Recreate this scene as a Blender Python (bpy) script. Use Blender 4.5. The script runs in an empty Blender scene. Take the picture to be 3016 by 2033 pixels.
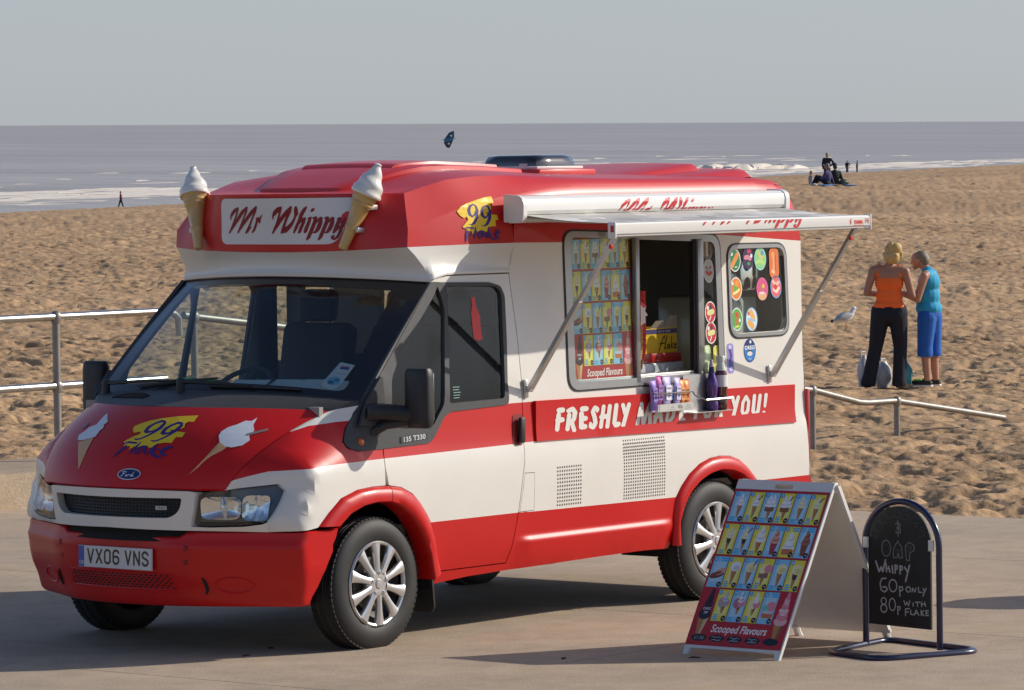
import bpy, bmesh, math, random
import numpy as np
from mathutils import Vector, Matrix
from mathutils.geometry import delaunay_2d_cdt
from mathutils.bvhtree import BVHTree

scene = bpy.context.scene
COL = scene.collection
R_ = math.radians
random.seed(7)

# ------------------------------------------------------------------ camera, sky, sun, exposure
CAM_POS = Vector((-15.97205533, -15.52266099, 2.72027481))
cam_d = bpy.data.cameras.new('camera')
cam = bpy.data.objects.new('camera', cam_d)
COL.objects.link(cam)
_yaw, _pitch, _roll = R_(38.9740006), R_(-2.95748538), R_(-0.23982598)
_F = Vector((math.cos(_yaw)*math.cos(_pitch), math.sin(_yaw)*math.cos(_pitch), math.sin(_pitch)))
_Rt = Vector((math.sin(_yaw), -math.cos(_yaw), 0.0))
_Up = _Rt.cross(_F)
_R2 = _Rt*math.cos(_roll) + _Up*math.sin(_roll)
_U2 = -_Rt*math.sin(_roll) + _Up*math.cos(_roll)
cam.matrix_world = Matrix(((_R2.x, _U2.x, -_F.x, CAM_POS.x), (_R2.y, _U2.y, -_F.y, CAM_POS.y),
                           (_R2.z, _U2.z, -_F.z, CAM_POS.z), (0, 0, 0, 1)))
cam_d.sensor_fit = 'HORIZONTAL'
cam_d.sensor_width = 36.0
cam_d.lens = 12848.306/3016.0*36.0
cam_d.clip_start = 0.5
cam_d.clip_end = 20000.0
scene.camera = cam

SUN_AZ, SUN_EL = 35.5, 28.5          # light travels towards (-cos az, +sin az), falling at el
sun_dir = Vector((-math.cos(R_(SUN_EL))*math.cos(R_(SUN_AZ)), math.cos(R_(SUN_EL))*math.sin(R_(SUN_AZ)), -math.sin(R_(SUN_EL))))
world = bpy.data.worlds.new('World')
scene.world = world
world.use_nodes = True
wn = world.node_tree
wn.nodes.clear()
w_out = wn.nodes.new('ShaderNodeOutputWorld')
w_bg = wn.nodes.new('ShaderNodeBackground')
w_sky = wn.nodes.new('ShaderNodeTexSky')
w_sky.sky_type = 'NISHITA'
w_sky.sun_disc = False
w_sky.sun_elevation = R_(SUN_EL)
w_sky.sun_rotation = math.atan2(-sun_dir.x, -sun_dir.y)
w_sky.altitude = 0.0
w_sky.air_density = 0.6
w_sky.dust_density = 0.8
w_sky.ozone_density = 1.5
w_bg.inputs['Strength'].default_value = 0.15
# sea haze: towards the horizon the blue gives way to an even pale grey, all the way round
w_tc = wn.nodes.new('ShaderNodeTexCoord')
w_sep = wn.nodes.new('ShaderNodeSeparateXYZ')
w_ab = wn.nodes.new('ShaderNodeMath'); w_ab.operation = 'ABSOLUTE'
w_ex = wn.nodes.new('ShaderNodeMapRange'); w_ex.interpolation_type = 'SMOOTHSTEP'
w_ex.inputs['From Min'].default_value = 0.0; w_ex.inputs['From Max'].default_value = 0.30
w_ex.inputs['To Min'].default_value = 0.85; w_ex.inputs['To Max'].default_value = 0.0
w_mix = wn.nodes.new('ShaderNodeMix'); w_mix.data_type = 'RGBA'
wn.links.new(w_tc.outputs['Generated'], w_sep.inputs[0])
wn.links.new(w_sep.outputs['Z'], w_ab.inputs[0])
wn.links.new(w_ab.outputs[0], w_ex.inputs['Value'])
wn.links.new(w_ex.outputs[0], w_mix.inputs['Factor'])
wn.links.new(w_sky.outputs[0], w_mix.inputs['A'])
w_mix.inputs['B'].default_value = (2.92, 3.12, 3.36, 1)
wn.links.new(w_mix.outputs['Result'], w_bg.inputs['Color'])
wn.links.new(w_bg.outputs[0], w_out.inputs['Surface'])

sun_d = bpy.data.lights.new('sun', 'SUN')
sun_d.energy = 4.0
sun_d.angle = R_(0.6)
sun_d.color = (1.0, 0.93, 0.82)
sun = bpy.data.objects.new('sun', sun_d)
COL.objects.link(sun)
sun.rotation_euler = sun_dir.to_track_quat('-Z', 'Y').to_euler()
sun.location = (10, -10, 20)

scene.view_settings.view_transform = 'Standard'
scene.view_settings.look = 'None'
scene.view_settings.gamma = 1.0
scene.view_settings.exposure = 0.0
scene.view_settings.use_curve_mapping = False
scene.render.engine = 'CYCLES'
scene.cycles.use_denoising = True
scene.cycles.max_bounces = 8
scene.cycles.transparent_max_bounces = 12
scene.cycles.caustics_reflective = False
scene.cycles.caustics_refractive = False

# ------------------------------------------------------------------ frames
# van frame: x to the rear, -y the serving side, z up; the promenade falls gently seawards (+y), so the frame is tilted
_rl, _pt = R_(-0.85255031), R_(0.11389706)
_PIV = Vector((1.5, -0.9, 0.0))
M_VAN = Matrix.Translation(_PIV) @ (Matrix.Rotation(_rl, 4, 'X') @ Matrix.Rotation(_pt, 4, 'Y')) @ Matrix.Translation(-_PIV)

def W_of(p):
    return M_VAN @ Vector(p)

# ------------------------------------------------------------------ materials
MATS = {}
def mat(name, color, rough=0.5, metal=0.0, coat=0.0, coat_rough=0.08, var=0.0, var_scale=6.0, bump=0.0, bump_scale=120.0,
        spec=0.5, trans=0.0, emit=None, sss=0.0, rvar=0.0, dirt=0.0):
    if name in MATS:
        return MATS[name]
    m = bpy.data.materials.new(name)
    m.use_nodes = True
    nt = m.node_tree
    b = nt.nodes['Principled BSDF']
    b.inputs['Base Color'].default_value = (*color, 1)
    b.inputs['Roughness'].default_value = rough
    b.inputs['Metallic'].default_value = metal
    b.inputs['Specular IOR Level'].default_value = spec
    b.inputs['Coat Weight'].default_value = coat
    b.inputs['Coat Roughness'].default_value = coat_rough
    if trans:
        b.inputs['Transmission Weight'].default_value = trans
    if sss:
        b.inputs['Subsurface Weight'].default_value = sss
        b.inputs['Subsurface Radius'].default_value = (0.02, 0.01, 0.006)
    tc = None
    if var or bump or rvar or dirt:
        tc = nt.nodes.new('ShaderNodeTexCoord')
    if var:
        n = nt.nodes.new('ShaderNodeTexNoise')
        n.inputs['Scale'].default_value = var_scale
        n.inputs['Detail'].default_value = 6
        n.inputs['Roughness'].default_value = 0.6
        nt.links.new(tc.outputs['Object'], n.inputs['Vector'])
        rp = nt.nodes.new('ShaderNodeMapRange')
        rp.inputs['From Min'].default_value = 0.25
        rp.inputs['From Max'].default_value = 0.75
        rp.inputs['To Min'].default_value = 1 - var
        rp.inputs['To Max'].default_value = 1 + var*0.6
        nt.links.new(n.outputs['Fac'], rp.inputs['Value'])
        mx = nt.nodes.new('ShaderNodeMix')
        mx.data_type = 'RGBA'; mx.blend_type = 'MULTIPLY'
        mx.inputs['Factor'].default_value = 1.0
        mx.inputs['A'].default_value = (*color, 1)
        cb = nt.nodes.new('ShaderNodeCombineColor')
        for k in ('Red', 'Green', 'Blue'):
            nt.links.new(rp.outputs[0], cb.inputs[k])
        nt.links.new(cb.outputs[0], mx.inputs['B'])
        nt.links.new(mx.outputs['Result'], b.inputs['Base Color'])
        if rvar:
            r2 = nt.nodes.new('ShaderNodeMapRange')
            r2.inputs['From Min'].default_value = 0.3
            r2.inputs['From Max'].default_value = 0.7
            r2.inputs['To Min'].default_value = max(0.02, rough-rvar)
            r2.inputs['To Max'].default_value = rough+rvar
            nt.links.new(n.outputs['Fac'], r2.inputs['Value'])
            nt.links.new(r2.outputs[0], b.inputs['Roughness'])
    if bump:
        n2 = nt.nodes.new('ShaderNodeTexNoise')
        n2.inputs['Scale'].default_value = bump_scale
        n2.inputs['Detail'].default_value = 4
        nt.links.new(tc.outputs['Object'], n2.inputs['Vector'])
        bp = nt.nodes.new('ShaderNodeBump')
        bp.inputs['Strength'].default_value = bump
        bp.inputs['Distance'].default_value = 0.01
        nt.links.new(n2.outputs['Fac'], bp.inputs['Height'])
        nt.links.new(bp.outputs[0], b.inputs['Normal'])
    if emit:
        b.inputs['Emission Color'].default_value = (*emit, 1)
        b.inputs['Emission Strength'].default_value = 1.0
    MATS[name] = m
    return m

def glass(name, tint=(0.9, 0.95, 0.93), refl=1.0, rough=0.0):
    """thin pane: transparent with a tint, mirror-like at grazing angles"""
    if name in MATS:
        return MATS[name]
    m = bpy.data.materials.new(name)
    m.use_nodes = True
    nt = m.node_tree
    nt.nodes.clear()
    out = nt.nodes.new('ShaderNodeOutputMaterial')
    tr = nt.nodes.new('ShaderNodeBsdfTransparent')
    tr.inputs['Color'].default_value = (*tint, 1)
    gl = nt.nodes.new('ShaderNodeBsdfGlossy')
    gl.inputs['Roughness'].default_value = rough
    # Schlick reflectance from the angle to the pane, the same from both sides
    ge = nt.nodes.new('ShaderNodeNewGeometry')
    dt = nt.nodes.new('ShaderNodeVectorMath'); dt.operation = 'DOT_PRODUCT'
    nt.links.new(ge.outputs['Normal'], dt.inputs[0]); nt.links.new(ge.outputs['Incoming'], dt.inputs[1])
    ab = nt.nodes.new('ShaderNodeMath'); ab.operation = 'ABSOLUTE'; nt.links.new(dt.outputs['Value'], ab.inputs[0])
    su = nt.nodes.new('ShaderNodeMath'); su.operation = 'SUBTRACT'; su.inputs[0].default_value = 1.0; su.use_clamp = True
    nt.links.new(ab.outputs[0], su.inputs[1])
    pw = nt.nodes.new('ShaderNodeMath'); pw.operation = 'POWER'; pw.inputs[1].default_value = 5.0
    nt.links.new(su.outputs[0], pw.inputs[0])
    mu = nt.nodes.new('ShaderNodeMath'); mu.operation = 'MULTIPLY_ADD'; mu.use_clamp = True
    mu.inputs[1].default_value = 0.93; mu.inputs[2].default_value = 0.07*refl
    nt.links.new(pw.outputs[0], mu.inputs[0])
    mx = nt.nodes.new('ShaderNodeMixShader')
    nt.links.new(mu.outputs[0], mx.inputs[0])
    nt.links.new(tr.outputs[0], mx.inputs[1])
    nt.links.new(gl.outputs[0], mx.inputs[2])
    nt.links.new(mx.outputs[0], out.inputs['Surface'])
    MATS[name] = m
    return m

def print_mat(name='print', rough=0.45, coat=0.0, spec=0.4):
    """flat print: the colours come from the mesh's colour attribute"""
    if name in MATS:
        return MATS[name]
    m = bpy.data.materials.new(name)
    m.use_nodes = True
    nt = m.node_tree
    b = nt.nodes['Principled BSDF']
    at = nt.nodes.new('ShaderNodeAttribute')
    at.attribute_name = 'ink'
    nt.links.new(at.outputs['Color'], b.inputs['Base Color'])
    b.inputs['Roughness'].default_value = rough
    b.inputs['Coat Weight'].default_value = coat
    b.inputs['Specular IOR Level'].default_value = spec
    MATS[name] = m
    return m

RED = mat('red_paint', (0.56, 0.010, 0.009), 0.38, coat=0.18, coat_rough=0.06, spec=0.3, var=0.06, var_scale=2.0)
ROOFRED = mat('roof_red_gelcoat', (0.60, 0.022, 0.020), 0.40, coat=0.20, coat_rough=0.14, spec=0.4, var=0.08, var_scale=3.0)
WHITE = mat('white_paint', (0.77, 0.735, 0.665), 0.38, coat=0.25, coat_rough=0.08, spec=0.4, var=0.04, var_scale=3.0)
BLACKP = mat('black_plastic', (0.020, 0.020, 0.021), 0.5, var=0.15, var_scale=30, bump=0.05, bump_scale=600)
GREYP = mat('grey_plastic', (0.045, 0.046, 0.048), 0.55, var=0.15, var_scale=25, bump=0.05, bump_scale=500)
RUBBER = mat('rubber', (0.018, 0.0175, 0.017), 0.62, var=0.25, var_scale=18)
DARK = mat('dark_void', (0.008, 0.008, 0.009), 0.8)
CHROME = mat('chrome', (0.75, 0.75, 0.75), 0.12, metal=1.0)
ALU = mat('brushed_aluminium', (0.56, 0.555, 0.54), 0.38, metal=0.85, var=0.08, var_scale=40)
STEEL = mat('galvanised_steel', (0.42, 0.41, 0.40), 0.34, metal=1.0, var=0.2, var_scale=9)
WHEELS = mat('silver_wheel_trim', (0.62, 0.61, 0.60), 0.3, metal=0.7, coat=0.3)
WPLAST = mat('white_plastic', (0.74, 0.72, 0.67), 0.4, var=0.03)
CLEAR = glass('clear_glass', (0.88, 0.93, 0.91), 0.6)
TINT = glass('windscreen_glass', (0.74, 0.82, 0.80), 1.5)
PRINT = print_mat()

# ------------------------------------------------------------------ mesh helpers
def tagp(o, label=None, cat=None, group=None, kind=None):
    if label: o['label'] = label
    if cat: o['category'] = cat
    if group: o['group'] = group
    if kind: o['kind'] = kind
    return o

def empty(name, label=None, cat=None, group=None, loc=None, mw=None, parent=None):
    o = bpy.data.objects.new(name, None)
    o.empty_display_size = 0.1
    COL.objects.link(o)
    if mw is not None: o.matrix_world = mw
    if loc is not None: o.location = loc
    if parent: o.parent = parent
    return tagp(o, label, cat, group)

def mobj(name, verts, faces, mats, parent=None, smooth=True, fmat=None, angle=None, matrix=None):
    me = bpy.data.meshes.new(name)
    me.from_pydata([tuple(v) for v in verts], [], [tuple(f) for f in faces])
    if not isinstance(mats, (list, tuple)): mats = [mats]
    for m in mats: me.materials.append(m)
    if fmat is not None:
        me.polygons.foreach_set('material_index', np.asarray(fmat, dtype=np.int32))
    me.validate()
    me.polygons.foreach_set('use_smooth', np.full(len(me.polygons), smooth))
    if smooth and angle is not None:
        me.set_sharp_from_angle(angle=R_(angle))
    me.update()
    o = bpy.data.objects.new(name, me)
    COL.objects.link(o)
    if matrix is not None: o.matrix_local = matrix
    if parent is not None: o.parent = parent
    return o

class MB:
    """collects shapes into one mesh"""
    def __init__(s): s.v, s.f, s.m = [], [], []
    def add(s, v, f, mi=0):
        n = len(s.v)
        s.v += [tuple(p) for p in v]
        s.f += [tuple(i+n for i in q) for q in f]
        s.m += [mi]*len(f)
        return s
    def box(s, c, d, mi=0, rot=None, bev=0.0):
        bm = bmesh.new()
        bmesh.ops.create_cube(bm, size=1.0)
        for v in bm.verts: v.co = Vector((v.co.x*d[0], v.co.y*d[1], v.co.z*d[2]))
        if bev: bmesh.ops.bevel(bm, geom=list(bm.edges), offset=bev, segments=2, affect='EDGES', profile=0.5)
        if rot is not None: bmesh.ops.rotate(bm, verts=bm.verts, cent=(0, 0, 0), matrix=rot)
        bmesh.ops.translate(bm, verts=bm.verts, vec=Vector(c))
        bm.verts.index_update()
        s.add([v.co for v in bm.verts], [[v.index for v in f.verts] for f in bm.faces], mi)
        bm.free()
        return s
    def tube(s, pts, r, n=10, mi=0, cap=True, closed=False):
        pts = [Vector(p) for p in pts]
        k = len(pts)
        rr = r if isinstance(r, (list, tuple)) else [r]*k
        ring = []
        up = None
        for i, p in enumerate(pts):
            if closed: t = (pts[(i+1) % k]-pts[i-1])
            else: t = (pts[min(i+1, k-1)]-pts[max(i-1, 0)])
            t.normalize()
            if up is None:
                a = Vector((0, 0, 1)) if abs(t.z) < 0.9 else Vector((1, 0, 0))
                up = (a-t*a.dot(t)).normalized()
            else:
                up = (up-t*up.dot(t)).normalized()
            sd = t.cross(up)
            ring.append([p+(up*math.cos(2*math.pi*j/n)+sd*math.sin(2*math.pi*j/n))*rr[i] for j in range(n)])
        v = [q for rg in ring for q in rg]
        f = []
        for i in range(k if closed else k-1):
            a, b = i*n, ((i+1) % k)*n
            for j in range(n):
                f.append((a+j, a+(j+1) % n, b+(j+1) % n, b+j))
        if cap and not closed:
            f.append(tuple(range(n))[::-1]); f.append(tuple((k-1)*n+j for j in range(n)))
        return s.add(v, f, mi)
    def lathe(s, prof, n=32, axis='Z', c=(0, 0, 0), mi=0):
        """prof: (radius, height) list"""
        v, f = [], []
        for (r, h) in prof:
            for j in range(n):
                a = 2*math.pi*j/n
                q = (r*math.cos(a), r*math.sin(a), h)
                if axis == 'Y': q = (q[0], h, q[1])
                if axis == 'X': q = (h, q[0], q[1])
                v.append((q[0]+c[0], q[1]+c[1], q[2]+c[2]))
        for i in range(len(prof)-1):
            for j in range(n):
                a, b = i*n+j, i*n+(j+1) % n
                f.append((a, b, b+n, a+n))
        return s.add(v, f, mi)
    def grid(s, P, mi=0, closed_u=False, flip=False):
        """P[i][j] points"""
        nu, nv = len(P), len(P[0])
        v = [q for row in P for q in row]
        f = []
        for i in range(nu if closed_u else nu-1):
            for j in range(nv-1):
                a, b = i*nv+j, ((i+1) % nu)*nv+j
                q = (a, b, b+1, a+1)
                f.append(q[::-1] if flip else q)
        return s.add(v, f, mi)
    def prism(s, poly, p0, ax, ay, depth, mi=0):
        """extrude the 2D polygon along depth; ax, ay span its plane"""
        ax, ay, depth, p0 = Vector(ax), Vector(ay), Vector(depth), Vector(p0)
        n = len(poly)
        v = [p0+ax*a+ay*b for a, b in poly]+[p0+ax*a+ay*b+depth for a, b in poly]
        f = [tuple(range(n)), tuple(range(n, 2*n))[::-1]]+[(i, i+n, (i+1) % n+n, (i+1) % n) for i in range(n)]
        return s.add(v, f, mi)
    def obj(s, name, mats, parent=None, smooth=True, angle=35, matrix=None):
        o = mobj(name, s.v, s.f, mats, parent, smooth, s.m, angle, matrix)
        bm = bmesh.new(); bm.from_mesh(o.data)
        bmesh.ops.recalc_face_normals(bm, faces=bm.faces)
        bm.to_mesh(o.data); bm.free()
        return o

def copy_tree(o, parent=None):
    c = o.copy(); COL.objects.link(c); c.parent = parent
    for ch in list(o.children): copy_tree(ch, c)
    return c

# ------------------------------------------------------------------ 2D triangulation
def inside(poly, p):
    poly = np.asarray(poly, float); p = np.asarray(p, float)
    x, y = p[:, 0], p[:, 1]
    r = np.zeros(len(p), bool)
    a = poly; b = np.roll(poly, -1, 0)
    for (x0, y0), (x1, y1) in zip(a, b):
        c = (y0 > y) != (y1 > y)
        with np.errstate(divide='ignore', invalid='ignore'):
            r ^= c & (x < (x1-x0)*(y-y0)/(y1-y0+1e-30)+x0)
    return r

def dens(poly, step, closed=True):
    out = []
    n = len(poly)
    for i in range(n if closed else n-1):
        a = np.array(poly[i], float); b = np.array(poly[(i+1) % n], float)
        k = max(1, int(math.ceil(np.linalg.norm(b-a)/step)))
        for j in range(k): out.append(tuple(a+(b-a)*j/k))
    if not closed: out.append(tuple(poly[-1]))
    return out

def rrect(x0, y0, x1, y1, r, n=6):
    r = [r]*4 if not isinstance(r, (list, tuple)) else r
    out = []
    for (cx, cy, a0, rr) in ((x1-r[0], y0+r[0], -90, r[0]), (x1-r[1], y1-r[1], 0, r[1]), (x0+r[2], y1-r[2], 90, r[2]), (x0+r[3], y0+r[3], 180, r[3])):
        for k in range(n+1):
            a = R_(a0+90*k/n)
            out.append((cx+rr*math.cos(a), cy+rr*math.sin(a)))
    return out

def roundpoly(poly, r, n=4):
    """rounds every corner of a polygon"""
    out = []
    m = len(poly)
    for i in range(m):
        p = np.array(poly[i], float); a = np.array(poly[i-1], float); b = np.array(poly[(i+1) % m], float)
        ri = r[i] if isinstance(r, (list, tuple)) else r
        da, db = a-p, b-p
        la, lb = np.linalg.norm(da), np.linalg.norm(db)
        d = min(ri, la*0.49, lb*0.49)
        if d < 1e-5:
            out.append(tuple(p)); continue
        s, e = p+da/la*d, p+db/lb*d
        for k in range(n+1):
            t = k/n
            out.append(tuple((1-t)**2*s+2*t*(1-t)*p+t*t*e))
    return out

def panel2d(outline, holes=(), lines=(), step=0.08, edge_step=None):
    es = edge_step or step
    V, E = [], []
    def loop(poly, closed=True):
        q = dens(poly, es, closed); n0 = len(V)
        V.extend(q)
        m = len(q)
        E.extend((n0+i, n0+(i+1) % m) for i in range(m if closed else m-1))
    ol = outline
    loop(ol)
    for h in holes: loop(h)
    for l in lines: loop(l, False)
    bnd = np.array(V)
    mn, mx = bnd.min(0), bnd.max(0)
    gx = np.arange(mn[0]+step*.5, mx[0], step); gy = np.arange(mn[1]+step*.5, mx[1], step)
    G = np.array([(a, b) for a in gx for b in gy]) if len(gx) and len(gy) else np.zeros((0, 2))
    if len(G):
        d = np.full(len(G), 1e9)
        for k in range(0, len(G), 500):
            d[k:k+500] = np.sqrt(((G[k:k+500, None]-bnd[None])**2).sum(-1)).min(1)
        G = G[(d > es*.4) & inside(ol, G)]
        V.extend(map(tuple, G))
    res = delaunay_2d_cdt([Vector(v) for v in V], E, [], 0, 1e-6)
    v2 = np.array([tuple(v) for v in res[0]]); tr = np.array([tuple(f) for f in res[2]])
    c = v2[tr].mean(1)
    ok = inside(ol, c)
    for h in holes: ok &= ~inside(h, c)
    return v2, tr[ok]

def panel(name, outline, fn, mats, holes=(), lines=(), zone=None, step=0.08, edge_step=None, rim=None, parent=None, flip=False, angle=40, rim_mat=None):
    """a sheet cut in 2D, mapped by fn to 3D; rim = inward offset vector (turned-in edges)"""
    v2, tr = panel2d(outline, holes, lines, step, edge_step)
    c = v2[tr].mean(1)
    P = np.asarray(fn(v2[:, 0], v2[:, 1]), float)
    fm = [0]*len(tr) if zone is None else [int(k) for k in zone(c[:, 0], c[:, 1])]
    V = [tuple(p) for p in P]
    Fc = [tuple(t) for t in tr]
    if rim is not None:
        cnt = {}
        for t, m in zip(Fc, list(fm)):
            for k in range(3):
                e = (t[k], t[(k+1) % 3]); cnt.setdefault(tuple(sorted(e)), []).append((e, m))
        new = {}
        r = np.array(rim, float)
        for key, l in cnt.items():
            if len(l) == 1:
                (a, b), m = l[0]
                for q in (a, b):
                    if q not in new:
                        new[q] = (len(V), len(V)+1)
                        V.append(V[q]); V.append(tuple(np.array(V[q])+r))
                Fc.append((b, a, new[a][1], new[b][1])); fm.append(m if rim_mat is None else rim_mat)
    if flip: Fc = [f[::-1] for f in Fc]
    return mobj(name, V, Fc, mats, parent, True, fm, angle)

# ------------------------------------------------------------------ flat print: overlapping polygons become one flat colour mesh
def ell(cx, cy, rx, ry, n=16, rot=0.0):
    c, s = math.cos(rot), math.sin(rot)
    return [(cx+rx*math.cos(2*math.pi*k/n)*c-ry*math.sin(2*math.pi*k/n)*s, cy+rx*math.cos(2*math.pi*k/n)*s+ry*math.sin(2*math.pi*k/n)*c) for k in range(n)]

def stroke(pts, w, n=8):
    """a brush stroke as overlapping quads and round joints"""
    out = []
    ws = w if isinstance(w, (list, tuple)) else [w]*len(pts)
    for i in range(len(pts)):
        out.append(ell(pts[i][0], pts[i][1], ws[i]/2, ws[i]/2, n))
        if i+1 < len(pts):
            a, b = np.array(pts[i], float), np.array(pts[i+1], float)
            d = b-a; L = np.linalg.norm(d)
            if L < 1e-9: continue
            q = np.array((-d[1], d[0]))/L
            out.append([tuple(a+q*ws[i]/2), tuple(a-q*ws[i]/2), tuple(b-q*ws[i+1]/2), tuple(b+q*ws[i+1]/2)])
    return out

_FONTCACHE = {}
def text_polys(s, size=1.0, x=0.0, y=0.0, bold=0.0, shear=0.0, align='LEFT', sx=1.0):
    key = (s, bold, shear)
    if key not in _FONTCACHE:
        cu = bpy.data.curves.new('lettering', 'FONT')
        cu.body = s; cu.size = 1.0; cu.offset = bold; cu.shear = shear; cu.resolution_u = 3
        o = bpy.data.objects.new('lettering', cu)
        COL.objects.link(o)
        bpy.context.view_layer.update()
        me = bpy.data.meshes.new_from_object(o.evaluated_get(bpy.context.evaluated_depsgraph_get()))
        polys = [[(me.vertices[i].co.x, me.vertices[i].co.y) for i in p.vertices] for p in me.polygons]
        bpy.data.meshes.remove(me)
        bpy.data.objects.remove(o); bpy.data.curves.remove(cu)
        _FONTCACHE[key] = polys
    polys = _FONTCACHE[key]
    if not polys: return []
    a = np.array([p for q in polys for p in q]); mn, mx = a.min(0), a.max(0)
    off = {'LEFT': mn[0], 'CENTER': (mn[0]+mx[0])/2, 'RIGHT': mx[0]}[align]
    return [[(x+(px-off)*size*sx, y+py*size) for px, py in q] for q in polys]

class Print:
    def __init__(s): s.p, s.c = [], []
    def add(s, poly, col):
        a = np.asarray(poly, float)
        ar = 0.5*np.sum(a[:, 0]*np.roll(a[:, 1], -1)-np.roll(a[:, 0], -1)*a[:, 1])
        if abs(ar) < 1e-10: return s
        s.p.append([tuple(q) for q in (a if ar > 0 else a[::-1])]); s.c.append(col)
        return s
    def adds(s, polys, col):
        for q in polys: s.add(q, col)
        return s
    def flat(s, extra=None, eps=1e-6):
        V, F = [], []
        for q in s.p:
            n0 = len(V); V.extend(q); F.append(list(range(n0, n0+len(q))))
        if extra is not None: V.extend(extra)
        E = [(f[i], f[(i+1) % len(f)]) for f in F for i in range(len(f))]
        res = delaunay_2d_cdt([Vector(v) for v in V], E, [], 0, eps, False)
        v2 = np.array([tuple(v) for v in res[0]])
        tri = np.array([tuple(f) for f in res[2]])
        c = v2[tri].mean(1)
        top = np.full(len(tri), -1)
        for k, q in enumerate(s.p):          # painter's order: the last polygon over a spot wins
            a = np.asarray(q); mn, mx = a.min(0), a.max(0)
            i = np.where((c[:, 0] >= mn[0]) & (c[:, 0] <= mx[0]) & (c[:, 1] >= mn[1]) & (c[:, 1] <= mx[1]))[0]
            if len(i): top[i[inside(a, c[i])]] = k
        ok = top >= 0
        tr = [tuple(t) for t in tri[ok]]; cs = [s.c[k] for k in top[ok]]
        return v2, tr, cs
    def obj(s, name, fn, parent=None, material=None, extra=None, flip=False, eps=1e-6):
        v2, tr, cs = s.flat(extra, eps)
        P = np.asarray(fn(v2[:, 0], v2[:, 1]), float)
        if flip: tr = [t[::-1] for t in tr]
        o = mobj(name, P, tr, material or PRINT, parent, False)
        ink(o.data, cs)
        o['kind'] = 'stuff'
        return o

def ink(me, cs):
    at = me.color_attributes.new('ink', 'FLOAT_COLOR', 'CORNER')
    buf = np.ones((len(me.loops), 4), np.float32)
    k = 0
    for p, c in zip(me.polygons, cs):
        for j in range(p.loop_total): buf[k+j, :3] = c
        k += p.loop_total
    at.data.foreach_set('color', buf.ravel())

def srgb(h):
    """#rrggbb -> linear"""
    h = h.lstrip('#')
    v = [int(h[i:i+2], 16)/255 for i in (0, 2, 4)]
    return tuple(x/12.92 if x <= 0.04045 else ((x+0.055)/1.055)**2.4 for x in v)

# ================================================================== setting: promenade, sand, sea
def _hash(ix, iy, seed):
    h = (ix.astype(np.int64)*374761393+iy.astype(np.int64)*668265263+seed*982451653) & 0xffffffff
    h = ((h ^ (h >> 13))*1274126177) & 0xffffffff
    return ((h ^ (h >> 16)) & 0xffff)/65535.0

def vnoise(x, y, seed=0):
    ix, iy = np.floor(x), np.floor(y)
    fx, fy = x-ix, y-iy
    fx = fx*fx*fx*(fx*(fx*6-15)+10); fy = fy*fy*fy*(fy*(fy*6-15)+10)
    a = _hash(ix, iy, seed); b = _hash(ix+1, iy, seed); c = _hash(ix, iy+1, seed); d = _hash(ix+1, iy+1, seed)
    return (a*(1-fx)+b*fx)*(1-fy)+(c*(1-fx)+d*fx)*fy

F2 = np.array([0.77743, 0.62897]); R2 = np.array([0.62897, -0.77743])   # ground axes: seawards from the camera, and across
SEA_Z = -5.3

def world_zl(x, y):
    """height of the promenade plane (z = 0 of the van frame) in the world"""
    n = M_VAN.to_3x3() @ Vector((0, 0, 1)); o = M_VAN @ Vector((0, 0, 0))
    return o.z-(n.x*(x-o.x)+n.y*(y-o.y))/n.z

def sand_base(x, y):
    dx, dy = x-CAM_POS.x, y-CAM_POS.y
    Z = dx*F2[0]+dy*F2[1]; L = dx*R2[0]+dy*R2[1]
    u = (L+45)*0.938+(Z-383)*(-0.346)
    shore = np.interp(u, [-60, 0, 20, 60, 112, 150, 200, 400], [-6.6, -5.3, -4.45, -2.65, -0.73, -0.42, -0.15, 0.2])
    near = np.interp(Z, [0, 25, 30, 41, 50, 226, 900], [0.03, 0.0, -0.03, -0.15, -0.37, -0.73, -1.2])
    z = np.minimum(near, shore)
    pl = world_zl(x, y)
    # drifted against the sea wall, and feathering onto the concrete of the slipway
    z = z+0.19*np.exp(-np.clip(y-7.6, 0, 50)/2.2)*np.clip((10.5-x)/2.0, 0, 1)*(y > 7.0)
    return z, pl, Z, u

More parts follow.
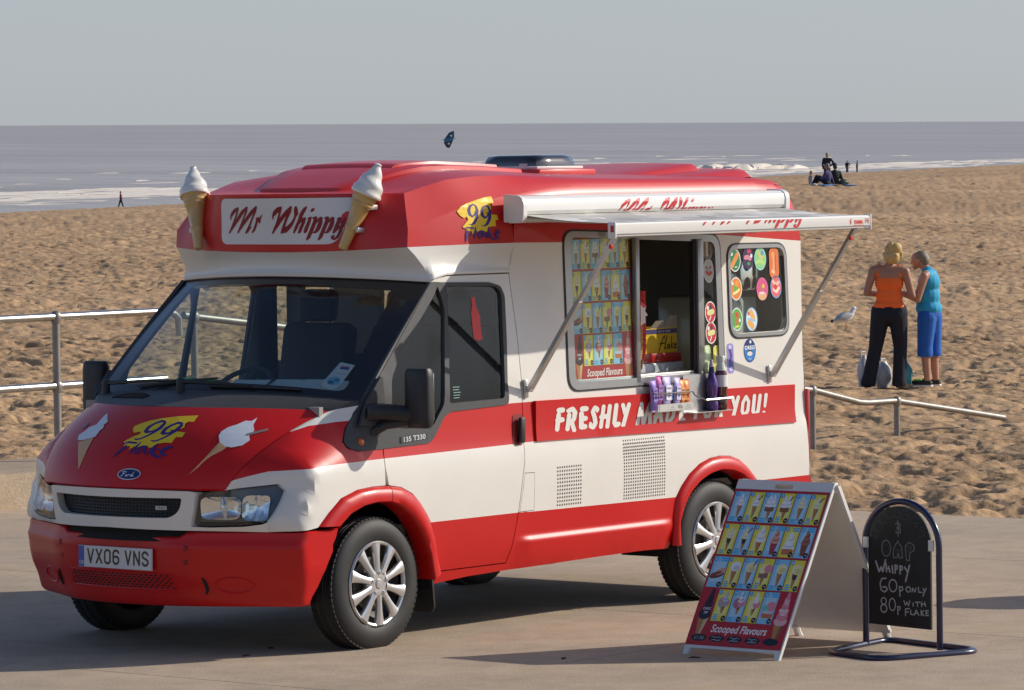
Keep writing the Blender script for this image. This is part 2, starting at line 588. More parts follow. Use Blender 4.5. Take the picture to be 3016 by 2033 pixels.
def build_sand():
    # adaptive fan of ground cells, finer near the promenade
    nr, nc = 1150, 620
    Zs = 25*np.exp(np.linspace(0, math.log(1000/25), nr))
    Zs = np.concatenate([np.linspace(25, 62, 620), np.linspace(62.1, 140, 420), 140*np.exp(np.linspace(0.004, math.log(1000/140), 200))])
    nr = len(Zs)
    th = np.linspace(-0.155, 0.155, nc)
    ZZ, TT = np.meshgrid(Zs, th, indexing='ij')
    LL = ZZ*TT
    X = CAM_POS.x+F2[0]*ZZ+R2[0]*LL; Y = CAM_POS.y+F2[1]*ZZ+R2[1]*LL
    z, pl, Zd, u = sand_base(X, Y)
    # trodden surface: overlapping foot dints and loose heaps
    det = np.zeros_like(z)
    wx = X+0.12*(vnoise(X*2.7, Y*2.7, 91)-.5); wy = Y+0.12*(vnoise(X*2.7, Y*2.7, 92)-.5)
    patch = np.clip(.45+1.3*(vnoise(X*0.33, Y*0.33, 93)-.35), .35, 1.15)
    det += 0.050*(vnoise(wx*1.3, wy*1.3, 1)-.5)
    det += 0.050*(vnoise(wx*2.5, wy*2.5, 2)-.5)
    n3 = vnoise(wx*4.4, wy*4.4, 3); det -= 0.085*np.clip(n3-.52, 0, 1)*2*patch
    n5 = vnoise(wx*5.9, wy*5.9, 13); det += 0.045*np.clip(n5-.55, 0, 1)*2*patch
    n4 = vnoise(wx*8.5, wy*8.5, 4); det -= 0.048*np.clip(n4-.5, 0, 1)*2
    det += 0.014*(vnoise(wx*17, wy*17, 5)-.5)
    big = 0.22*(vnoise(X*0.22, Y*0.22, 7)-.5)+0.35*(vnoise(X*0.06, Y*0.06, 8)-.5)*np.clip((Zd-40)/60, 0, 1)
    dry = np.clip((u-2)/22, 0, 1)
    on_prom = (X < 9.05+0.22*(vnoise(Y*1.3, X*0.0, 21)-.5)+0.10*(vnoise(Y*5.3, X*0.0, 22)-.5)) & (Y < 8.35)
    edge = np.clip((X-9.0)/2.2, 0, 1); edge = np.where(Y < 8.0, edge, 1.0)
    z = z*edge+(1-edge)*(pl+0.012)
    z = z+det*dry*(0.30+0.70*edge)*0.95+big*np.clip((Zd-30)/40, 0, 1)*dry*edge
    # tucked below the concrete where the promenade is
    z = np.where(on_prom, np.minimum(z, pl-0.25), z)
    n = nr*nc
    co = np.stack([X, Y, z], -1).reshape(-1, 3).astype(np.float32)
    i = np.arange(nr-1)[:, None]*nc+np.arange(nc-1)[None, :]
    q = np.stack([i, i+1, i+nc+1, i+nc], -1).reshape(-1, 4)
    q = q[:, ::-1]
    me = bpy.data.meshes.new('beach_sand')
    me.vertices.add(n); me.vertices.foreach_set('co', co.ravel())
    me.loops.add(q.size); me.loops.foreach_set('vertex_index', q.ravel().astype(np.int32))
    me.polygons.add(len(q)); me.polygons.foreach_set('loop_start', np.arange(0, q.size, 4, dtype=np.int32))
    me.polygons.foreach_set('loop_total', np.full(len(q), 4, np.int32))
    me.update(calc_edges=True)
    me.polygons.foreach_set('use_smooth', np.ones(len(q), bool))
    # wet fringe by the water
    wet = np.clip(1-(u-0)/9, 0, 1)*np.clip(1-(z-SEA_Z)/0.9, 0, 1)
    at = me.attributes.new('wet', 'FLOAT', 'POINT')
    at.data.foreach_set('value', wet.ravel().astype(np.float32))
    m = bpy.data.materials.new('sand')
    m.use_nodes = True
    nt = m.node_tree
    b = nt.nodes['Principled BSDF']
    tc = nt.nodes.new('ShaderNodeTexCoord')
    n1 = nt.nodes.new('ShaderNodeTexNoise'); n1.inputs['Scale'].default_value = 1.6; n1.inputs['Detail'].default_value = 7
    n2 = nt.nodes.new('ShaderNodeTexNoise'); n2.inputs['Scale'].default_value = 0.045; n2.inputs['Detail'].default_value = 3
    nt.links.new(tc.outputs['Object'], n1.inputs['Vector']); nt.links.new(tc.outputs['Object'], n2.inputs['Vector'])
    r1 = nt.nodes.new('ShaderNodeValToRGB')
    r1.color_ramp.elements[0].position = 0.32; r1.color_ramp.elements[0].color = (0.365, 0.232, 0.125, 1)
    r1.color_ramp.elements[1].position = 0.70; r1.color_ramp.elements[1].color = (0.555, 0.370, 0.210, 1)
    nt.links.new(n1.outputs['Fac'], r1.inputs['Fac'])
    mx = nt.nodes.new('ShaderNodeMix'); mx.data_type = 'RGBA'; mx.blend_type = 'MULTIPLY'
    r2 = nt.nodes.new('ShaderNodeValToRGB')
    r2.color_ramp.elements[0].position = 0.38; r2.color_ramp.elements[0].color = (0.88, 0.86, 0.84, 1)
    r2.color_ramp.elements[1].position = 0.62; r2.color_ramp.elements[1].color = (1.08, 1.06, 1.04, 1)
    nt.links.new(n2.outputs['Fac'], r2.inputs['Fac'])
    mx.inputs['Factor'].default_value = 1.0
    nt.links.new(r1.outputs[0], mx.inputs['A']); nt.links.new(r2.outputs[0], mx.inputs['B'])
    wa = nt.nodes.new('ShaderNodeAttribute'); wa.attribute_name = 'wet'
    m2 = nt.nodes.new('ShaderNodeMix'); m2.data_type = 'RGBA'
    nt.links.new(wa.outputs['Fac'], m2.inputs['Factor'])
    nt.links.new(mx.outputs['Result'], m2.inputs['A']); m2.inputs['B'].default_value = (0.16, 0.125, 0.09, 1)
    nt.links.new(m2.outputs['Result'], b.inputs['Base Color'])
    rr = nt.nodes.new('ShaderNodeMapRange'); rr.inputs['To Min'].default_value = 0.95; rr.inputs['To Max'].default_value = 0.16
    nt.links.new(wa.outputs['Fac'], rr.inputs['Value']); nt.links.new(rr.outputs[0], b.inputs['Roughness'])
    b.inputs['Specular IOR Level'].default_value = 0.25
    # dints too fine for the mesh far off
    n3_ = nt.nodes.new('ShaderNodeTexNoise'); n3_.inputs['Scale'].default_value = 3.2; n3_.inputs['Detail'].default_value = 5
    n4_ = nt.nodes.new('ShaderNodeTexNoise'); n4_.inputs['Scale'].default_value = 60; n4_.inputs['Detail'].default_value = 3
    nt.links.new(tc.outputs['Object'], n3_.inputs['Vector']); nt.links.new(tc.outputs['Object'], n4_.inputs['Vector'])
    bp = nt.nodes.new('ShaderNodeBump'); bp.inputs['Strength'].default_value = 0.55; bp.inputs['Distance'].default_value = 0.16
    dryv = nt.nodes.new('ShaderNodeMath'); dryv.operation = 'SUBTRACT'; dryv.inputs[0].default_value = 1.0; dryv.use_clamp = True
    nt.links.new(wa.outputs['Fac'], dryv.inputs[1])
    ds = nt.nodes.new('ShaderNodeMath'); ds.operation = 'MULTIPLY'; ds.inputs[1].default_value = 0.6
    nt.links.new(dryv.outputs[0], ds.inputs[0]); nt.links.new(ds.outputs[0], bp.inputs['Strength'])
    b2 = nt.nodes.new('ShaderNodeBump'); b2.inputs['Strength'].default_value = 0.25; b2.inputs['Distance'].default_value = 0.01
    nt.links.new(n3_.outputs['Fac'], bp.inputs['Height']); nt.links.new(n4_.outputs['Fac'], b2.inputs['Height'])
    nt.links.new(bp.outputs[0], b2.inputs['Normal']); nt.links.new(b2.outputs[0], b.inputs['Normal'])
    me.materials.append(m)
    o = bpy.data.objects.new('beach_sand', me); COL.objects.link(o)
    tagp(o, kind='structure')
    # the beach goes on past both edges of the picture
    for k, (a, bb) in enumerate(((-0.9, -0.1552), (0.1552, 0.9))):
        Zc = np.concatenate([np.linspace(12, 62, 60), 62*np.exp(np.linspace(0.02, math.log(900/62), 60))]); tc_ = np.linspace(a, bb, 40)
        Zg, Tg = np.meshgrid(Zc, tc_, indexing='ij'); Lg = Zg*Tg
        Xg = CAM_POS.x+F2[0]*Zg+R2[0]*Lg; Yg = CAM_POS.y+F2[1]*Zg+R2[1]*Lg
        zg, plg, _, ug = sand_base(Xg, Yg)
        zg = np.where((Xg < 9.05) & (Yg < 8.35), np.minimum(zg, plg-0.25), zg)
        P = np.stack([Xg, Yg, zg], -1)
        mb = MB().grid([[tuple(q) for q in row] for row in P])
        so = mobj('beach_sand', mb.v, [f[::-1] for f in mb.f], m, None, True); tagp(so, kind='structure')

def sand_z(x, y):
    z, pl, Zd, u = sand_base(np.array([float(x)]), np.array([float(y)]))
    return float(z[0])

build_sand()

# ---- concrete promenade (plane of the van frame), cast in bays with open joints
def concrete_mat(name, base, scale=1.0, stain=0.2):
    m = bpy.data.materials.new(name)
    m.use_nodes = True
    nt = m.node_tree
    b = nt.nodes['Principled BSDF']
    tc = nt.nodes.new('ShaderNodeTexCoord')
    def noise(s, d=5, r=0.6):
        n = nt.nodes.new('ShaderNodeTexNoise'); n.inputs['Scale'].default_value = s; n.inputs['Detail'].default_value = d; n.inputs['Roughness'].default_value = r
        nt.links.new(tc.outputs['Object'], n.inputs['Vector']); return n
    def ramp(src, a, ca, bpos, cb):
        r = nt.nodes.new('ShaderNodeValToRGB')
        r.color_ramp.elements[0].position = a; r.color_ramp.elements[0].color = (*ca, 1)
        r.color_ramp.elements[1].position = bpos; r.color_ramp.elements[1].color = (*cb, 1)
        nt.links.new(src, r.inputs['Fac']); return r
    def mul(a, c):
        x = nt.nodes.new('ShaderNodeMix'); x.data_type = 'RGBA'; x.blend_type = 'MULTIPLY'; x.inputs['Factor'].default_value = 1
        nt.links.new(a, x.inputs['A']); nt.links.new(c, x.inputs['B']); return x
    big = ramp(noise(0.55*scale, 6).outputs['Fac'], 0.3, tuple(c*(1-stain) for c in base), 0.7, tuple(c*1.08 for c in base))
    mid = ramp(noise(4.0*scale, 6, 0.7).outputs['Fac'], 0.35, (0.86, 0.85, 0.83), 0.65, (1.06, 1.05, 1.03))
    fine = ramp(noise(95*scale, 3, 0.8).outputs['Fac'], 0.32, (0.68, 0.66, 0.64), 0.62, (1.16, 1.15, 1.14))
    vor = nt.nodes.new('ShaderNodeTexVoronoi'); vor.inputs['Scale'].default_value = 46*scale
    nt.links.new(tc.outputs['Object'], vor.inputs['Vector'])
    peb = ramp(vor.outputs['Distance'], 0.03, (1.35, 1.32, 1.28), 0.2, (1, 1, 1))
    x = mul(mul(mul(big.outputs[0], mid.outputs[0]).outputs['Result'], fine.outputs[0]).outputs['Result'], peb.outputs[0])
    # wind-blown sand lies in warm smears
    sm = ramp(noise(1.1*scale, 4).outputs['Fac'], 0.52, (0, 0, 0), 0.72, (0.6, 0.6, 0.6))
    ms = nt.nodes.new('ShaderNodeMix'); ms.data_type = 'RGBA'
    nt.links.new(sm.outputs[0], ms.inputs['Factor']); nt.links.new(x.outputs['Result'], ms.inputs['A'])
    ms.inputs['B'].default_value = (0.48, 0.35, 0.22, 1)
    nt.links.new(ms.outputs['Result'], b.inputs['Base Color'])
    b.inputs['Roughness'].default_value = 0.9
    b.inputs['Specular IOR Level'].default_value = 0.3
    bp = nt.nodes.new('ShaderNodeBump'); bp.inputs['Strength'].default_value = 0.35; bp.inputs['Distance'].default_value = 0.008
    nt.links.new(noise(70*scale, 4, 0.7).outputs['Fac'], bp.inputs['Height']); nt.links.new(bp.outputs[0], b.inputs['Normal'])
    return m
CONC = concrete_mat('promenade_concrete', (0.50, 0.400, 0.300))
KERBC = concrete_mat('sea_wall_concrete', (0.46, 0.365, 0.265), 0.8, 0.3)

# bays: joints run along x (parallel to the wall) and slantwise in front of the van
prom = MB()
def slab(poly):
    prom.prism(poly, (0, 0, -0.25), (1, 0, 0), (0, 1, 0), (0, 0, 0.25))
g = 0.005
xj = [-45, -11.48, -4.21, -0.575, 3.06, 6.70, 9.4]
yj = [-40, -9.46, -2.19, 7.395]
for xa, xb in zip(xj[:-1], xj[1:]):
    for ya_, yb in zip(yj[:-1], yj[1:]):
        slab([(xa+g, ya_+g), (xb-g, ya_+g), (xb-g, yb-g), (xa+g, yb-g)])
po = prom.obj('promenade', CONC, None, False, matrix=M_VAN)
po.location = po.matrix_world.translation
tagp(po, kind='structure')
jf = MB().box((-18, -16, -0.27), (56, 48, 0.02))
jo = jf.obj('promenade_bed', DARK, None, False, matrix=M_VAN); tagp(jo, kind='structure')

# ---- sea wall kerb on the left
sw = MB()
prof = [(7.40, -0.3), (7.385, 0.24), (7.40, 0.275), (7.44, 0.285), (8.30, 0.30), (8.32, -0.3)]
P = []
for x in np.linspace(-45, 9.2, 60):
    P.append([(x, a+0.012*(float(vnoise(np.array([x*1.3]), np.array([b*3.0]), 5)[0])-.5), b+0.01*(float(vnoise(np.array([x*.9]), np.array([a]), 6)[0])-.5)) for a, b in prof])
sw.grid(P, flip=False)
sw.add([P[-1][k] for k in range(len(prof))], [tuple(range(len(prof)))])
so = sw.obj('sea_wall', KERBC, None, True, 25, matrix=M_VAN)
tagp(so, 'low pale concrete sea wall the steel railing stands on', 'wall')

# ---- sea
def build_sea():
    sea = MB()
    nz = 300
    Zs = 200*np.exp(np.linspace(0, math.log(9000/200), nz))
    P = []
    for Z in Zs:
        row = []
        for t in np.linspace(-0.9, 0.9, 90):
            L = Z*t
            row.append((CAM_POS.x+F2[0]*Z+R2[0]*L, CAM_POS.y+F2[1]*Z+R2[1]*L, SEA_Z))
        P.append(row)
    sea.grid(P, flip=True)
    m = bpy.data.materials.new('sea_water')
    m.use_nodes = True
    nt = m.node_tree
    b = nt.nodes['Principled BSDF']
    tc = nt.nodes.new('ShaderNodeTexCoord')
    mp = nt.nodes.new('ShaderNodeMapping'); mp.inputs['Rotation'].default_value = (0, 0, R_(-38)); mp.inputs['Scale'].default_value = (1, 0.22, 1)
    nt.links.new(tc.outputs['Object'], mp.inputs['Vector'])
    def noise(s, d, v):
        n = nt.nodes.new('ShaderNodeTexNoise'); n.inputs['Scale'].default_value = s; n.inputs['Detail'].default_value = d; n.inputs['Roughness'].default_value = 0.6
        nt.links.new(v, n.inputs['Vector']); return n
    n1 = noise(0.055, 8, mp.outputs[0]); n2 = noise(0.010, 4, mp.outputs[0])
    r = nt.nodes.new('ShaderNodeValToRGB')
    r.color_ramp.elements[0].position = 0.38; r.color_ramp.elements[0].color = (0.330, 0.300, 0.272, 1)
    r.color_ramp.elements[1].position = 0.62; r.color_ramp.elements[1].color = (0.460, 0.425, 0.392, 1)
    mxn = nt.nodes.new('ShaderNodeMath'); mxn.operation = 'MULTIPLY_ADD'; mxn.inputs[1].default_value = 0.5
    nt.links.new(n1.outputs['Fac'], mxn.inputs[0])
    h = nt.nodes.new('ShaderNodeMath'); h.operation = 'MULTIPLY'; h.inputs[1].default_value = 0.5
    nt.links.new(n2.outputs['Fac'], h.inputs[0]); nt.links.new(h.outputs[0], mxn.inputs[2])
    nt.links.new(mxn.outputs[0], r.inputs['Fac']); nt.links.new(r.outputs[0], b.inputs['Base Color'])
    b.inputs['Roughness'].default_value = 0.45
    b.inputs['Specular IOR Level'].default_value = 0.5
    bp = nt.nodes.new('ShaderNodeBump'); bp.inputs['Strength'].default_value = 0.9; bp.inputs['Distance'].default_value = 1.4
    n3 = noise(0.16, 6, mp.outputs[0])
    nt.links.new(n3.outputs['Fac'], bp.inputs['Height']); nt.links.new(bp.outputs[0], b.inputs['Normal'])
    o = mobj('sea', sea.v, sea.f, m, None, True)
    tagp(o, kind='structure')
build_sea()

# ---- surf along the waterline: ragged low ridges of foam
FOAM = mat('sea_foam', (0.74, 0.66, 0.56), 0.8, var=0.12, var_scale=0.8, bump=0.4, bump_scale=2.5)
def shore_pt(s, off):
    """point at distance s along the waterline (from the left) and off metres out to sea"""
    t = np.array([0.346, 0.938]); nrm = np.array([-0.938, 0.346])
    LZ = np.array([-45.0, 383.0])+t*s+nrm*off
    return (CAM_POS.x+F2[0]*LZ[1]+R2[0]*LZ[0], CAM_POS.y+F2[1]*LZ[1]+R2[1]*LZ[0])
def foam(mb, s0, s1, o0, o1, n, seed, lmax=22, hmax=.10):
    rg = random.Random(seed)
    for k in range(n):
        s = rg.uniform(s0, s1); o = rg.uniform(o0, o1)+3*math.sin(s*.05)
        L = rg.uniform(3, lmax); w = rg.uniform(.4, 2.2); h = rg.uniform(.03, hmax)
        P = []
        for i in range(9):
            f = i/8; e = math.sin(math.pi*f)**.6
            oo = o+rg.uniform(-.35, .35)+1.2*math.sin(f*3+k)
            row = []
            for q, zz in ((-1, 0), (-.5, .8), (.1, 1), (.6, .6), (1, 0)):
                x, y = shore_pt(s+L*(f-.5), oo+q*w/2*e)
                row.append((x, y, SEA_Z+.01+h*zz*e))
            P.append(row)
        mb.grid(P)
fm = MB()
foam(fm, -60, 130, 24, 52, 620, 3)
foam(fm, -60, 130, 10, 24, 60, 4, 14, .06)
foam(fm, 120, 560, 6, 30, 420, 5, 26, .12)
foam(fm, 285, 330, 25, 40, 70, 6, 8, 1.0)
foam(fm, 120, 560, 60, 120, 60, 8, 20, .15)
fo = fm.obj('surf_foam', FOAM, None, True, 180)
tagp(fo, kind='stuff')

# ---- unseen bank added behind the camera to darken what paint and glass reflect
bk = MB()
P = []
for a in np.linspace(-80, 80, 61):
    row = []
    for d, h in ((46, -.4), (52, 2.0), (60, 4.6), (72, 6.4), (95, 7.2), (130, 6.6)):
        j = float(vnoise(np.array([a*.5]), np.array([d*.2]), 77)[0])
        an = R_(a)+R_(219)
        row.append((CAM_POS.x+math.cos(an)*d, CAM_POS.y+math.sin(an)*d, h*(.75+.5*j)))
    P.append(row)
bk.grid(P)
bo_ = bk.obj('reflection_bank', mat('reflection_bank_dark', (.085, .085, .045), .95, var=.35, var_scale=.25), None, True, 60)
tagp(bo_, kind='structure')

# ================================================================== the ice cream van
VAN = empty('ice_cream_van', 'red and white ice cream van with two model cones on its roof, serving awning open', 'ice cream van', mw=M_VAN)

def _i(v, t): return np.interp(v, [a for a, _ in t], [b for _, b in t])
ZA=[(0,.90),(.30,.93),(.45,.972),(.75,.987),(.93,.987),(1.02,.970),(1.30,.955),(1.85,.888),(1.91,.884),(2.06,.92),(2.16,.922),(2.5,.80)]
ZC=[(0,.90),(.30,.93),(.45,.972),(.75,.987),(.93,.987),(1.02,.968),(1.30,.957),(2.05,.935),(2.16,.930),(2.2,.925),(2.5,.80)]
X0T=[(.2,.02),(.29,0.),(.36,-.03),(.42,-.055),(.48,-.075),(.57,-.085),(.62,-.065),(.654,-.04),(.66,-.055),(.70,-.06),(.876,-.071),(1.3,-.071)]
K=.3162
TB,SL_=.75,.43
def XT(t):
    t=np.abs(np.asarray(t,float)); return np.where(t<TB,K*t*t,K*TB*TB+SL_*(t-TB))
def TX(d):
    d=np.maximum(0,np.asarray(d,float)); return np.where(d<K*TB*TB,np.sqrt(d/K),TB+(d-K*TB*TB)/SL_)
def CR(t,z):
    return .085*np.clip((np.abs(t)-.72)/.45,0,1)*np.clip((np.asarray(z)-.66)/.21,0,1)**1.6
def x0(z): return _i(z,X0T)
def smin(a,b,k):
    h=np.clip(.5+.5*(b-a)/k,0,1); return b*(1-h)+a*h-k*h*(1-h)
def wside(x,z):
    a=_i(z,ZA); b=_i(z,ZC); t=np.clip((np.asarray(x)-2.15)/.35,0,1); t=t*t*(3-2*t)
    return a*(1-t)+b*t
EB=np.array([(.137,.644,.868),(.231,.728,1.076),(.706,.835,1.239)])
def edge(t):
    t=np.asarray(t,float)[...,None]
    return (1-t)**2*EB[0]+2*t*(1-t)*EB[1]+t*t*EB[2]
_te=np.linspace(0,1,200); _ex=edge(_te)
def W(x,z):
    x=np.asarray(x,float); z=np.asarray(z,float)
    zz=np.minimum(z,.9)
    t_=TX(x-x0(zz))
    for _ in range(3): t_=TX(x-x0(zz)-CR(t_,zz))
    p=.8*t_
    w=smin(p,wside(x,np.where(x<.8,np.minimum(z,.93),z)),.06)
    ye=np.interp(x,_ex[:,0],_ex[:,1]); ze=np.interp(x,_ex[:,0],_ex[:,2])
    ye=np.where(x>.706,.835+(x-.706)*.6,ye); ze=np.where(x>.706,1.239+(x-.706)*.5,ze)
    zs=np.minimum(.93,ze-.12)
    k=np.clip((z-zs)/np.maximum(ze-zs,.02),0,1.15)
    sh=w-(w-ye)*np.power(k,1.7)
    b=np.clip((x-.75)/.25,0,1); b=b*b*(3-2*b)
    front=np.where(x<1.0,sh,w)
    return np.where(x>=1.0,w,front*(1-b)+wside(x,z)*b)
def S(t,z):
    "front point from the plan parameter t (near side positive)"
    t=np.asarray(t,float); z=np.asarray(z,float)
    x=x0(np.minimum(z,.9))+XT(t)+CR(t,np.minimum(z,.9))
    y=np.sign(t)*smin(.8*np.abs(t),wside(x,np.minimum(z,.93)),.06)
    # smin lowers values near t=0 little
    return np.stack([x,-y,z],-1)

def near(off=0.0): return lambda x, z: np.stack([x, -(W(x, z)+off), z], -1)
def far(off=0.0): return lambda x, z: np.stack([x, W(x, z)+off, z], -1)
def tx(t, z): return float(x0(min(z, .9))+XT(t)+CR(t, min(z, .9)))      # plan parameter -> x
def quad3(a, b, c, t): return (1-t)**2*a+2*t*(1-t)*b+t*t*c

def side_part(name, outline, mats, off=0.0, which=('near', 'far'), **kw):
    res = []
    rim = kw.pop('rim', None)
    for s in which:
        sg = 1 if s == 'near' else -1
        fn = near(off) if s == 'near' else far(off)
        res.append(panel(name, outline, fn, mats, parent=kw.get('parent', VAN), rim=None if rim is None else (0, sg*rim, 0), flip=(s == 'far'),
                         **{k: v for k, v in kw.items() if k != 'parent'}))
    return res

# ------------------------------------------------------------------ doors
ARCH_F = [(.454, .669), (.53, .735), (.626, .803), (.753, .838), (.871, .847), (.999, .842), (1.093, .829), (1.182, .79), (1.247, .732), (1.302, .672), (1.334, .627), (1.367, .548), (1.388, .456), (1.419, .367)]
ARCH_FI = [(.603, .664), (.684, .721), (.784, .753), (.886, .764), (.988, .758), (1.074, .733), (1.162, .676), (1.234, .603), (1.281, .532), (1.318, .461), (1.345, .33)]
ARCH_R = [(3.442, .345), (3.446, .50), (3.462, .616), (3.507, .675), (3.58, .739), (3.676, .79), (3.773, .816), (3.87, .824), (3.967, .817), (4.055, .79), (4.133, .744), (4.195, .694), (4.235, .66), (4.275, .58), (4.30, .45), (4.302, .35)]
ARCH_RI = [(3.488, .345), (3.480, .472), (3.521, .571), (3.584, .641), (3.668, .696), (3.763, .73), (3.859, .744), (3.966, .734), (4.066, .705), (4.136, .662), (4.20, .60), (4.240, .50), (4.252, .35)]
zl_pts = [(.159, .909), (.287, .955), (.45, .968), (.626, .977), (.97, .983), (1.99, .995), (2.2, .999), (4.8, .975)]
def zlow(x): return np.interp(x, [a for a, _ in zl_pts], [b for _, b in zl_pts])
DOOR = [(.981, 1.037), (.977, .94), (.999, .845)]+[(a+.004, b) for a, b in ARCH_F[6:]]+[(1.984, .367), (2.021, .484), (2.046, .577), (2.058, .631), (2.082, .758), (2.110, .893), (2.120, 1.0),
        (2.137, 1.337), (2.140, 1.566), (2.135, 1.693), (2.129, 1.833), (2.125, 1.900), (1.614, 1.902), (1.514, 1.889), (1.478, 1.874),
        (1.559, 1.868), (1.951, 1.857), (2.040, 1.835), (2.067, 1.785), (2.044, 1.55), (2.011, 1.318), (2.017, 1.248), (2.009, 1.211), (1.532, 1.198), (1.472, 1.174), (1.385, 1.073), (1.344, 1.044), (.992, 1.037)]
def door_zone(x, z):
    r = (z < .629) | ((z > zlow(x)) & (z < 1.2125))
    return r.astype(int)
dl = [dens([(.95, float(zlow(.95))), (1.99, .995), (2.2, .999)], .1, False), [(1.30, .629), (2.2, .629)], [(1.99, 1.2125), (2.2, 1.2125)]]
doors = side_part('door', DOOR, [WHITE, RED], lines=dl, zone=door_zone, step=.09, edge_step=.05, rim=.02)
TRIM = [(.714, 1.052), (.786, 1.031), (.992, 1.034), (1.344, 1.041), (1.387, 1.070), (1.474, 1.171), (1.534, 1.195), (2.010, 1.208), (2.020, 1.248), (2.014, 1.318), (2.047, 1.55), (2.070, 1.785), (2.043, 1.838), (1.951, 1.860), (1.559, 1.871), (1.473, 1.877), (1.16, 1.574), (.844, 1.272), (.741, 1.148), (.699, 1.084)]
GL_M = roundpoly([(1.600, 1.850), (1.999, 1.838), (2.043, 1.804), (2.006, 1.445), (1.981, 1.243), (1.524, 1.238)], [.01, .03, .03, .0, .02, .02])
GL_Q = roundpoly([(1.523, 1.852), (1.549, 1.776), (1.558, 1.726), (1.480, 1.237), (1.37, 1.119), (1.113, 1.130), (1.068, 1.16), (1.057, 1.241), (1.076, 1.387), (1.162, 1.506), (1.479, 1.797)], [.005, .0, .01, .02, .03, .03, .03, .03, .03, .05, .02])
for k, d in enumerate(doors):
    w = ('near',) if k == 0 else ('far',)
    tr = side_part('window_surround', roundpoly(TRIM, [.02]*len(TRIM), 3), GREYP, .006, w, holes=(GL_M, GL_Q), step=.08, edge_step=.04, rim=.022, parent=d)[0]
    for gname, gp in (('door_glass', GL_M), ('quarter_light', GL_Q)):
        side_part(gname, gp, CLEAR, -.008, w, step=.2, edge_step=.1, parent=d)
    sg = -1 if k == 0 else 1
    # handle: flat dish with recess shade put into its darker red, upright grip
    side_part('handle_recess', roundpoly([(2.030, .990), (2.112, .985), (2.120, 1.155), (2.042, 1.150)], .02), mat('red_recess_shade', (.22, .006, .005), .5), .003, w, step=.2, edge_step=.1, parent=d)
    hb = MB().box((2.090, sg*(.972+.018), 1.068), (.042, .026, .138), rot=Matrix.Rotation(R_(2), 3, 'Y'), bev=.011)
    hb.obj('door_handle', BLACKP, d)
    # badge strip under the quarter light
    side_part('name_badge', [(1.108, 1.054), (1.329, 1.068), (1.330, 1.094), (1.109, 1.087)], BLACKP, .010, w, step=.2, edge_step=.2, rim=.006, parent=tr)
    ib = MB().lathe([(0, .012), (.012, .011), (.019, .006), (.022, 0), (.022, -.01)], 20, 'Y', (0, 0, 0))
    io = ib.obj('side_indicator', mat('amber_lens', (.75, .13, .015), .2, coat=.5), d)
    io.location = (.816, sg*(float(W(np.array(.816), np.array(1.076)))+.005), 1.076)
    if k == 0: io.scale = (1, -1, 1)

# ------------------------------------------------------------------ front wings
tt = np.linspace(1, 0, 14)
EBP = [(float(edge(t)[..., 0]), float(edge(t)[..., 2])) for t in tt]
HL_T = [(.645, .850), (.872, .871), (1.072, .890), (1.105, .857), (1.092, .79), (1.055, .721), (1.009, .700), (.901, .686), (.704, .682), (.604, .686), (.624, .757)]
hl_top = [(tx(.815, .866), .866), (tx(.872, .873), .873), (tx(1.072, .892), .892), (tx(1.109, .858), .858), (tx(1.096, .79), .79), (tx(1.060, .721), .721), (tx(1.047, .708), .708)]
WING = [(tx(1.035, .655), .652), (.39, .660), (.450, .667)]+[(a-.004, b) for a, b in ARCH_F[1:5]]+[(.972, .846), (.970, .94), (.974, 1.034), (.786, 1.029), (.710, 1.050), (.695, 1.084), (.738, 1.150), (.79, 1.206), (.836, 1.262)]
EBW = [(a, b-.004) for a, b in EBP]
WING = WING+[(.765, 1.250)]+EBW+[q for q in hl_top if q[0] > .137]
upx = [(.2, 1.02), (.40, 1.115), (.486, 1.147), (.567, 1.17), (.729, 1.185), (.9, 1.195)]
def wing_zone(x, z):
    u = np.interp(x, [a for a, _ in upx], [b for _, b in upx])
    r = (z > zlow(x)) & ~((z > u) & (x > .42))
    return r.astype(int)
wl = [dens([(.10, .885)]+zl_pts[:5]+[(1.0, .983)], .05, False), dens([(.42, 1.122), (.486, 1.147), (.567, 1.17), (.729, 1.185), (.82, 1.19)], .05, False)]
wings = side_part('front_wing', WING, [WHITE, RED], lines=wl, zone=wing_zone, step=.05, edge_step=.03, rim=.02)

# ------------------------------------------------------------------ bonnet
def bonnet(u, v):
    u = np.asarray(u, float); v = np.asarray(v, float)
    e = edge(np.clip(v, 0, 1))
    xc = quad3(-.071, .012, .283, v); zc = quad3(.876, 1.105, 1.2643, v)
    a = np.abs(u)
    g = a*a
    x = xc+(e[..., 0]-xc)*(g*.97+.03*a**6); y = -u*e[..., 1]; z = zc+(e[..., 2]-zc)*(.25*g+.75*a**5)
    return np.stack([x, y, z], -1)
bu = np.linspace(-1, 1, 41); bv = np.linspace(0, 1, 29)
P = [[tuple(bonnet(u, v)) for v in bv] for u in bu]
for row in P:
    a = Vector(row[0]); row.insert(0, (a.x+.02, a.y, a.z-.012))
    b = Vector(row[-1]); row.append((b.x+.01, b.y, b.z-.02))
bo = MB().grid(P).obj('bonnet', RED, VAN, True, 50)

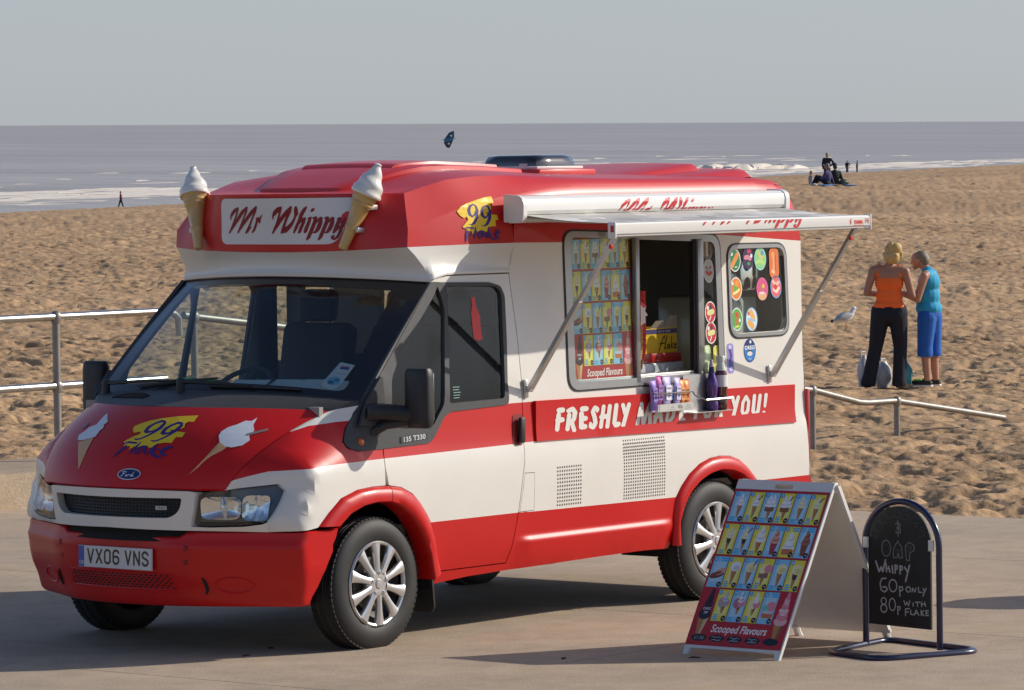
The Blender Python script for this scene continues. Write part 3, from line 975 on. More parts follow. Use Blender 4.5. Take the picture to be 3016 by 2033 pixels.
# ------------------------------------------------------------------ grille surround, grille, headlights
def zbot(t): return np.interp(abs(t), [0, .6, 1.02, 1.05], [.668, .659, .651, .651])
SUR = [(t, float(zbot(t))) for t in np.linspace(-1.03, 1.03, 25)]+[(1.043, .704), (1.005, .691), (.901, .679), (.704, .675), (.597, .679), (.618, .757), (.636, .835), (.640, .853)]
SUR += [(t, .866-.008*(t/.64)**2) for t in np.linspace(.60, -.60, 13)]+[(-a, b) for a, b in [(.640, .853), (.636, .835), (.618, .757), (.597, .679), (.704, .675), (.901, .679), (1.005, .691), (1.043, .704)]]
HOLE = roundpoly([(-.47, .722), (.47, .722), (.535, .757), (.555, .824), (-.555, .824), (-.535, .757)], [.05, .05, .06, .015, .015, .06], 5)
def Sx(dx): return lambda t, z: S(t, z)+np.array([dx, 0, 0])
sur = panel('grille_surround', SUR, Sx(-.004), [WHITE], holes=(HOLE,), step=.06, edge_step=.03, rim=(.055, 0, 0), parent=VAN, angle=50)
mg = bpy.data.materials.new('grille_mesh_black'); mg.use_nodes = True
nt = mg.node_tree; bs = nt.nodes['Principled BSDF']
tc = nt.nodes.new('ShaderNodeTexCoord'); vo = nt.nodes.new('ShaderNodeTexVoronoi'); vo.inputs['Scale'].default_value = 48; vo.inputs['Randomness'].default_value = 0.12
mpn = nt.nodes.new('ShaderNodeMapping'); mpn.inputs['Scale'].default_value = (.01, 1, 1.3)
nt.links.new(tc.outputs['Object'], mpn.inputs['Vector']); nt.links.new(mpn.outputs[0], vo.inputs['Vector'])
rp = nt.nodes.new('ShaderNodeValToRGB'); rp.color_ramp.elements[0].position = .45; rp.color_ramp.elements[0].color = (.004, .004, .004, 1); rp.color_ramp.elements[1].position = .62; rp.color_ramp.elements[1].color = (.028, .028, .03, 1)
nt.links.new(vo.outputs['Distance'], rp.inputs['Fac']); nt.links.new(rp.outputs[0], bs.inputs['Base Color'])
bp = nt.nodes.new('ShaderNodeBump'); bp.inputs['Strength'].default_value = .8; bp.inputs['Distance'].default_value = .01
nt.links.new(vo.outputs['Distance'], bp.inputs['Height']); nt.links.new(bp.outputs[0], bs.inputs['Normal']); bs.inputs['Roughness'].default_value = .5
grille = panel('grille', roundpoly([(-.60, .70), (.60, .70), (.60, .84), (-.60, .84)], .02), Sx(.045), mg, step=.08, parent=VAN)
HLG = roundpoly(HL_T, [.015]*len(HL_T), 3)
REFL = mat('lamp_reflector', (.80, .80, .80), .10, metal=1.0)
LAMPB = mat('lamp_housing', (.10, .105, .11), .35, coat=.4)
for s in (1, -1):
    hs = [(s*a, b) for a, b in (HLG if s == 1 else HLG[::-1])]
    cxy = np.mean(HLG, 0)
    small = [(s*(cxy[0]+(a-cxy[0])*.97), cxy[1]+(b-cxy[1])*.95) for a, b in (HLG if s == 1 else HLG[::-1])]
    hl = panel('headlight', small, Sx(.055), LAMPB, step=.07, edge_step=.03, parent=VAN, rim=(-.045, 0, 0))
    panel('lens', hs, Sx(-.003), glass('lamp_lens', (.93, .95, .95), 1.0), step=.05, edge_step=.03, parent=hl)
    # main reflector bowl and the ribbed indicator bowl
    def bowl(t0, z0, rt, rz, depth, ribs):
        P = []
        for i in range(11):
            r = i/10
            row = []
            for j in range(29):
                a = 2*math.pi*j/28
                ca, sa = math.cos(a), math.sin(a)
                sq = 1/max(abs(ca)**5+abs(sa)**5, 1e-6)**.2
                t = t0+rt*r*ca*sq; z = z0+rz*r*sa*sq
                q = S(np.array(s*t), np.array(z))
                d = .008+depth*(1-r*r)
                if ribs: d += .006*math.sin(t*150)
                row.append((q[0]+d, q[1], q[2]))
            P.append(row)
        return MB().grid(P)
    bowl(.765, .772, .110, .058, .040, False).obj('reflector', REFL, hl, True, 60)
    bowl(.955, .772, .075, .064, .026, True).obj('indicator', REFL, hl, True, 20)
    MB().lathe([(0, -.02), (.012, -.018), (.016, 0), (.012, .02), (0, .024)], 14, 'X', tuple(S(np.array(s*.765), np.array(.775))+np.array([.035, 0, 0]))).obj('bulb', CHROME, hl)

# ------------------------------------------------------------------ front bumper
XB = [(.24, .045), (.29, .015), (.36, .0), (.42, -.028), (.48, -.042), (.545, -.050), (.575, -.056), (.600, -.040), (.625, -.034), (.648, -.030), (.66, -.02)]
def bump_pt(t, z, dx=0.0):
    x = float(_i(z, XB))+float(XT(t))
    f = .004
    x = max(x, f) if x-f > .06 or x-f < -.06 else f+.5*((x-f)+math.sqrt((x-f)**2+.0012))  # flat middle for the number plate
    y = float(smin(.8*abs(t), wside(x, min(z, .93)), .06))
    return (x+dx, -math.copysign(y, t) if t else 0.0, z)
def tmax(z): return float(np.interp(z, [.27, .296, .412, .539, .654], [1.31, 1.33, 1.552, 1.773, 1.808]))
NT = 81
P = []
for i in range(NT):
    q = -1+2*i/(NT-1)
    row = []
    q0 = q*1.80
    k = min(1, max(0, (abs(q0)-.50)/.05)); k = k*k*(3-2*k)
    zt = .618+(.645-.618)*k
    zs = list(np.linspace(.285, .42, 6))+[.45, .48, .51, .535, .555, .572, .590, .605, zt-.012, zt]
    b0 = bump_pt(q*tmax(.285), .285); row.append((b0[0]+.07, b0[1]*.95, .262))
    row.append((b0[0]+.012, b0[1]*.99, .268))
    for z in zs: row.append(bump_pt(q*tmax(z), z))
    e = Vector(row[-1]); row.append((e.x+.012, e.y*.992, e.z+.006)); row.append((e.x+.08, e.y*.97, e.z+.006))
    P.append(row)
bm_ = MB().grid(P)
bumper = bm_.obj('front_bumper', RED, VAN, True, 55)
mb = MB()
for s in (-1, 1):
    for z, t in ((.568, .548), (.497, .540)):
        p = Vector(bump_pt(s*t, z)); mb.lathe([(0, .0), (.012, -.001), (.015, .004)], 14, 'X', (p.x-.002, p.y, p.z))
mb.obj('plug', mat('red_recess_shade', (.22, .006, .005), .5), bumper)  # shade of the dimples put into the discs as darker red
mb = MB()
for r in range(6):
    for c in range(22):
        t = -.425+c*.0405+(r % 2)*.02; z = .362+r*.0125
        if t > .44: continue
        p = Vector(bump_pt(t, z, -.0015))
        q = ell(0, 0, .0135, .0046, 8)
        mb.add([(p.x, p.y+a, p.z+b) for a, b in q], [tuple(range(8))])
tagp(mb.obj('air_slots', DARK, bumper, False), kind='stuff')
mb = MB()
P = [bump_pt(t, z, .002) for t, z in dens([(-.46, .352), (.46, .352), (.46, .436), (-.46, .436)], .05)]
mb.tube(P, .005, 6, closed=True)
mb.obj('intake_rim', RED, bumper)
for s in (-1, 1):
    P = [bump_pt(s*(.805+.115*math.cos(a)*(1.0 if math.cos(a) > 0 else .92)), .378+.040*math.sin(a), -.001) for a in np.linspace(0, 2*math.pi, 33)[:-1]]
    MB().tube(P, .0055, 6, closed=True).obj('fog_lamp_blank', RED, bumper)
    P = [bump_pt(s*(.628+.016*math.cos(a)), .375+.042*math.sin(a), -.002) for a in np.linspace(-1.5, 1.5, 12)]
    MB().tube(P, [.003+.007*math.sin(math.pi*i/11) for i in range(12)], 6).obj('tow_eye_slot', DARK, bumper)
# dark slot between bumper and grille surround
panel('shut_line', [(t, .60) for t in np.linspace(-1.05, 1.05, 21)]+[(t, .70) for t in np.linspace(1.05, -1.05, 21)], Sx(.05), DARK, step=.1, parent=VAN)

# number plate
pl = empty('number_plate', parent=VAN, loc=(-.004, 0, .506))
pl.rotation_euler = (0, R_(1.5), 0)
MB().box((0, 0, 0), (.008, .52, .111), bev=.002).obj('plate_blank', mat('plate_white', (.62, .62, .61), .3, coat=.3), pl)
pr = Print()
INKW = (.62, .62, .61)
pr.add(rrect(-.258, -.053, .258, .053, .006), INKW)
pr.add([(-.258, -.053), (-.217, -.053), (-.217, .053), (-.258, .053)], srgb('1f4fa8'))
pr.adds(text_polys('GB', .026, -.2375, -.040, .01, align='CENTER'), (.6, .6, .5))
# charactered stroke by stroke, narrow block digits
def plate_char(c, x, w=.050, h=.079, sw=.0125):
    y0 = -.0365; hw = w/2-sw/2; hh = h-sw; yb = y0+sw/2; yt = yb+hh; ym = yb+hh/2
    L = {'V': [[(-hw, yt), (0, yb), (hw, yt)]], 'X': [[(-hw, yt), (hw, yb)], [(hw, yt), (-hw, yb)]], 'N': [[(-hw, yb), (-hw, yt), (hw, yb), (hw, yt)]],
         '0': [[(-hw, yb+.01), (-hw+.01, yb), (hw-.01, yb), (hw, yb+.01), (hw, yt-.01), (hw-.01, yt), (-hw+.01, yt), (-hw, yt-.01), (-hw, yb+.01)]],
         '6': [[(hw, yt-.010), (hw-.01, yt), (-hw+.01, yt), (-hw, yt-.01), (-hw, yb+.01), (-hw+.01, yb), (hw-.01, yb), (hw, yb+.01), (hw, ym-.006), (hw-.01, ym+.002), (-hw, ym+.002)]],
         'S': [[(hw, yt-.012), (hw-.01, yt), (-hw+.01, yt), (-hw, yt-.01), (-hw, ym+.012), (-hw+.008, ym+.004), (hw-.008, ym-.004), (hw, ym-.012), (hw, yb+.01), (hw-.01, yb), (-hw+.01, yb), (-hw, yb+.012)]]}
    for pts in L[c]:
        pr.adds(stroke([(x+a, b) for a, b in pts], sw, 8), (.012, .012, .012))
for c, x in zip('VX06VNS', (-.183, -.123, -.063, -.003, .083, .143, .203)):
    plate_char(c, x+.012)
pr.obj('plate_print', lambda a, b: np.stack([a*0-.0052, -a, b], -1), pl, print_mat('print_gloss', .25, .4))

# ------------------------------------------------------------------ wheel arches (flared lips), mud flaps, wells
def flare(outer, inner, side, name='wheel_arch'):
    n = 40
    def rs(pl_):
        a = np.array(pl_, float); d = np.r_[0, np.cumsum(np.linalg.norm(np.diff(a, axis=0), axis=1))]
        s = np.linspace(0, d[-1], n); return np.stack([np.interp(s, d, a[:, 0]), np.interp(s, d, a[:, 1])], -1)
    o, i_ = rs(outer), rs(inner)
    P = []
    sg = -1 if side == 'near' else 1
    for a, b in zip(o, i_):
        row = []
        for f, pr_ in ((0, -.006), (.04, .006), (.25, .020), (.6, .028), (.92, .026), (1.0, .016), (1.0, -.02), (1.0, -.09)):
            q = a+(b-a)*f
            w = float(W(np.array(q[0]), np.array(max(q[1], .45))))
            row.append((q[0], sg*(w+pr_), q[1]))
        P.append(row)
    return MB().grid(P).obj(name, RED, VAN, True, 50)
for side in ('near', 'far'):
    sg = -1 if side == 'near' else 1
    flare(ARCH_F[:6], ARCH_FI[:5]+[(.992, .757)], side)
    flare([(1.004, .8415)]+ARCH_F[6:], [(.996, .7565)]+ARCH_FI[5:], side)
    flare(ARCH_R, ARCH_RI, side)
    for hx, rr in ((.93, .44), (3.866, .42)):
        mbw = MB()
        P = []
        for a in np.linspace(-.15, math.pi+.15, 19):
            P.append([(hx+rr*math.cos(a), sg*y, .34+rr*math.sin(a)) for y in (.93, .60)])
        mbw.grid(P)
        mbw.add([p[1] for p in P], [tuple(range(len(P)))])
        mbw.obj('wheel_well', DARK, VAN)
    fl = MB().prism(roundpoly([(0, 0), (.24, 0), (.24, .40), (0, .40)], .04), (1.385, sg*.955, .155), (0, -sg, 0), (-.10, 0, 1), (.012, 0, 0))
    fl.obj('mud_flap', BLACKP, VAN)

# ------------------------------------------------------------------ wheels
def make_wheel(parent, x, sg):
    w = empty('wheel', parent=parent)
    w.matrix_local = Matrix.Translation((x, sg*.958, .341)) @ (Matrix.Identity(4) if sg < 0 else Matrix.Rotation(math.pi, 4, 'Z'))
    # local: y=0 outer face plane, +y inboard
    tp = [(.222, .030), (.226, .004), (.250, -.006), (.290, -.003), (.318, .006), (.331, .016), (.338, .026), (.3405, .040), (.3405, .052), (.3445, .054), (.3445, .060), (.340, .064), (.340, .070), (.3455, .074), (.3455, .108), (.340, .112), (.340, .118), (.3445, .122), (.3445, .150), (.338, .165), (.30, .185), (.25, .19), (.222, .18)]
    MB().lathe(tp, 72, 'Y').obj('tyre', RUBBER, w, True, 40)
    tr = MB()
    for k in range(72):
        a = 2*math.pi*k/72
        for y0, y1 in ((.018, .056), (.126, .168)):
            c = Vector((.3385*math.cos(a), (y0+y1)/2, .3385*math.sin(a)))
            rot = Matrix.Rotation(-a, 3, 'Y')
            tr.box((c.x, c.y, c.z), (.008, y1-y0, .0215), 0, rot)
    tagp(tr.obj('tread_blocks', RUBBER, w, False), kind='stuff')
    MB().lathe([(.0, .09), (.13, .085), (.2, .07), (.224, .05), (.226, .16)], 40, 'Y').obj('rim', mat('dark_steel', (.06, .058, .055), .5, metal=.5), w, True, 40)
    MB().lathe([(.05, .05), (.135, .05), (.137, .058), (.137, .075)], 40, 'Y').obj('brake_disc', mat('brake_iron', (.22, .19, .17), .45, metal=.6), w, True, 30)
    tm = MB()
    tm.lathe([(.218, .022), (.221, .002), (.214, -.006), (.205, -.002), (.200, .012)], 72, 'Y')
    tm.lathe([(0, -.010), (.028, -.010), (.045, -.012), (.072, -.008), (.082, .006), (.078, .03)], 40, 'Y')
    for k in range(10):
        a = 2*math.pi*(k+.5)/10+R_(3)
        prof = [(.060, .024), (.09, .0185), (.14, .0215), (.18, .028), (.213, .036)]
        Pk = []
        for r, hw in prof:
            y = -.010+.010*((r-.066)/.147)**2*.4
            bend = .10*(r-.066)
            ring = []
            for off, dy in ((-1, .016), (-.92, .002), (-.45, -.004), (.1, -.005), (.75, -.002), (.95, .003), (1, .016)):
                aa = a+off*hw/r+bend*.0
                ring.append((r*math.cos(aa), y+dy, r*math.sin(aa)))
            Pk.append(ring)
        tm.grid(Pk)
    tm.obj('wheel_trim', WHEELS, w, True, 38)
    nb = MB()
    for k in range(5):
        a = 2*math.pi*k/5+math.pi/2
        nb.lathe([(0, -.019), (.007, -.018), (.011, -.013), (.012, -.006)], 14, 'Y', (.056*math.cos(a), 0, .056*math.sin(a)))
    nb.obj('wheel_nuts', CHROME, w)
    MB().lathe([(0, -.017), (.022, -.016), (.027, -.012), (.028, -.008)], 30, 'Y').obj('hub_cap', WHEELS, w)
    return w
wheel0 = make_wheel(VAN, .93, -1)
for x, sg in ((3.866, -1), (.93, 1), (3.866, 1)):
    c = copy_tree(wheel0, VAN)
    c.matrix_local = Matrix.Translation((x, sg*.958, .341)) @ (Matrix.Rotation(R_(10), 4, 'Y') if sg < 0 else Matrix.Rotation(math.pi, 4, 'Z'))

# ------------------------------------------------------------------ body side behind the doors
def Wb(x, z):
    w = W(x, z)
    a = np.clip((np.asarray(x)-2.05)/.10, 0, 1)*np.clip((3.46-np.asarray(x))/.10, 0, 1)
    a = a*a*(3-2*a)
    q = np.clip((.505-.030*0-np.asarray(z))/.035, 0, 1); q = q*q*(3-2*q)
    return w+.016*a*q-.010*a*np.clip((.36-np.asarray(z))/.05, 0, 1)
BODY = [(1.405, .300), (1.684, .317), (1.942, .323), (2.319, .328), (2.803, .335), (3.203, .337), (3.43, .330)]+[(a-.002, b) for a, b in ARCH_R[:3]]+ARCH_R[3:12]+[(a+.002, b) for a, b in ARCH_R[12:]]
BODY += [(4.766, .355), (4.772, .60), (4.750, .660), (4.742, .83), (4.736, .88), (4.728, .93), (4.742, 1.06), (4.742, 1.156), (4.735, 1.347), (4.742, 1.60), (4.75, 1.878), (4.757, 2.02), (4.742, 2.155)]
BODY += [(x, 2.155) for x in np.arange(4.6, 2.2, -.2)]+[(2.132, 2.155), (2.131, 1.905), (2.135, 1.833), (2.141, 1.693), (2.146, 1.566), (2.143, 1.337), (2.126, 1.0), (2.116, .893), (2.088, .758), (2.064, .631), (2.052, .577), (2.027, .484), (1.990, .361), (1.425, .361)]
SW = roundpoly([(2.560, 1.278), (3.945, 1.278), (3.938, 2.05), (2.560, 2.098)], .085, 6)
RW = roundpoly([(4.056, 1.505), (4.583, 1.505), (4.577, 1.985), (4.056, 1.985)], .075, 6)
FLAP = [(2.114, .838), (2.198, .836), (2.195, .630), (2.069, .630)]
def zrw(x): return np.interp(x, [2.1, 2.62, 3.98, 4.667, 4.8], [2.066, 2.057, 2.069, 2.023, 2.015])
def body_zone(x, z):
    r = (z < np.where(x > 4.2, .658, np.interp(x, [1.3, 2.05, 2.2, 3.46], [.629, .630, .6255, .616]))) | (z > zrw(x)) | ((z > zlow(x)) & (z < 1.2125) & (x < 2.24))
    return r.astype(int)
bl = [[(1.95, .629), (2.2, .6255), (3.5, .6155)], [(4.2, .658), (4.8, .658)], dens([(2.1, 2.066), (2.62, 2.057), (3.98, 2.069), (4.667, 2.023), (4.8, 2.015)], .2, False), [(2.1, .998), (2.24, .9995)], [(2.1, 1.2125), (2.24, 1.2125)], [(2.24, .99), (2.24, 1.2125)],
      ]+[dens([(2.04, z), (3.47, z)], .04, False) for z in (.515, .503, .493, .483, .472, .46)]
for s in ('near', 'far'):
    sg = -1 if s == 'near' else 1
    fn = (lambda x, z, sg=sg: np.stack([x, sg*Wb(x, z), z], -1))
    W2 = roundpoly([(2.22, 1.40), (2.75, 1.40), (2.75, 1.95), (2.22, 1.95)], .05)
    W3 = roundpoly([(3.20, 1.50), (3.75, 1.50), (3.75, 1.93), (3.20, 1.93)], .05)
    hl_ = (SW, RW, FLAP) if s == 'near' else (W2, W3)
    side_body = panel('body_side', BODY, fn, [WHITE, RED], holes=hl_, lines=bl, zone=body_zone, step=.10, edge_step=.06, rim=(0, -sg*.03, 0), parent=VAN, flip=(s == 'far'), angle=40)
    if s == 'near':
        BODY_NEAR = side_body
        panel('filler_flap', [(2.117, .835), (2.195, .833), (2.192, .633), (2.074, .633)], near(.0), WHITE, step=.1, parent=side_body, rim=(0, .015, 0))
    else:
        for hw in (W2, W3): panel('side_glass', hw, far(-.012), CLEAR, step=.3, parent=side_body, flip=True)
# dark backing behind the shut lines
for sg in (-1, 1):
    for (xa, za, xb, zb) in ((2.0, .33, 2.16, .63), (2.05, .60, 2.20, 1.9), (2.09, .62, 2.21, .86), (.93, .80, 1.02, 1.06)):
        MB().box(((xa+xb)/2, sg*.905 if zb < 1.5 else sg*.86, (za+zb)/2), (xb-xa, .02, zb-za)).obj('shut_line', DARK, VAN)
# perforated vents low on the near side
vm = MB()
def dots(x_0, x_1, z_0, z_1, nx, nz, r):
    for i in range(nx):
        for j in range(nz):
            x = x_0+(x_1-x_0)*i/(nx-1); z = z_0+(z_1-z_0)*j/(nz-1)
            y = -(float(Wb(np.array(x), np.array(z)))+.0012)
            vm.add([(x+r*math.cos(a), y, z+r*1.15*math.sin(a)) for a in np.linspace(0, 2*math.pi, 9)[:-1]], [tuple(range(8))[::-1]])
dots(2.396, 2.597, .645, .848, 11, 11, .0052)
dots(2.985, 3.352, .640, .958, 19, 19, .0050)
tagp(vm.obj('vent_holes', mat('vent_shadow', (.10, .085, .065), .8), BODY_NEAR, False), kind='stuff')

# slogan panel: raised red sheet
SLOG = rrect(2.222, .978, 4.618, 1.214, .012)
def slog_fn(x, z):
    # follows the measured edges: lower left .999, lower right .972, upper left 1.216, upper right 1.190
    k = (x-2.222)/(4.618-2.222); s = (z-.978)/(1.214-.978)
    zz = (1-s)*(.999+(.972-.999)*k)+s*(1.216+(1.190-1.216)*k)
    return np.stack([x, -(wside(x, np.full_like(zz, 1.08))+.012+.0*zz)+.09*(0), zz], -1)
def slog_surf(x, z, off=.012):
    w = np.where(np.abs(z) > 0, np.maximum(wside(x, z), wside(x, np.full_like(z, 1.06))), 0)
    return np.stack([x, -(w+off), z], -1)
sl = panel('slogan_panel', [(2.222, .999), (4.618-.0, .972), (4.625, 1.190), (2.227, 1.216)], lambda x, z: slog_surf(x, z), RED, step=.2, edge_step=.1, rim=(0, .03, 0), parent=VAN)

# rear end
rb_ = MB()
ys = np.linspace(-1, 1, 15); zz_ = [.36, .62, .9, 1.3, 1.8, 2.15]
P = []
for z in zz_:
    w = float(wside(4.7, z)); P.append([(4.742+(0.03 if z < .65 else 0)+.02*(1-q*q), q*w, z) for q in ys])
rb_.grid(P, flip=True)
rb_.obj('rear_panel', WHITE, VAN)
MB().box((4.80, 0, .50), (.12, 1.93, .24), bev=.03).obj('rear_bumper', RED, VAN)
for sg in (-1, 1):
    MB().box((4.752, sg*.955, .95), (.03, .06, .42), bev=.01).obj('tail_light', mat('tail_lens', (.45, .01, .012), .2, coat=.5), VAN)

# underside, floor and firewall keep the daylight out of the shell
ub = MB()
ub.box((2.75, 0, .40), (3.9, 1.5, .10)); ub.box((.95, 0, .42), (1.2, 1.05, .16)); ub.box((2.9, -.2, .31), (.5, .3, .14)); ub.box((2.9, .55, .29), (1.6, .12, .1))
ub.box((3.866, 0, .34), (.1, 1.6, .1)); ub.box((.93, 0, .32), (.08, 1.6, .08)); ub.box((.20, 0, .55), (.06, 1.1, .4))
ub.obj('underside', mat('underbody', (.015, .014, .013), .8), VAN, False)

# ------------------------------------------------------------------ windscreen, pillars, scuttle
def wsB(u): return np.stack([.74+.11*u*u, -.93*u, 1.33-.045*u*u], -1)
def wsT(u):
    y = .873*u; q = (y/.8)**2
    return np.stack([1.2445+.2402*q-.0305*q*q, -y, 1.9045-.0281*q], -1)
def wsfn(off=0.0):
    def f(u, v):
        u = np.asarray(u, float); v = np.asarray(v, float)
        a, b = wsB(u), wsT(u)
        p = a+(b-a)*v[..., None]
        k = (.035*4*v*(1-v)*(1-.6*u*u)+off)[..., None]
        return p+k*np.array([-.76, 0, .65])
    return f
ws_out = [(-1, 0)]+[(u, 0) for u in np.linspace(-.95, .95, 25)]+[(1, 0), (1, 1)]+[(u, 1) for u in np.linspace(.95, -.95, 25)]+[(-1, 1)]
ws_in = roundpoly([(-.885, .055), (.885, .055), (.838, .925), (-.838, .925)], .06, 5)
panel('windscreen_surround', ws_out, wsfn(), mat('black_ceramic', (.012, .012, .013), .25, coat=.4), holes=(ws_in,), step=.08, edge_step=.06, parent=VAN, rim=(.02, 0, -.012))
WSC = panel('windscreen', ws_in, wsfn(.001), TINT, step=.12, edge_step=.06, parent=VAN)
# A pillars
for sg in (1, -1):
    P = []
    for v in np.linspace(0, 1, 12):
        a = wsfn()(np.array(float(sg)), np.array(v))
        xs, zs = .844+(1.473-.844)*v, 1.272+(1.877-1.272)*v
        b = np.array([xs+.004, -sg*(float(W(np.array(xs), np.array(zs)))+.004), zs-.004])
        m_ = (a+b)/2+np.array([-.010, -sg*.010, .006])
        P.append([tuple(a+np.array([.02, sg*.01, 0])), tuple(a), tuple(m_), tuple(b), tuple(b+np.array([.01, sg*.03, 0]))])
    MB().grid(P, flip=(sg < 0)).obj('windscreen_pillar', GREYP, VAN)
# scuttle
def bonT(u):
    y = .835*u; q = (y/.8)**2
    return np.stack([.2829+.3578*q+.0282*q*q+.006, -y, 1.2643-.0232*q+.002], -1)
P = []
for u in np.linspace(-1, 1, 33):
    a, b = bonT(u), wsB(u)
    e = np.array([.80, -.93*u, 1.245])
    row = [tuple(a+np.array([.004, 0, -.02]))]
    for k in np.linspace(0, 1, 7):
        q = a+(b-a)*k
        row.append((q[0], q[1], q[2]+.012*math.sin(math.pi*k)))
    row.append(tuple(b+np.array([.03, 0, -.01])))
    P.append(row)
# turned down to meet the wing at both ends
for end, sg in ((0, -1), (-1, 1)):
    row = []
    for q in P[end]:
        row.append((q[0]+.01, q[1]*1.012, q[2]-.05))
    P.insert(0, row) if end == 0 else P.append(row)
scut = MB().grid(P).obj('scuttle', GREYP, VAN, True, 45)
vg = MB()
for k in range(15):
    u = -.62+.026*k
    h = .35+.35*math.sin(math.pi*k/14)
    a, b = bonT(u), wsB(u)
    p = a+(b-a)*(.30); q = a+(b-a)*(.30+.38*h)
    vg.tube([(p[0], p[1], p[2]+.013), (q[0], q[1], q[2]+.016)], .004, 5)
vg.obj('air_intake', BLACKP, scut)
# wipers
def wiper(u0, u1, v1, lift=.028):
    base = (bonT(np.array(u0))*.28+wsB(np.array(u0))*.72)+np.array([0, 0, .045])
    tip = wsfn(.022)(np.array(u1), np.array(v1))
    mid = base*.45+tip*.55+np.array([-.012, 0, .012])
    m = MB()
    m.lathe([(0, .04), (.018, .036), (.022, .0), (.022, -.05)], 14, 'Z', tuple(base))
    m.tube([tuple(base+np.array([0, 0, .02])), tuple(mid), tuple(tip)], [.012, .009, .006], 6)
    return m, tip
for u0, (ua, va), (ub_, vb) in ((-.88, (-.62, .020), (.02, .075)), (-.12, (-.02, .012), (.62, .030))):
    m, tip = wiper(u0, (ua+ub_)/2, (va+vb)/2)
    pts = [tuple(wsfn(.012)(np.array(ua+(ub_-ua)*k), np.array(va+(vb-va)*k))) for k in np.linspace(0, 1, 9)]
    m.tube(pts, .0065, 6)
    m.obj('wiper', BLACKP, VAN)

# ------------------------------------------------------------------ door mirrors
for sg in (-1, 1):
    mi = MB()
    P = []
    prof = [(1.140, .60), (1.155, .86), (1.19, 1.0), (1.30, 1.02), (1.40, 1.0), (1.432, .90), (1.446, .70)]
    for z, k in prof:
        row = []
        for j in range(20):
            a = 2*math.pi*j/20
            ca, sa = math.cos(a), math.sin(a)
            sq = 1/max(abs(ca)**4+abs(sa)**4, 1e-6)**.25
            row.append((1.055+.042*k*ca*sq, sg*(1.153+.078*(.5+.5*k)*sa*sq), z))
        row.append(row[0]); P.append(row)
    mi.grid(P)
    mi.add(P[0][:-1], [tuple(range(20))]); mi.add(P[-1][:-1], [tuple(range(20))])
    mo = mi.obj('door_mirror', BLACKP, VAN, True, 50)
    am = MB()
    am.tube([(.86, sg*.945, 1.225), (.95, sg*.99, 1.225), (1.05, sg*1.11, 1.21)], [.050, .045, .042], 12)
    am.tube([(.90, sg*.945, 1.12), (.97, sg*1.0, 1.16), (1.05, sg*1.10, 1.175)], [.03, .026, .026], 10)
    am.obj('mirror_arm', BLACKP, mo)
    MB().box((1.1, sg*1.153, 1.30), (.004, .12, .24), bev=.001).obj('mirror_glass', CHROME, mo)
    # sail plate
    sp = MB().prism([(.80, 1.16), (.99, 1.15), (1.00, 1.24), (.98, 1.40), (.965, 1.405), (.86, 1.29)], (0, sg*.955, 0), (1, 0, 0), (0, 0, 1), (0, sg*.018, 0))
    sp.obj('sail_plate', GREYP, mo, False)

# ------------------------------------------------------------------ roof: white gutter flare, red moulding
def lowf(y):
    q = (y/.8)**2
    return np.array([1.2116+.0846*q+.0544*q*q, y, 2.035+.0225*q])
def cref(y):
    q = (y/.8)**2
    return np.array([1.123+.3926*q+.039*q*q, y, 2.345-.0069*q])
side_x = [1.43, 1.5, 1.6, 1.7, 1.8, 1.9, 2.0, 2.131]
def yl(x): return float(np.interp(x, [1.363, 1.5, 1.65, 1.8, 2.0, 2.131], [.826, .850, .876, .897, .915, .922]))
def gut(u): # windscreen top edge, u in -1..1
    return wsT(np.array(u))
cols = []
for f in np.linspace(0, 1, 15):
    a = lowf(.826*f); b = gut(-f)
    b2 = np.array([b[0]-.016, b[1], b[2]+.022]); b1 = np.array([b[0]-.012, b[1], b[2]+.004])
    m1 = a*.72+b2*.28+np.array([.018, 0, .0]); m2 = a*.40+b2*.60+np.array([.030, 0, -.004]); m3 = a*.14+b2*.86+np.array([.018, 0, 0])
    cols.append([a, m1, m2, m3, b2+np.array([.004, 0, .004]), b2, b1, b+np.array([.02, 0, -.004])])
for x in side_x:
    a = np.array([x, yl(x), 2.059+.006*min(1, (x-1.363)/.4)])
    xg = max(x, 1.50) if x > 1.43 else 1.492
    zg = float(np.interp(xg, [1.48, 1.514, 1.614, 2.131], [1.880, 1.895, 1.908, 1.906]))
    yw = float(W(np.array(xg), np.array(zg)))
    k = min(1, (x-1.363)/.25)
    b2 = np.array([xg, yw+.010, zg+.014]); b1 = np.array([xg, yw+.008, zg+.002])
    nrm = np.array([.02*(1-k), -.014, 0])
    m1 = a*.72+b2*.28+nrm*.6; m2 = a*.40+b2*.60+nrm; m3 = a*.14+b2*.86+nrm*.6
    cols.append([a, m1, m2, m3, b2+np.array([0, -.002, .004]), b2, b1, np.array([xg, yw-.01, zg-.002])])
mb = MB()
for sg in (1, -1):
    mb.grid([[(p[0], sg*p[1], p[2]) for p in c] for c in cols], flip=(sg < 0))
gutter = mb.obj('roof_gutter_flare', WHITE, VAN, True, 45)

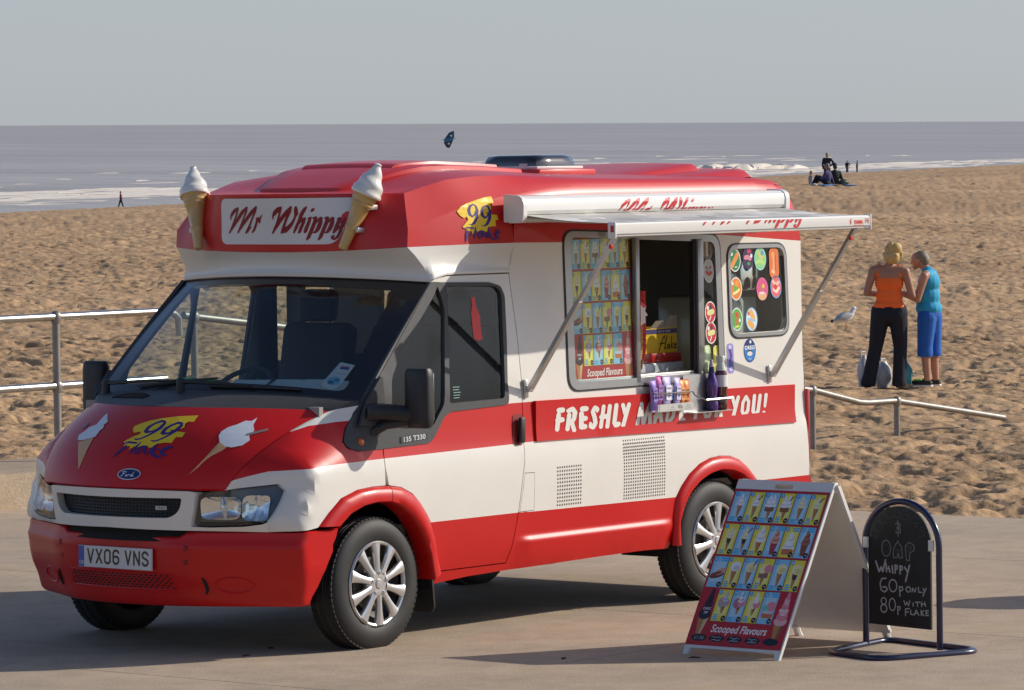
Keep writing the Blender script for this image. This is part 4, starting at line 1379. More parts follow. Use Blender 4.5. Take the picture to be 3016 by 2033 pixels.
def CY(x): return float(np.interp(x, [1.37, 1.62, 1.8, 2.1, 2.5, 4.55, 4.70, 4.745], [.826, .852, .873, .884, .886, .886, .880, .862]))
def CZ(x): return float(np.interp(x, [1.37, 1.62, 1.804, 2.005, 2.3, 2.58, 4.45, 4.60, 4.70, 4.745], [2.151, 2.220, 2.275, 2.302, 2.340, 2.362, 2.358, 2.345, 2.30, 2.235]))
def DY(x): return float(np.interp(x, [1.466, 1.62, 1.775, 2.1, 2.6, 4.6, 4.745], [.72, .737, .765, .79, .80, .80, .78]))
def DZ(x): return float(np.interp(x, [1.466, 1.62, 1.775, 2.0, 2.4, 2.8, 3.3, 4.4, 4.60, 4.70, 4.745], [2.339, 2.376, 2.410, 2.424, 2.420, 2.408, 2.398, 2.388, 2.370, 2.325, 2.25]))
def ZC0(x): return float(np.interp(x, [1.12, 1.45, 1.6, 1.78, 1.95, 2.1, 2.4, 2.8, 3.2, 4.4, 4.60, 4.70, 4.745], [2.345, 2.350, 2.395, 2.448, 2.476, 2.482, 2.470, 2.446, 2.430, 2.418, 2.395, 2.345, 2.26]))
def roofz(x, y):
    d = DY(max(x, 1.466)); k = min(1, abs(y)/d)
    return DZ(x)+(ZC0(x)-DZ(x))*(1-k**2.4)
SX = [0, .03, .06, .09, .12, .15, .18, .22, .27, .32, .38, .45, .52, .60, .68, .76, .84, .90, .935, .955, .97, .98, .99, 1.0]
top = []
vs = np.linspace(0, 1, 13)
for v in vs:
    row = []
    xs0 = cref(.72*v)[0]
    for s in SX:
        x = xs0+(4.745-xs0)*s
        xx = max(x, 1.466) if v > .98 else x
        y = v*DY(max(x, 1.466)) if s > 0 else .72*v
        z = roofz(x, y)
        if s == 0: z = cref(.72*v)[2]
        row.append((x, y, z))
    top.append(row)
dline = top[-1]
cl, ml = [], []
for (x, y, z), s in zip(dline, SX):
    xc = 1.37+(4.745-1.37)*s
    cl.append((xc, CY(xc), CZ(xc)))
half_rows = top+[[tuple((np.array(a)*(1-k)+np.array(b)*k)+np.array([0, .012, .010])*math.sin(math.pi*k)*min(1, max(0, (b[0]-2.0)/.8))) for a, b in zip(dline, cl)] for k in (.25, .5, .75, .92)]+[cl]
# fascia under the ridge
f1, f2 = [], []
for (x, y, z), s in zip(cl, SX):
    zb = 2.059+.006*min(1, max(0, (x-1.363)/.4)) if x < 2.13 else 2.150
    xb = 1.363+(4.745-1.363)*s
    zb = 2.0605 if xb < 2.131 else 2.151
    yb = yl(xb) if xb < 2.131 else float(Wb(np.array(xb), np.array(2.155)))
    f2.append((xb, yb, zb)); f1.append(((x+xb)/2, (y+yb)/2+.006*min(1, max(0, (xb-1.7)/.5)), (z+zb)/2))
# station exactly at the door line so that the fascia steps there
mb = MB()
for sg in (1, -1):
    R = [[(p[0], sg*p[1], p[2]) for p in r] for r in half_rows]
    mb.grid(R, flip=(sg > 0))
    cf = [(p[0], sg*p[1], p[2]) for p in cl]
    # fascia split at the door line
    xa = [s for s in SX]
    pts_c = [1.37, 1.45, 1.55, 1.65, 1.75, 1.85, 1.95, 2.05, 2.131]
    Ra = []
    for x in pts_c:
        c = np.array([x, CY(x), CZ(x)]); xb = 1.363 if x == 1.37 else x; b = np.array([xb, yl(xb), 2.0592+.006*min(1, max(0, (xb-1.363)/.4))])
        m_ = (c+b)/2+np.array([0, .004, 0])*min(1, max(0, (x-1.5)/.4))
        Ra.append([(q[0], sg*q[1], q[2]) for q in (c, m_, b)])
    mb.grid(Ra, flip=(sg < 0))
    Rb = []
    for x in list(np.linspace(2.131, 4.55, 14))+[4.62, 4.68, 4.72, 4.745]:
        c = np.array([x, CY(x), CZ(x)]); b = np.array([x, float(Wb(np.array(x), np.array(2.155))), 2.1545])
        m1 = c*.75+b*.25+np.array([0, .014, .004]); m_ = (c+b)/2+np.array([0, .012, 0])
        Rb.append([(q[0], sg*q[1], q[2]) for q in (c, c*.9+b*.1+np.array([0, .008, .004]), m1, m_, b)])
    mb.grid(Rb, flip=(sg < 0))
    # front face
    Rf = []
    for f in np.linspace(0, 1, 15):
        a = lowf(.826*f); c = cref(.72*f); a = a+np.array([0, 0, .001])
        md = np.array([a[0]*.70+c[0]*.30, .826*f, 2.151]) if f < 1 else np.array([1.37, .826, 2.151])
        Rf.append([(q[0], sg*q[1], q[2]) for q in (c, c*.5+md*.5, md, a)])
    mb.grid(Rf, flip=(sg > 0))
# rear closing
Rr = []
for v in np.linspace(-1, 1, 21):
    a = abs(v)
    if a <= .8: y, z = a/.8*DY(4.745), roofz(4.745, a/.8*DY(4.745))
    else:
        k = (a-.8)/.2; y, z = DY(4.745)*(1-k)+CY(4.745)*k, DZ(4.745)*(1-k)+CZ(4.745)*k
    w = float(Wb(np.array(4.742), np.array(2.155)))
    Rr.append([(4.745, math.copysign(y, v), z), (4.755, v*w, 2.15)])
mb.grid(Rr)
roof = mb.obj('roof', ROOFRED, VAN, True, 24)

# raised hatch at the front of the roof
def hz(x, y): return roofz(x, y)
hq = [(1.470, .30), (1.784, .43), (2.15, .46), (2.75, .46)]
P = []
for x, hw in [(1.455, .285), (1.475, .30), (1.55, .335), (1.65, .375), (1.784, .428), (1.95, .447), (2.15, .46), (2.45, .46), (2.75, .45), (2.80, .44)]:
    row = []
    for q in (-1, -1, -.97, -.6, -.2, .2, .6, .97, 1, 1):
        y = q*hw
        row.append([x, y, hz(x, y)+.022])
    row[0][2] -= .035; row[-1][2] -= .035; row[0][1] *= 1.015; row[-1][1] *= 1.015
    row[1][2] -= .004; row[-2][2] -= .004
    P.append([tuple(q) for q in row])
fr_ = [(q[0]-.008, q[1], q[2]-.04) for q in P[0]]; bk = [(q[0]+.01, q[1], q[2]-.05) for q in P[-1]]
MB().grid([fr_]+P+[bk]).obj('roof_hatch', ROOFRED, roof, True, 30)
P = []
for x, hw in [(1.86, .33), (1.90, .345), (2.15, .36), (2.5, .36), (2.70, .35)]:
    row = []
    for q in (-1, -.98, -.5, 0, .5, .98, 1):
        y = q*hw; row.append((x, y*(1.02 if abs(q) == 1 else 1), hz(x, y)+.036-(.03 if abs(q) == 1 else 0)))
    P.append(row)
P.insert(0, [(q[0]-.03, q[1], q[2]-.02) for q in P[0]]); P.append([(q[0]+.02, q[1], q[2]-.04) for q in P[-1]])
MB().grid(P).obj('hatch_lid', ROOFRED, roof, True, 30)
# skylight dome
sk = empty('skylight', parent=roof)
zb = 2.430
MB().box((3.42, -.02, zb), (.52, .52, .05), bev=.012).obj('kerb_frame', ROOFRED, sk)
fr2 = MB(); fr2.box((3.40, -.02, zb+.033), (.42, .44, .016), bev=.004); fr2.obj('skylight_frame', WPLAST, sk)
P = []
for z, k in ((0, 1.0), (.018, .99), (.040, .955), (.055, .90), (.062, .80), (.064, .4), (.064, .02)):
    row = []
    for j in range(25):
        a = 2*math.pi*j/24
        ca, sa = math.cos(a), math.sin(a); sq = 1/max(abs(ca)**8+abs(sa)**8, 1e-6)**.125
        row.append((3.395+.19*k*ca*sq, -.02+.205*k*sa*sq, zb+.042+z))
    P.append(row)
MB().grid(P).obj('smoked_dome', mat('smoked_acrylic', (.018, .018, .02), .08, coat=1.0), sk, True, 50)
for y in (-.13, .09): MB().box((3.205, y, zb+.05), (.02, .05, .014), bev=.003).obj('catch', WPLAST, sk)
# tail scoops: two nested wedges that rise towards the rear
for (xa, xb, w0, w1, z0_, z1_) in ((3.62, 4.62, .66, .62, 2.385, 2.442), (3.66, 4.40, .46, .43, 2.40, 2.476)):
    P = []
    for x in np.linspace(xa, xb, 12):
        k = (x-xa)/(xb-xa); w = w0+(w1-w0)*k; z = z0_+(z1_-z0_)*(k**.8)
        row = []
        for q, dz in ((-1.10, -.05), (-1.03, -.014), (-.97, -.002), (-.5, .004), (0, .006), (.5, .004), (.97, -.002), (1.03, -.014), (1.10, -.05)):
            row.append((x, q*w, z+dz))
        P.append(row)
    P.append([(q[0]+.02, q[1], q[2]-.010) for q in P[-1]]); P.append([(q[0]+.012, q[1], q[2]-.05) for q in P[-1]])
    MB().grid(P).obj('tail_scoop', ROOFRED, roof, True, 40)

# sign board on the front of the roof
def front_pt(y, z):
    f = np.clip(np.abs(y)/.80, 0, 1)
    q = (y/.8)**2
    xa = 1.2116+.0846*q+.0544*q*q
    xcr = 1.123+.3926*q+.039*q*q
    xm = xa*.70+xcr*.30
    lo = np.clip((z-2.04)/(2.151-2.04), 0, 1); hi = np.clip((z-2.151)/(2.344-2.151), 0, 1)
    return xa+(xm-xa)*lo+(xcr-xm)*hi
def sign_fn(off): return lambda a, z: np.stack([front_pt(-a, z)-off, -a, z], -1)
SIGN = roundpoly([(-.354, 2.078), (.455, 2.078), (.56, 2.322), (-.318, 2.322)], [.05, .07, .05, .05], 6)
sign = panel('sign_board', SIGN, sign_fn(.012), mat('sign_white', (.74, .74, .74), .3, coat=.3), step=.06, edge_step=.03, rim=(.02, 0, 0), parent=VAN)

# model cones
def make_cone(sg):
    b = Vector((1.205, sg*.512, 2.050)); t = Vector((1.335, sg*.666, 2.498))
    ax = (t-b).normalized(); L = (t-b).length
    e1 = ax.cross(Vector((0, 0, 1))).normalized(); e2 = ax.cross(e1)
    c = empty('model_cone', parent=VAN)
    def lat(prof, n=32, swirl=None):
        P = []
        for s, r in prof:
            row = []
            for j in range(n+1):
                a = 2*math.pi*j/n
                rr = r
                if swirl: rr = r*(1+swirl(s, a))
                p = b+ax*(s*L)+(e1*math.cos(a)+e2*math.sin(a))*rr
                row.append(tuple(p))
            P.append(row)
        return MB().grid(P)
    waf = [(0, 0), (.0, .016), (.012, .022), (.03, .0245), (.20, .031), (.235, .033), (.245, .037), (.26, .0365), (.275, .034), (.42, .046), (.505, .0525), (.515, .058), (.535, .061), (.548, .0575), (.556, .060), (.575, .065), (.590, .062), (.598, .065), (.635, .072)]
    lat(waf).obj('wafer', mat('model_wafer', (.60, .38, .13), .28, coat=.6, var=.12, var_scale=25), c, True, 60)
    def sw(s, a): return .07*math.sin(a+s*42)*min(1, max(0, (s-.66)/.06))*min(1, (1.02-s)/.1)
    ice = [(.632, .072), (.632, .080), (.645, .0835), (.665, .083), (.68, .078)]+[(s, .077*(1-((s-.68)/.335)**1.25)+.004) for s in np.linspace(.70, .97, 20)]+[(.985, .020), (.996, .010), (1.0, 0)]
    lat(ice, 40, sw).obj('ice_cream', mat('model_ice_cream', (.78, .75, .67), .22, coat=.6), c, True, 60)
    bk = MB()
    for s, d in ((.50, .045), (.24, .05)):
        p = b+ax*(s*L)
        q = Vector((front_pt(np.array(p.y), np.array(p.z)).item(), p.y+sg*.05, p.z-.01))
        bk.box(tuple(p*.4+q*.6+Vector((.0, sg*.012, 0))), (abs(q.x-p.x)+.02, .025, .026), bev=.003)
    bk.obj('bracket', ALU, c)
for sg in (1, -1): make_cone(sg)

# ------------------------------------------------------------------ serving window, rear window
WFRAME = mat('window_alloy', (.33, .33, .335), .35, metal=.7, var=.06, var_scale=30)
SEAL = mat('black_seal', (.012, .012, .012), .5)
def frame(name, outer, inner, off, rim, m, parent): 
    return panel(name, outer, near(off), m, holes=(inner,), step=.3, edge_step=.05, parent=parent, rim=(0, rim, 0))
swin = empty('serving_window', parent=VAN)
def quad(x0_, z0_, x1_, z1_, x2, z2, x3, z3, r): return roundpoly([(x0_, z0_), (x1_, z1_), (x2, z2), (x3, z3)], r, 6)
So = quad(2.527, 1.245, 3.972, 1.245, 3.966, 2.078, 2.527, 2.130, .095); Sm = quad(2.537, 1.255, 3.962, 1.255, 3.956, 2.068, 2.537, 2.120, .09)
Si = quad(2.595, 1.297, 3.915, 1.297, 3.908, 2.030, 2.595, 2.085, .05)
frame('seal', So, Sm, .004, .02, SEAL, swin); frame('window_frame', Sm, Si, .007, .035, WFRAME, swin)
mu = MB()
mu.box((3.158, -.952, 1.67), (.034, .03, .80), bev=.004); mu.obj('sliding_frame', WFRAME, swin)
mu = MB(); mu.box((3.742, -.952, 1.665), (.055, .03, .77), bev=.004); mu.obj('mullion', WFRAME, swin)
MB().box((3.708, -.935, 1.665), (.03, .03, .77)).obj('dark_edge', SEAL, swin)
panel('left_pane', [(2.59, 1.29), (3.145, 1.29), (3.145, 2.07), (2.59, 2.09)], near(-.006), CLEAR, step=.3, parent=swin)
panel('right_pane', [(3.76, 1.29), (3.92, 1.29), (3.915, 2.03), (3.76, 2.04)], near(-.006), CLEAR, step=.3, parent=swin)
rwin = empty('rear_window', parent=VAN)
Ro = quad(4.021, 1.473, 4.612, 1.473, 4.606, 2.014, 4.021, 2.020, .095); Rm = quad(4.030, 1.482, 4.603, 1.482, 4.597, 2.005, 4.030, 2.011, .09); Ri = quad(4.053, 1.502, 4.583, 1.502, 4.576, 1.985, 4.053, 1.988, .07)
frame('seal', Ro, Rm, .004, .02, SEAL, rwin); frame('window_frame', Rm, Ri, .007, .035, WFRAME, rwin)
panel('window_glass', Ri, near(-.006), CLEAR, step=.3, parent=rwin)

# ------------------------------------------------------------------ awning
aw = empty('awning', parent=VAN)
AWW = mat('awning_white', (.78, .765, .72), .32, coat=.3)
cs = MB()
pf = [(-.945, 2.222), (-1.050, 2.216), (-1.064, 2.235), (-1.066, 2.270), (-1.058, 2.296), (-1.036, 2.312), (-.945, 2.318)]
cs.prism(pf, (2.062, 0, 0), (0, 1, 0), (0, 0, 1), (2.365, 0, 0))
cs.box((3.245, -.951, 2.20), (2.365, .012, .06))
cs.obj('cassette', AWW, aw, True, 30)
ec = roundpoly([(-.935, 2.176), (-1.050, 2.172), (-1.070, 2.20), (-1.072, 2.275), (-1.060, 2.304), (-1.034, 2.318), (-.935, 2.324)], [.004, .02, .02, .02, .02, .02, .004], 3)
for x, w in ((2.030, .032), (4.427, .036)):
    MB().prism(ec, (x, 0, 0), (0, 1, 0), (0, 0, 1), (w, 0, 0)).obj('end_cap', AWW, aw, True, 30)
mk = bpy.data.materials.new('awning_fabric'); mk.use_nodes = True
nt = mk.node_tree; bs = nt.nodes['Principled BSDF']
tc = nt.nodes.new('ShaderNodeTexCoord'); mp = nt.nodes.new('ShaderNodeMapping'); mp.inputs['Rotation'].default_value = (0, 0, R_(20)); mp.inputs['Scale'].default_value = (5, 10, 1)
vo = nt.nodes.new('ShaderNodeTexVoronoi'); vo.inputs['Scale'].default_value = 1.0; vo.distance = 'MANHATTAN'
nt.links.new(tc.outputs['Object'], mp.inputs['Vector']); nt.links.new(mp.outputs[0], vo.inputs['Vector'])
hs = nt.nodes.new('ShaderNodeSeparateColor'); nt.links.new(vo.outputs['Color'], hs.inputs[0])
rp = nt.nodes.new('ShaderNodeValToRGB'); rp.color_ramp.interpolation = 'CONSTANT'
rp.color_ramp.elements[0].position = 0; rp.color_ramp.elements[0].color = (.50, .475, .44, 1)
rp.color_ramp.elements[1].position = .38; rp.color_ramp.elements[1].color = (.62, .59, .545, 1)
e = rp.color_ramp.elements.new(.72); e.color = (.76, .735, .68, 1)
e = rp.color_ramp.elements.new(.90); e.color = (.40, .385, .36, 1)
nt.links.new(hs.outputs[0], rp.inputs['Fac']); nt.links.new(rp.outputs[0], bs.inputs['Base Color']); bs.inputs['Roughness'].default_value = .7
P = []
for i in range(21):
    x = 2.066+(4.42-2.066)*i/20; x2 = 2.11+(4.45-2.11)*i/20
    P.append([(x+(x2-x)*k, -1.035-(1.612-1.035)*k, 2.214-(2.214-2.168)*k-.010*math.sin(math.pi*k)) for k in np.linspace(0, 1, 7)])
fb = MB().grid(P); fb.grid([[(a, b, c-.003) for a, b, c in r] for r in P], flip=True)
fb.obj('fabric', mk, aw, True, 60)
lr = MB()
lp = [(-1.600, 2.168), (-1.628, 2.168), (-1.634, 2.160), (-1.634, 2.112), (-1.628, 2.098), (-1.600, 2.094), (-1.592, 2.11), (-1.594, 2.15)]
lr.prism(lp, (2.100, 0, 0), (0, 1, 0), (0, 0, 1), (2.355, 0, 0))
lead = lr.obj('lead_rail', AWW, aw, True, 30)
MB().box((3.278, -1.6345, 2.1105), (2.355, .003, .003)).obj('rail_groove', mat('groove_grey', (.2, .2, .19), .6), lead)
for x in (2.094, 4.455): MB().box((x, -1.612, 2.130), (.014, .052, .088), bev=.006).obj('rail_cap', WPLAST if x > 3 else AWW, lead)
MB().box((2.092, -1.618, 2.138), (.012, .022, .036)).obj('red_catch', RED, lead)
for (xb, zb2, xt, zt) in ((2.160, 1.285, 2.125, 2.100), (4.392, 1.262, 4.330, 2.098)):
    lg = empty('support_leg', parent=aw)
    a, b = Vector((xb+.012, -.985, zb2)), Vector((xt, -1.612, zt))
    m_ = a*.42+b*.58
    d = (b-a).normalized(); sx = Vector((1, 0, 0)); n = d.cross(sx).normalized(); sx = n.cross(d)
    def bar(p, q, w, t):
        return [p+sx*(w/2*i)+n*(t/2*j) for i, j in ((-1, -1), (1, -1), (1, 1), (-1, 1))]+[q+sx*(w/2*i)+n*(t/2*j) for i, j in ((-1, -1), (1, -1), (1, 1), (-1, 1))]
    fq = [(0, 1, 2, 3), (4, 5, 6, 7), (0, 1, 5, 4), (1, 2, 6, 5), (2, 3, 7, 6), (3, 0, 4, 7)]
    MB().add(bar(a, m_, .036, .024), fq).obj('lower_tube', ALU, lg, False)
    MB().add(bar(m_-d*.02, b, .030, .019), fq).obj('upper_tube', ALU, lg, False)
    k = b-d*.07
    MB().lathe([(0, -.014), (.012, -.012), (.013, 0)], 14, 'Y', tuple(k+Vector((-.012, -.012, 0)))).obj('red_knob', RED, lg)
    MB().box((xb, -.962, zb2), (.030, .022, .10), bev=.005).obj('wall_bracket', ALU, lg)
    MB().box((xb+.010, -.982, zb2), (.036, .03, .036), bev=.006).obj('pivot', ALU, lg)
for (x, s) in ((2.10, 1), (4.38, -1)):
    MB().tube([(x, -.99, 2.195), (x+s*.55, -1.22, 2.17), (x+s*.05, -1.59, 2.13)], .016, 8).obj('folding_arm', ALU, aw)

# ------------------------------------------------------------------ inside the van
INT = mat('interior_grey', (.34, .31, .28), .7, var=.2, var_scale=3)
CAB = mat('cab_trim', (.030, .031, .034), .75, var=.2, var_scale=14)
li = MB()
li.box((3.45, 0, .66), (2.55, 1.72, .04)); li.box((4.70, 0, 1.45), (.03, 1.76, 1.6)); li.box((3.45, 0, 2.10), (2.5, 1.70, .02))
li.box((1.45, 0, .60), (1.6, 1.70, .04)); li.box((.66, 0, .95), (.03, 1.66, .62)); li.box((1.98, 0, 1.96), (.66, 1.56, .02))
li.obj('interior_lining', INT, VAN, False)
# dashboard with binnacle hump
P = []
for y in np.linspace(-.86, .86, 31):
    q = 1-.10*(y/.86)**2
    hump = .055*math.exp(-((y-.42)/.22)**2)+.035*math.exp(-((y+.02)/.20)**4)
    P.append([(.80+.10*(y/.86)**2, y, 1.285), (.92, y, 1.300), (1.08, y, 1.305+hump*.6), (1.22, y, 1.295+hump), (1.30, y, 1.24+hump), (1.30, y, 1.0), (1.15, y, .85)])
dash = MB().grid(P).obj('dashboard', CAB, VAN, True, 50)
st = MB()
cen = Vector((1.40, .42, 1.27)); axv = Vector((-.62, 0, .78)).normalized()
e1 = Vector((0, 1, 0)); e2 = axv.cross(e1)
st.tube([cen+(e1*math.cos(a)+e2*math.sin(a))*.20 for a in np.linspace(0, 2*math.pi, 33)[:-1]], .014, 8, closed=True)
st.box(tuple(cen), (.05, .34, .03), rot=axv.to_track_quat('Z', 'Y').to_matrix()); st.tube([cen, cen-axv*.3], .025, 8)
st.obj('steering_wheel', CAB, VAN)
for y, w in ((.43, .50), (-.20, .46), (-.62, .40)):
    s_ = empty('cab_seat', parent=VAN)
    MB().box((1.80, y, .95), (.50, w, .16), bev=.05).obj('seat_cushion', CAB, s_)
    MB().box((2.04, y, 1.30), (.14, w*.95, .66), rot=Matrix.Rotation(R_(10), 3, 'Y'), bev=.05).obj('seat_back', CAB, s_)
    MB().box((2.08, y, 1.72), (.09, .24, .18), rot=Matrix.Rotation(R_(8), 3, 'Y'), bev=.035).obj('headrest', CAB, s_)
# half bulkhead behind the seats, cabinets and machine seen through the hatch
bk = MB(); bk.box((2.26, -.05, 1.05), (.03, 1.45, .80)); bk.box((2.26, .76, 1.45), (.05, .10, 1.2)); bk.box((2.26, -.35, 1.75), (.03, .80, .62))
bk.obj('bulkhead', INT, VAN, False)
ct = MB(); ct.box((3.0, .55, 1.02), (1.4, .55, .72), bev=.01); ct.box((4.35, .30, 1.05), (.62, 1.1, .78), bev=.01); ct.box((3.4, .70, 1.98), (2.2, .28, .22), bev=.01)
ct.obj('counter', mat('counter_laminate', (.20, .19, .18), .5), VAN, True)
MB().box((3.62, -.60, 1.07), (.42, .36, .58), bev=.02).obj('freezer', mat('freezer_white', (.60, .60, .58), .25, coat=.5), VAN)
MB().box((4.36, -.55, 1.40), (.32, .50, .62), bev=.03).obj('ice_cream_machine', mat('machine_enamel', (.42, .45, .40), .25, coat=.5), VAN)
tg = MB(); tg.box((4.34, -.83, 1.83), (.20, .10, .18), bev=.02); tg.obj('dispenser_head', CHROME, VAN)
MB().box((3.27, -.865, 1.30), (1.28, .16, .025), bev=.004).obj('serving_shelf', ALU, VAN)

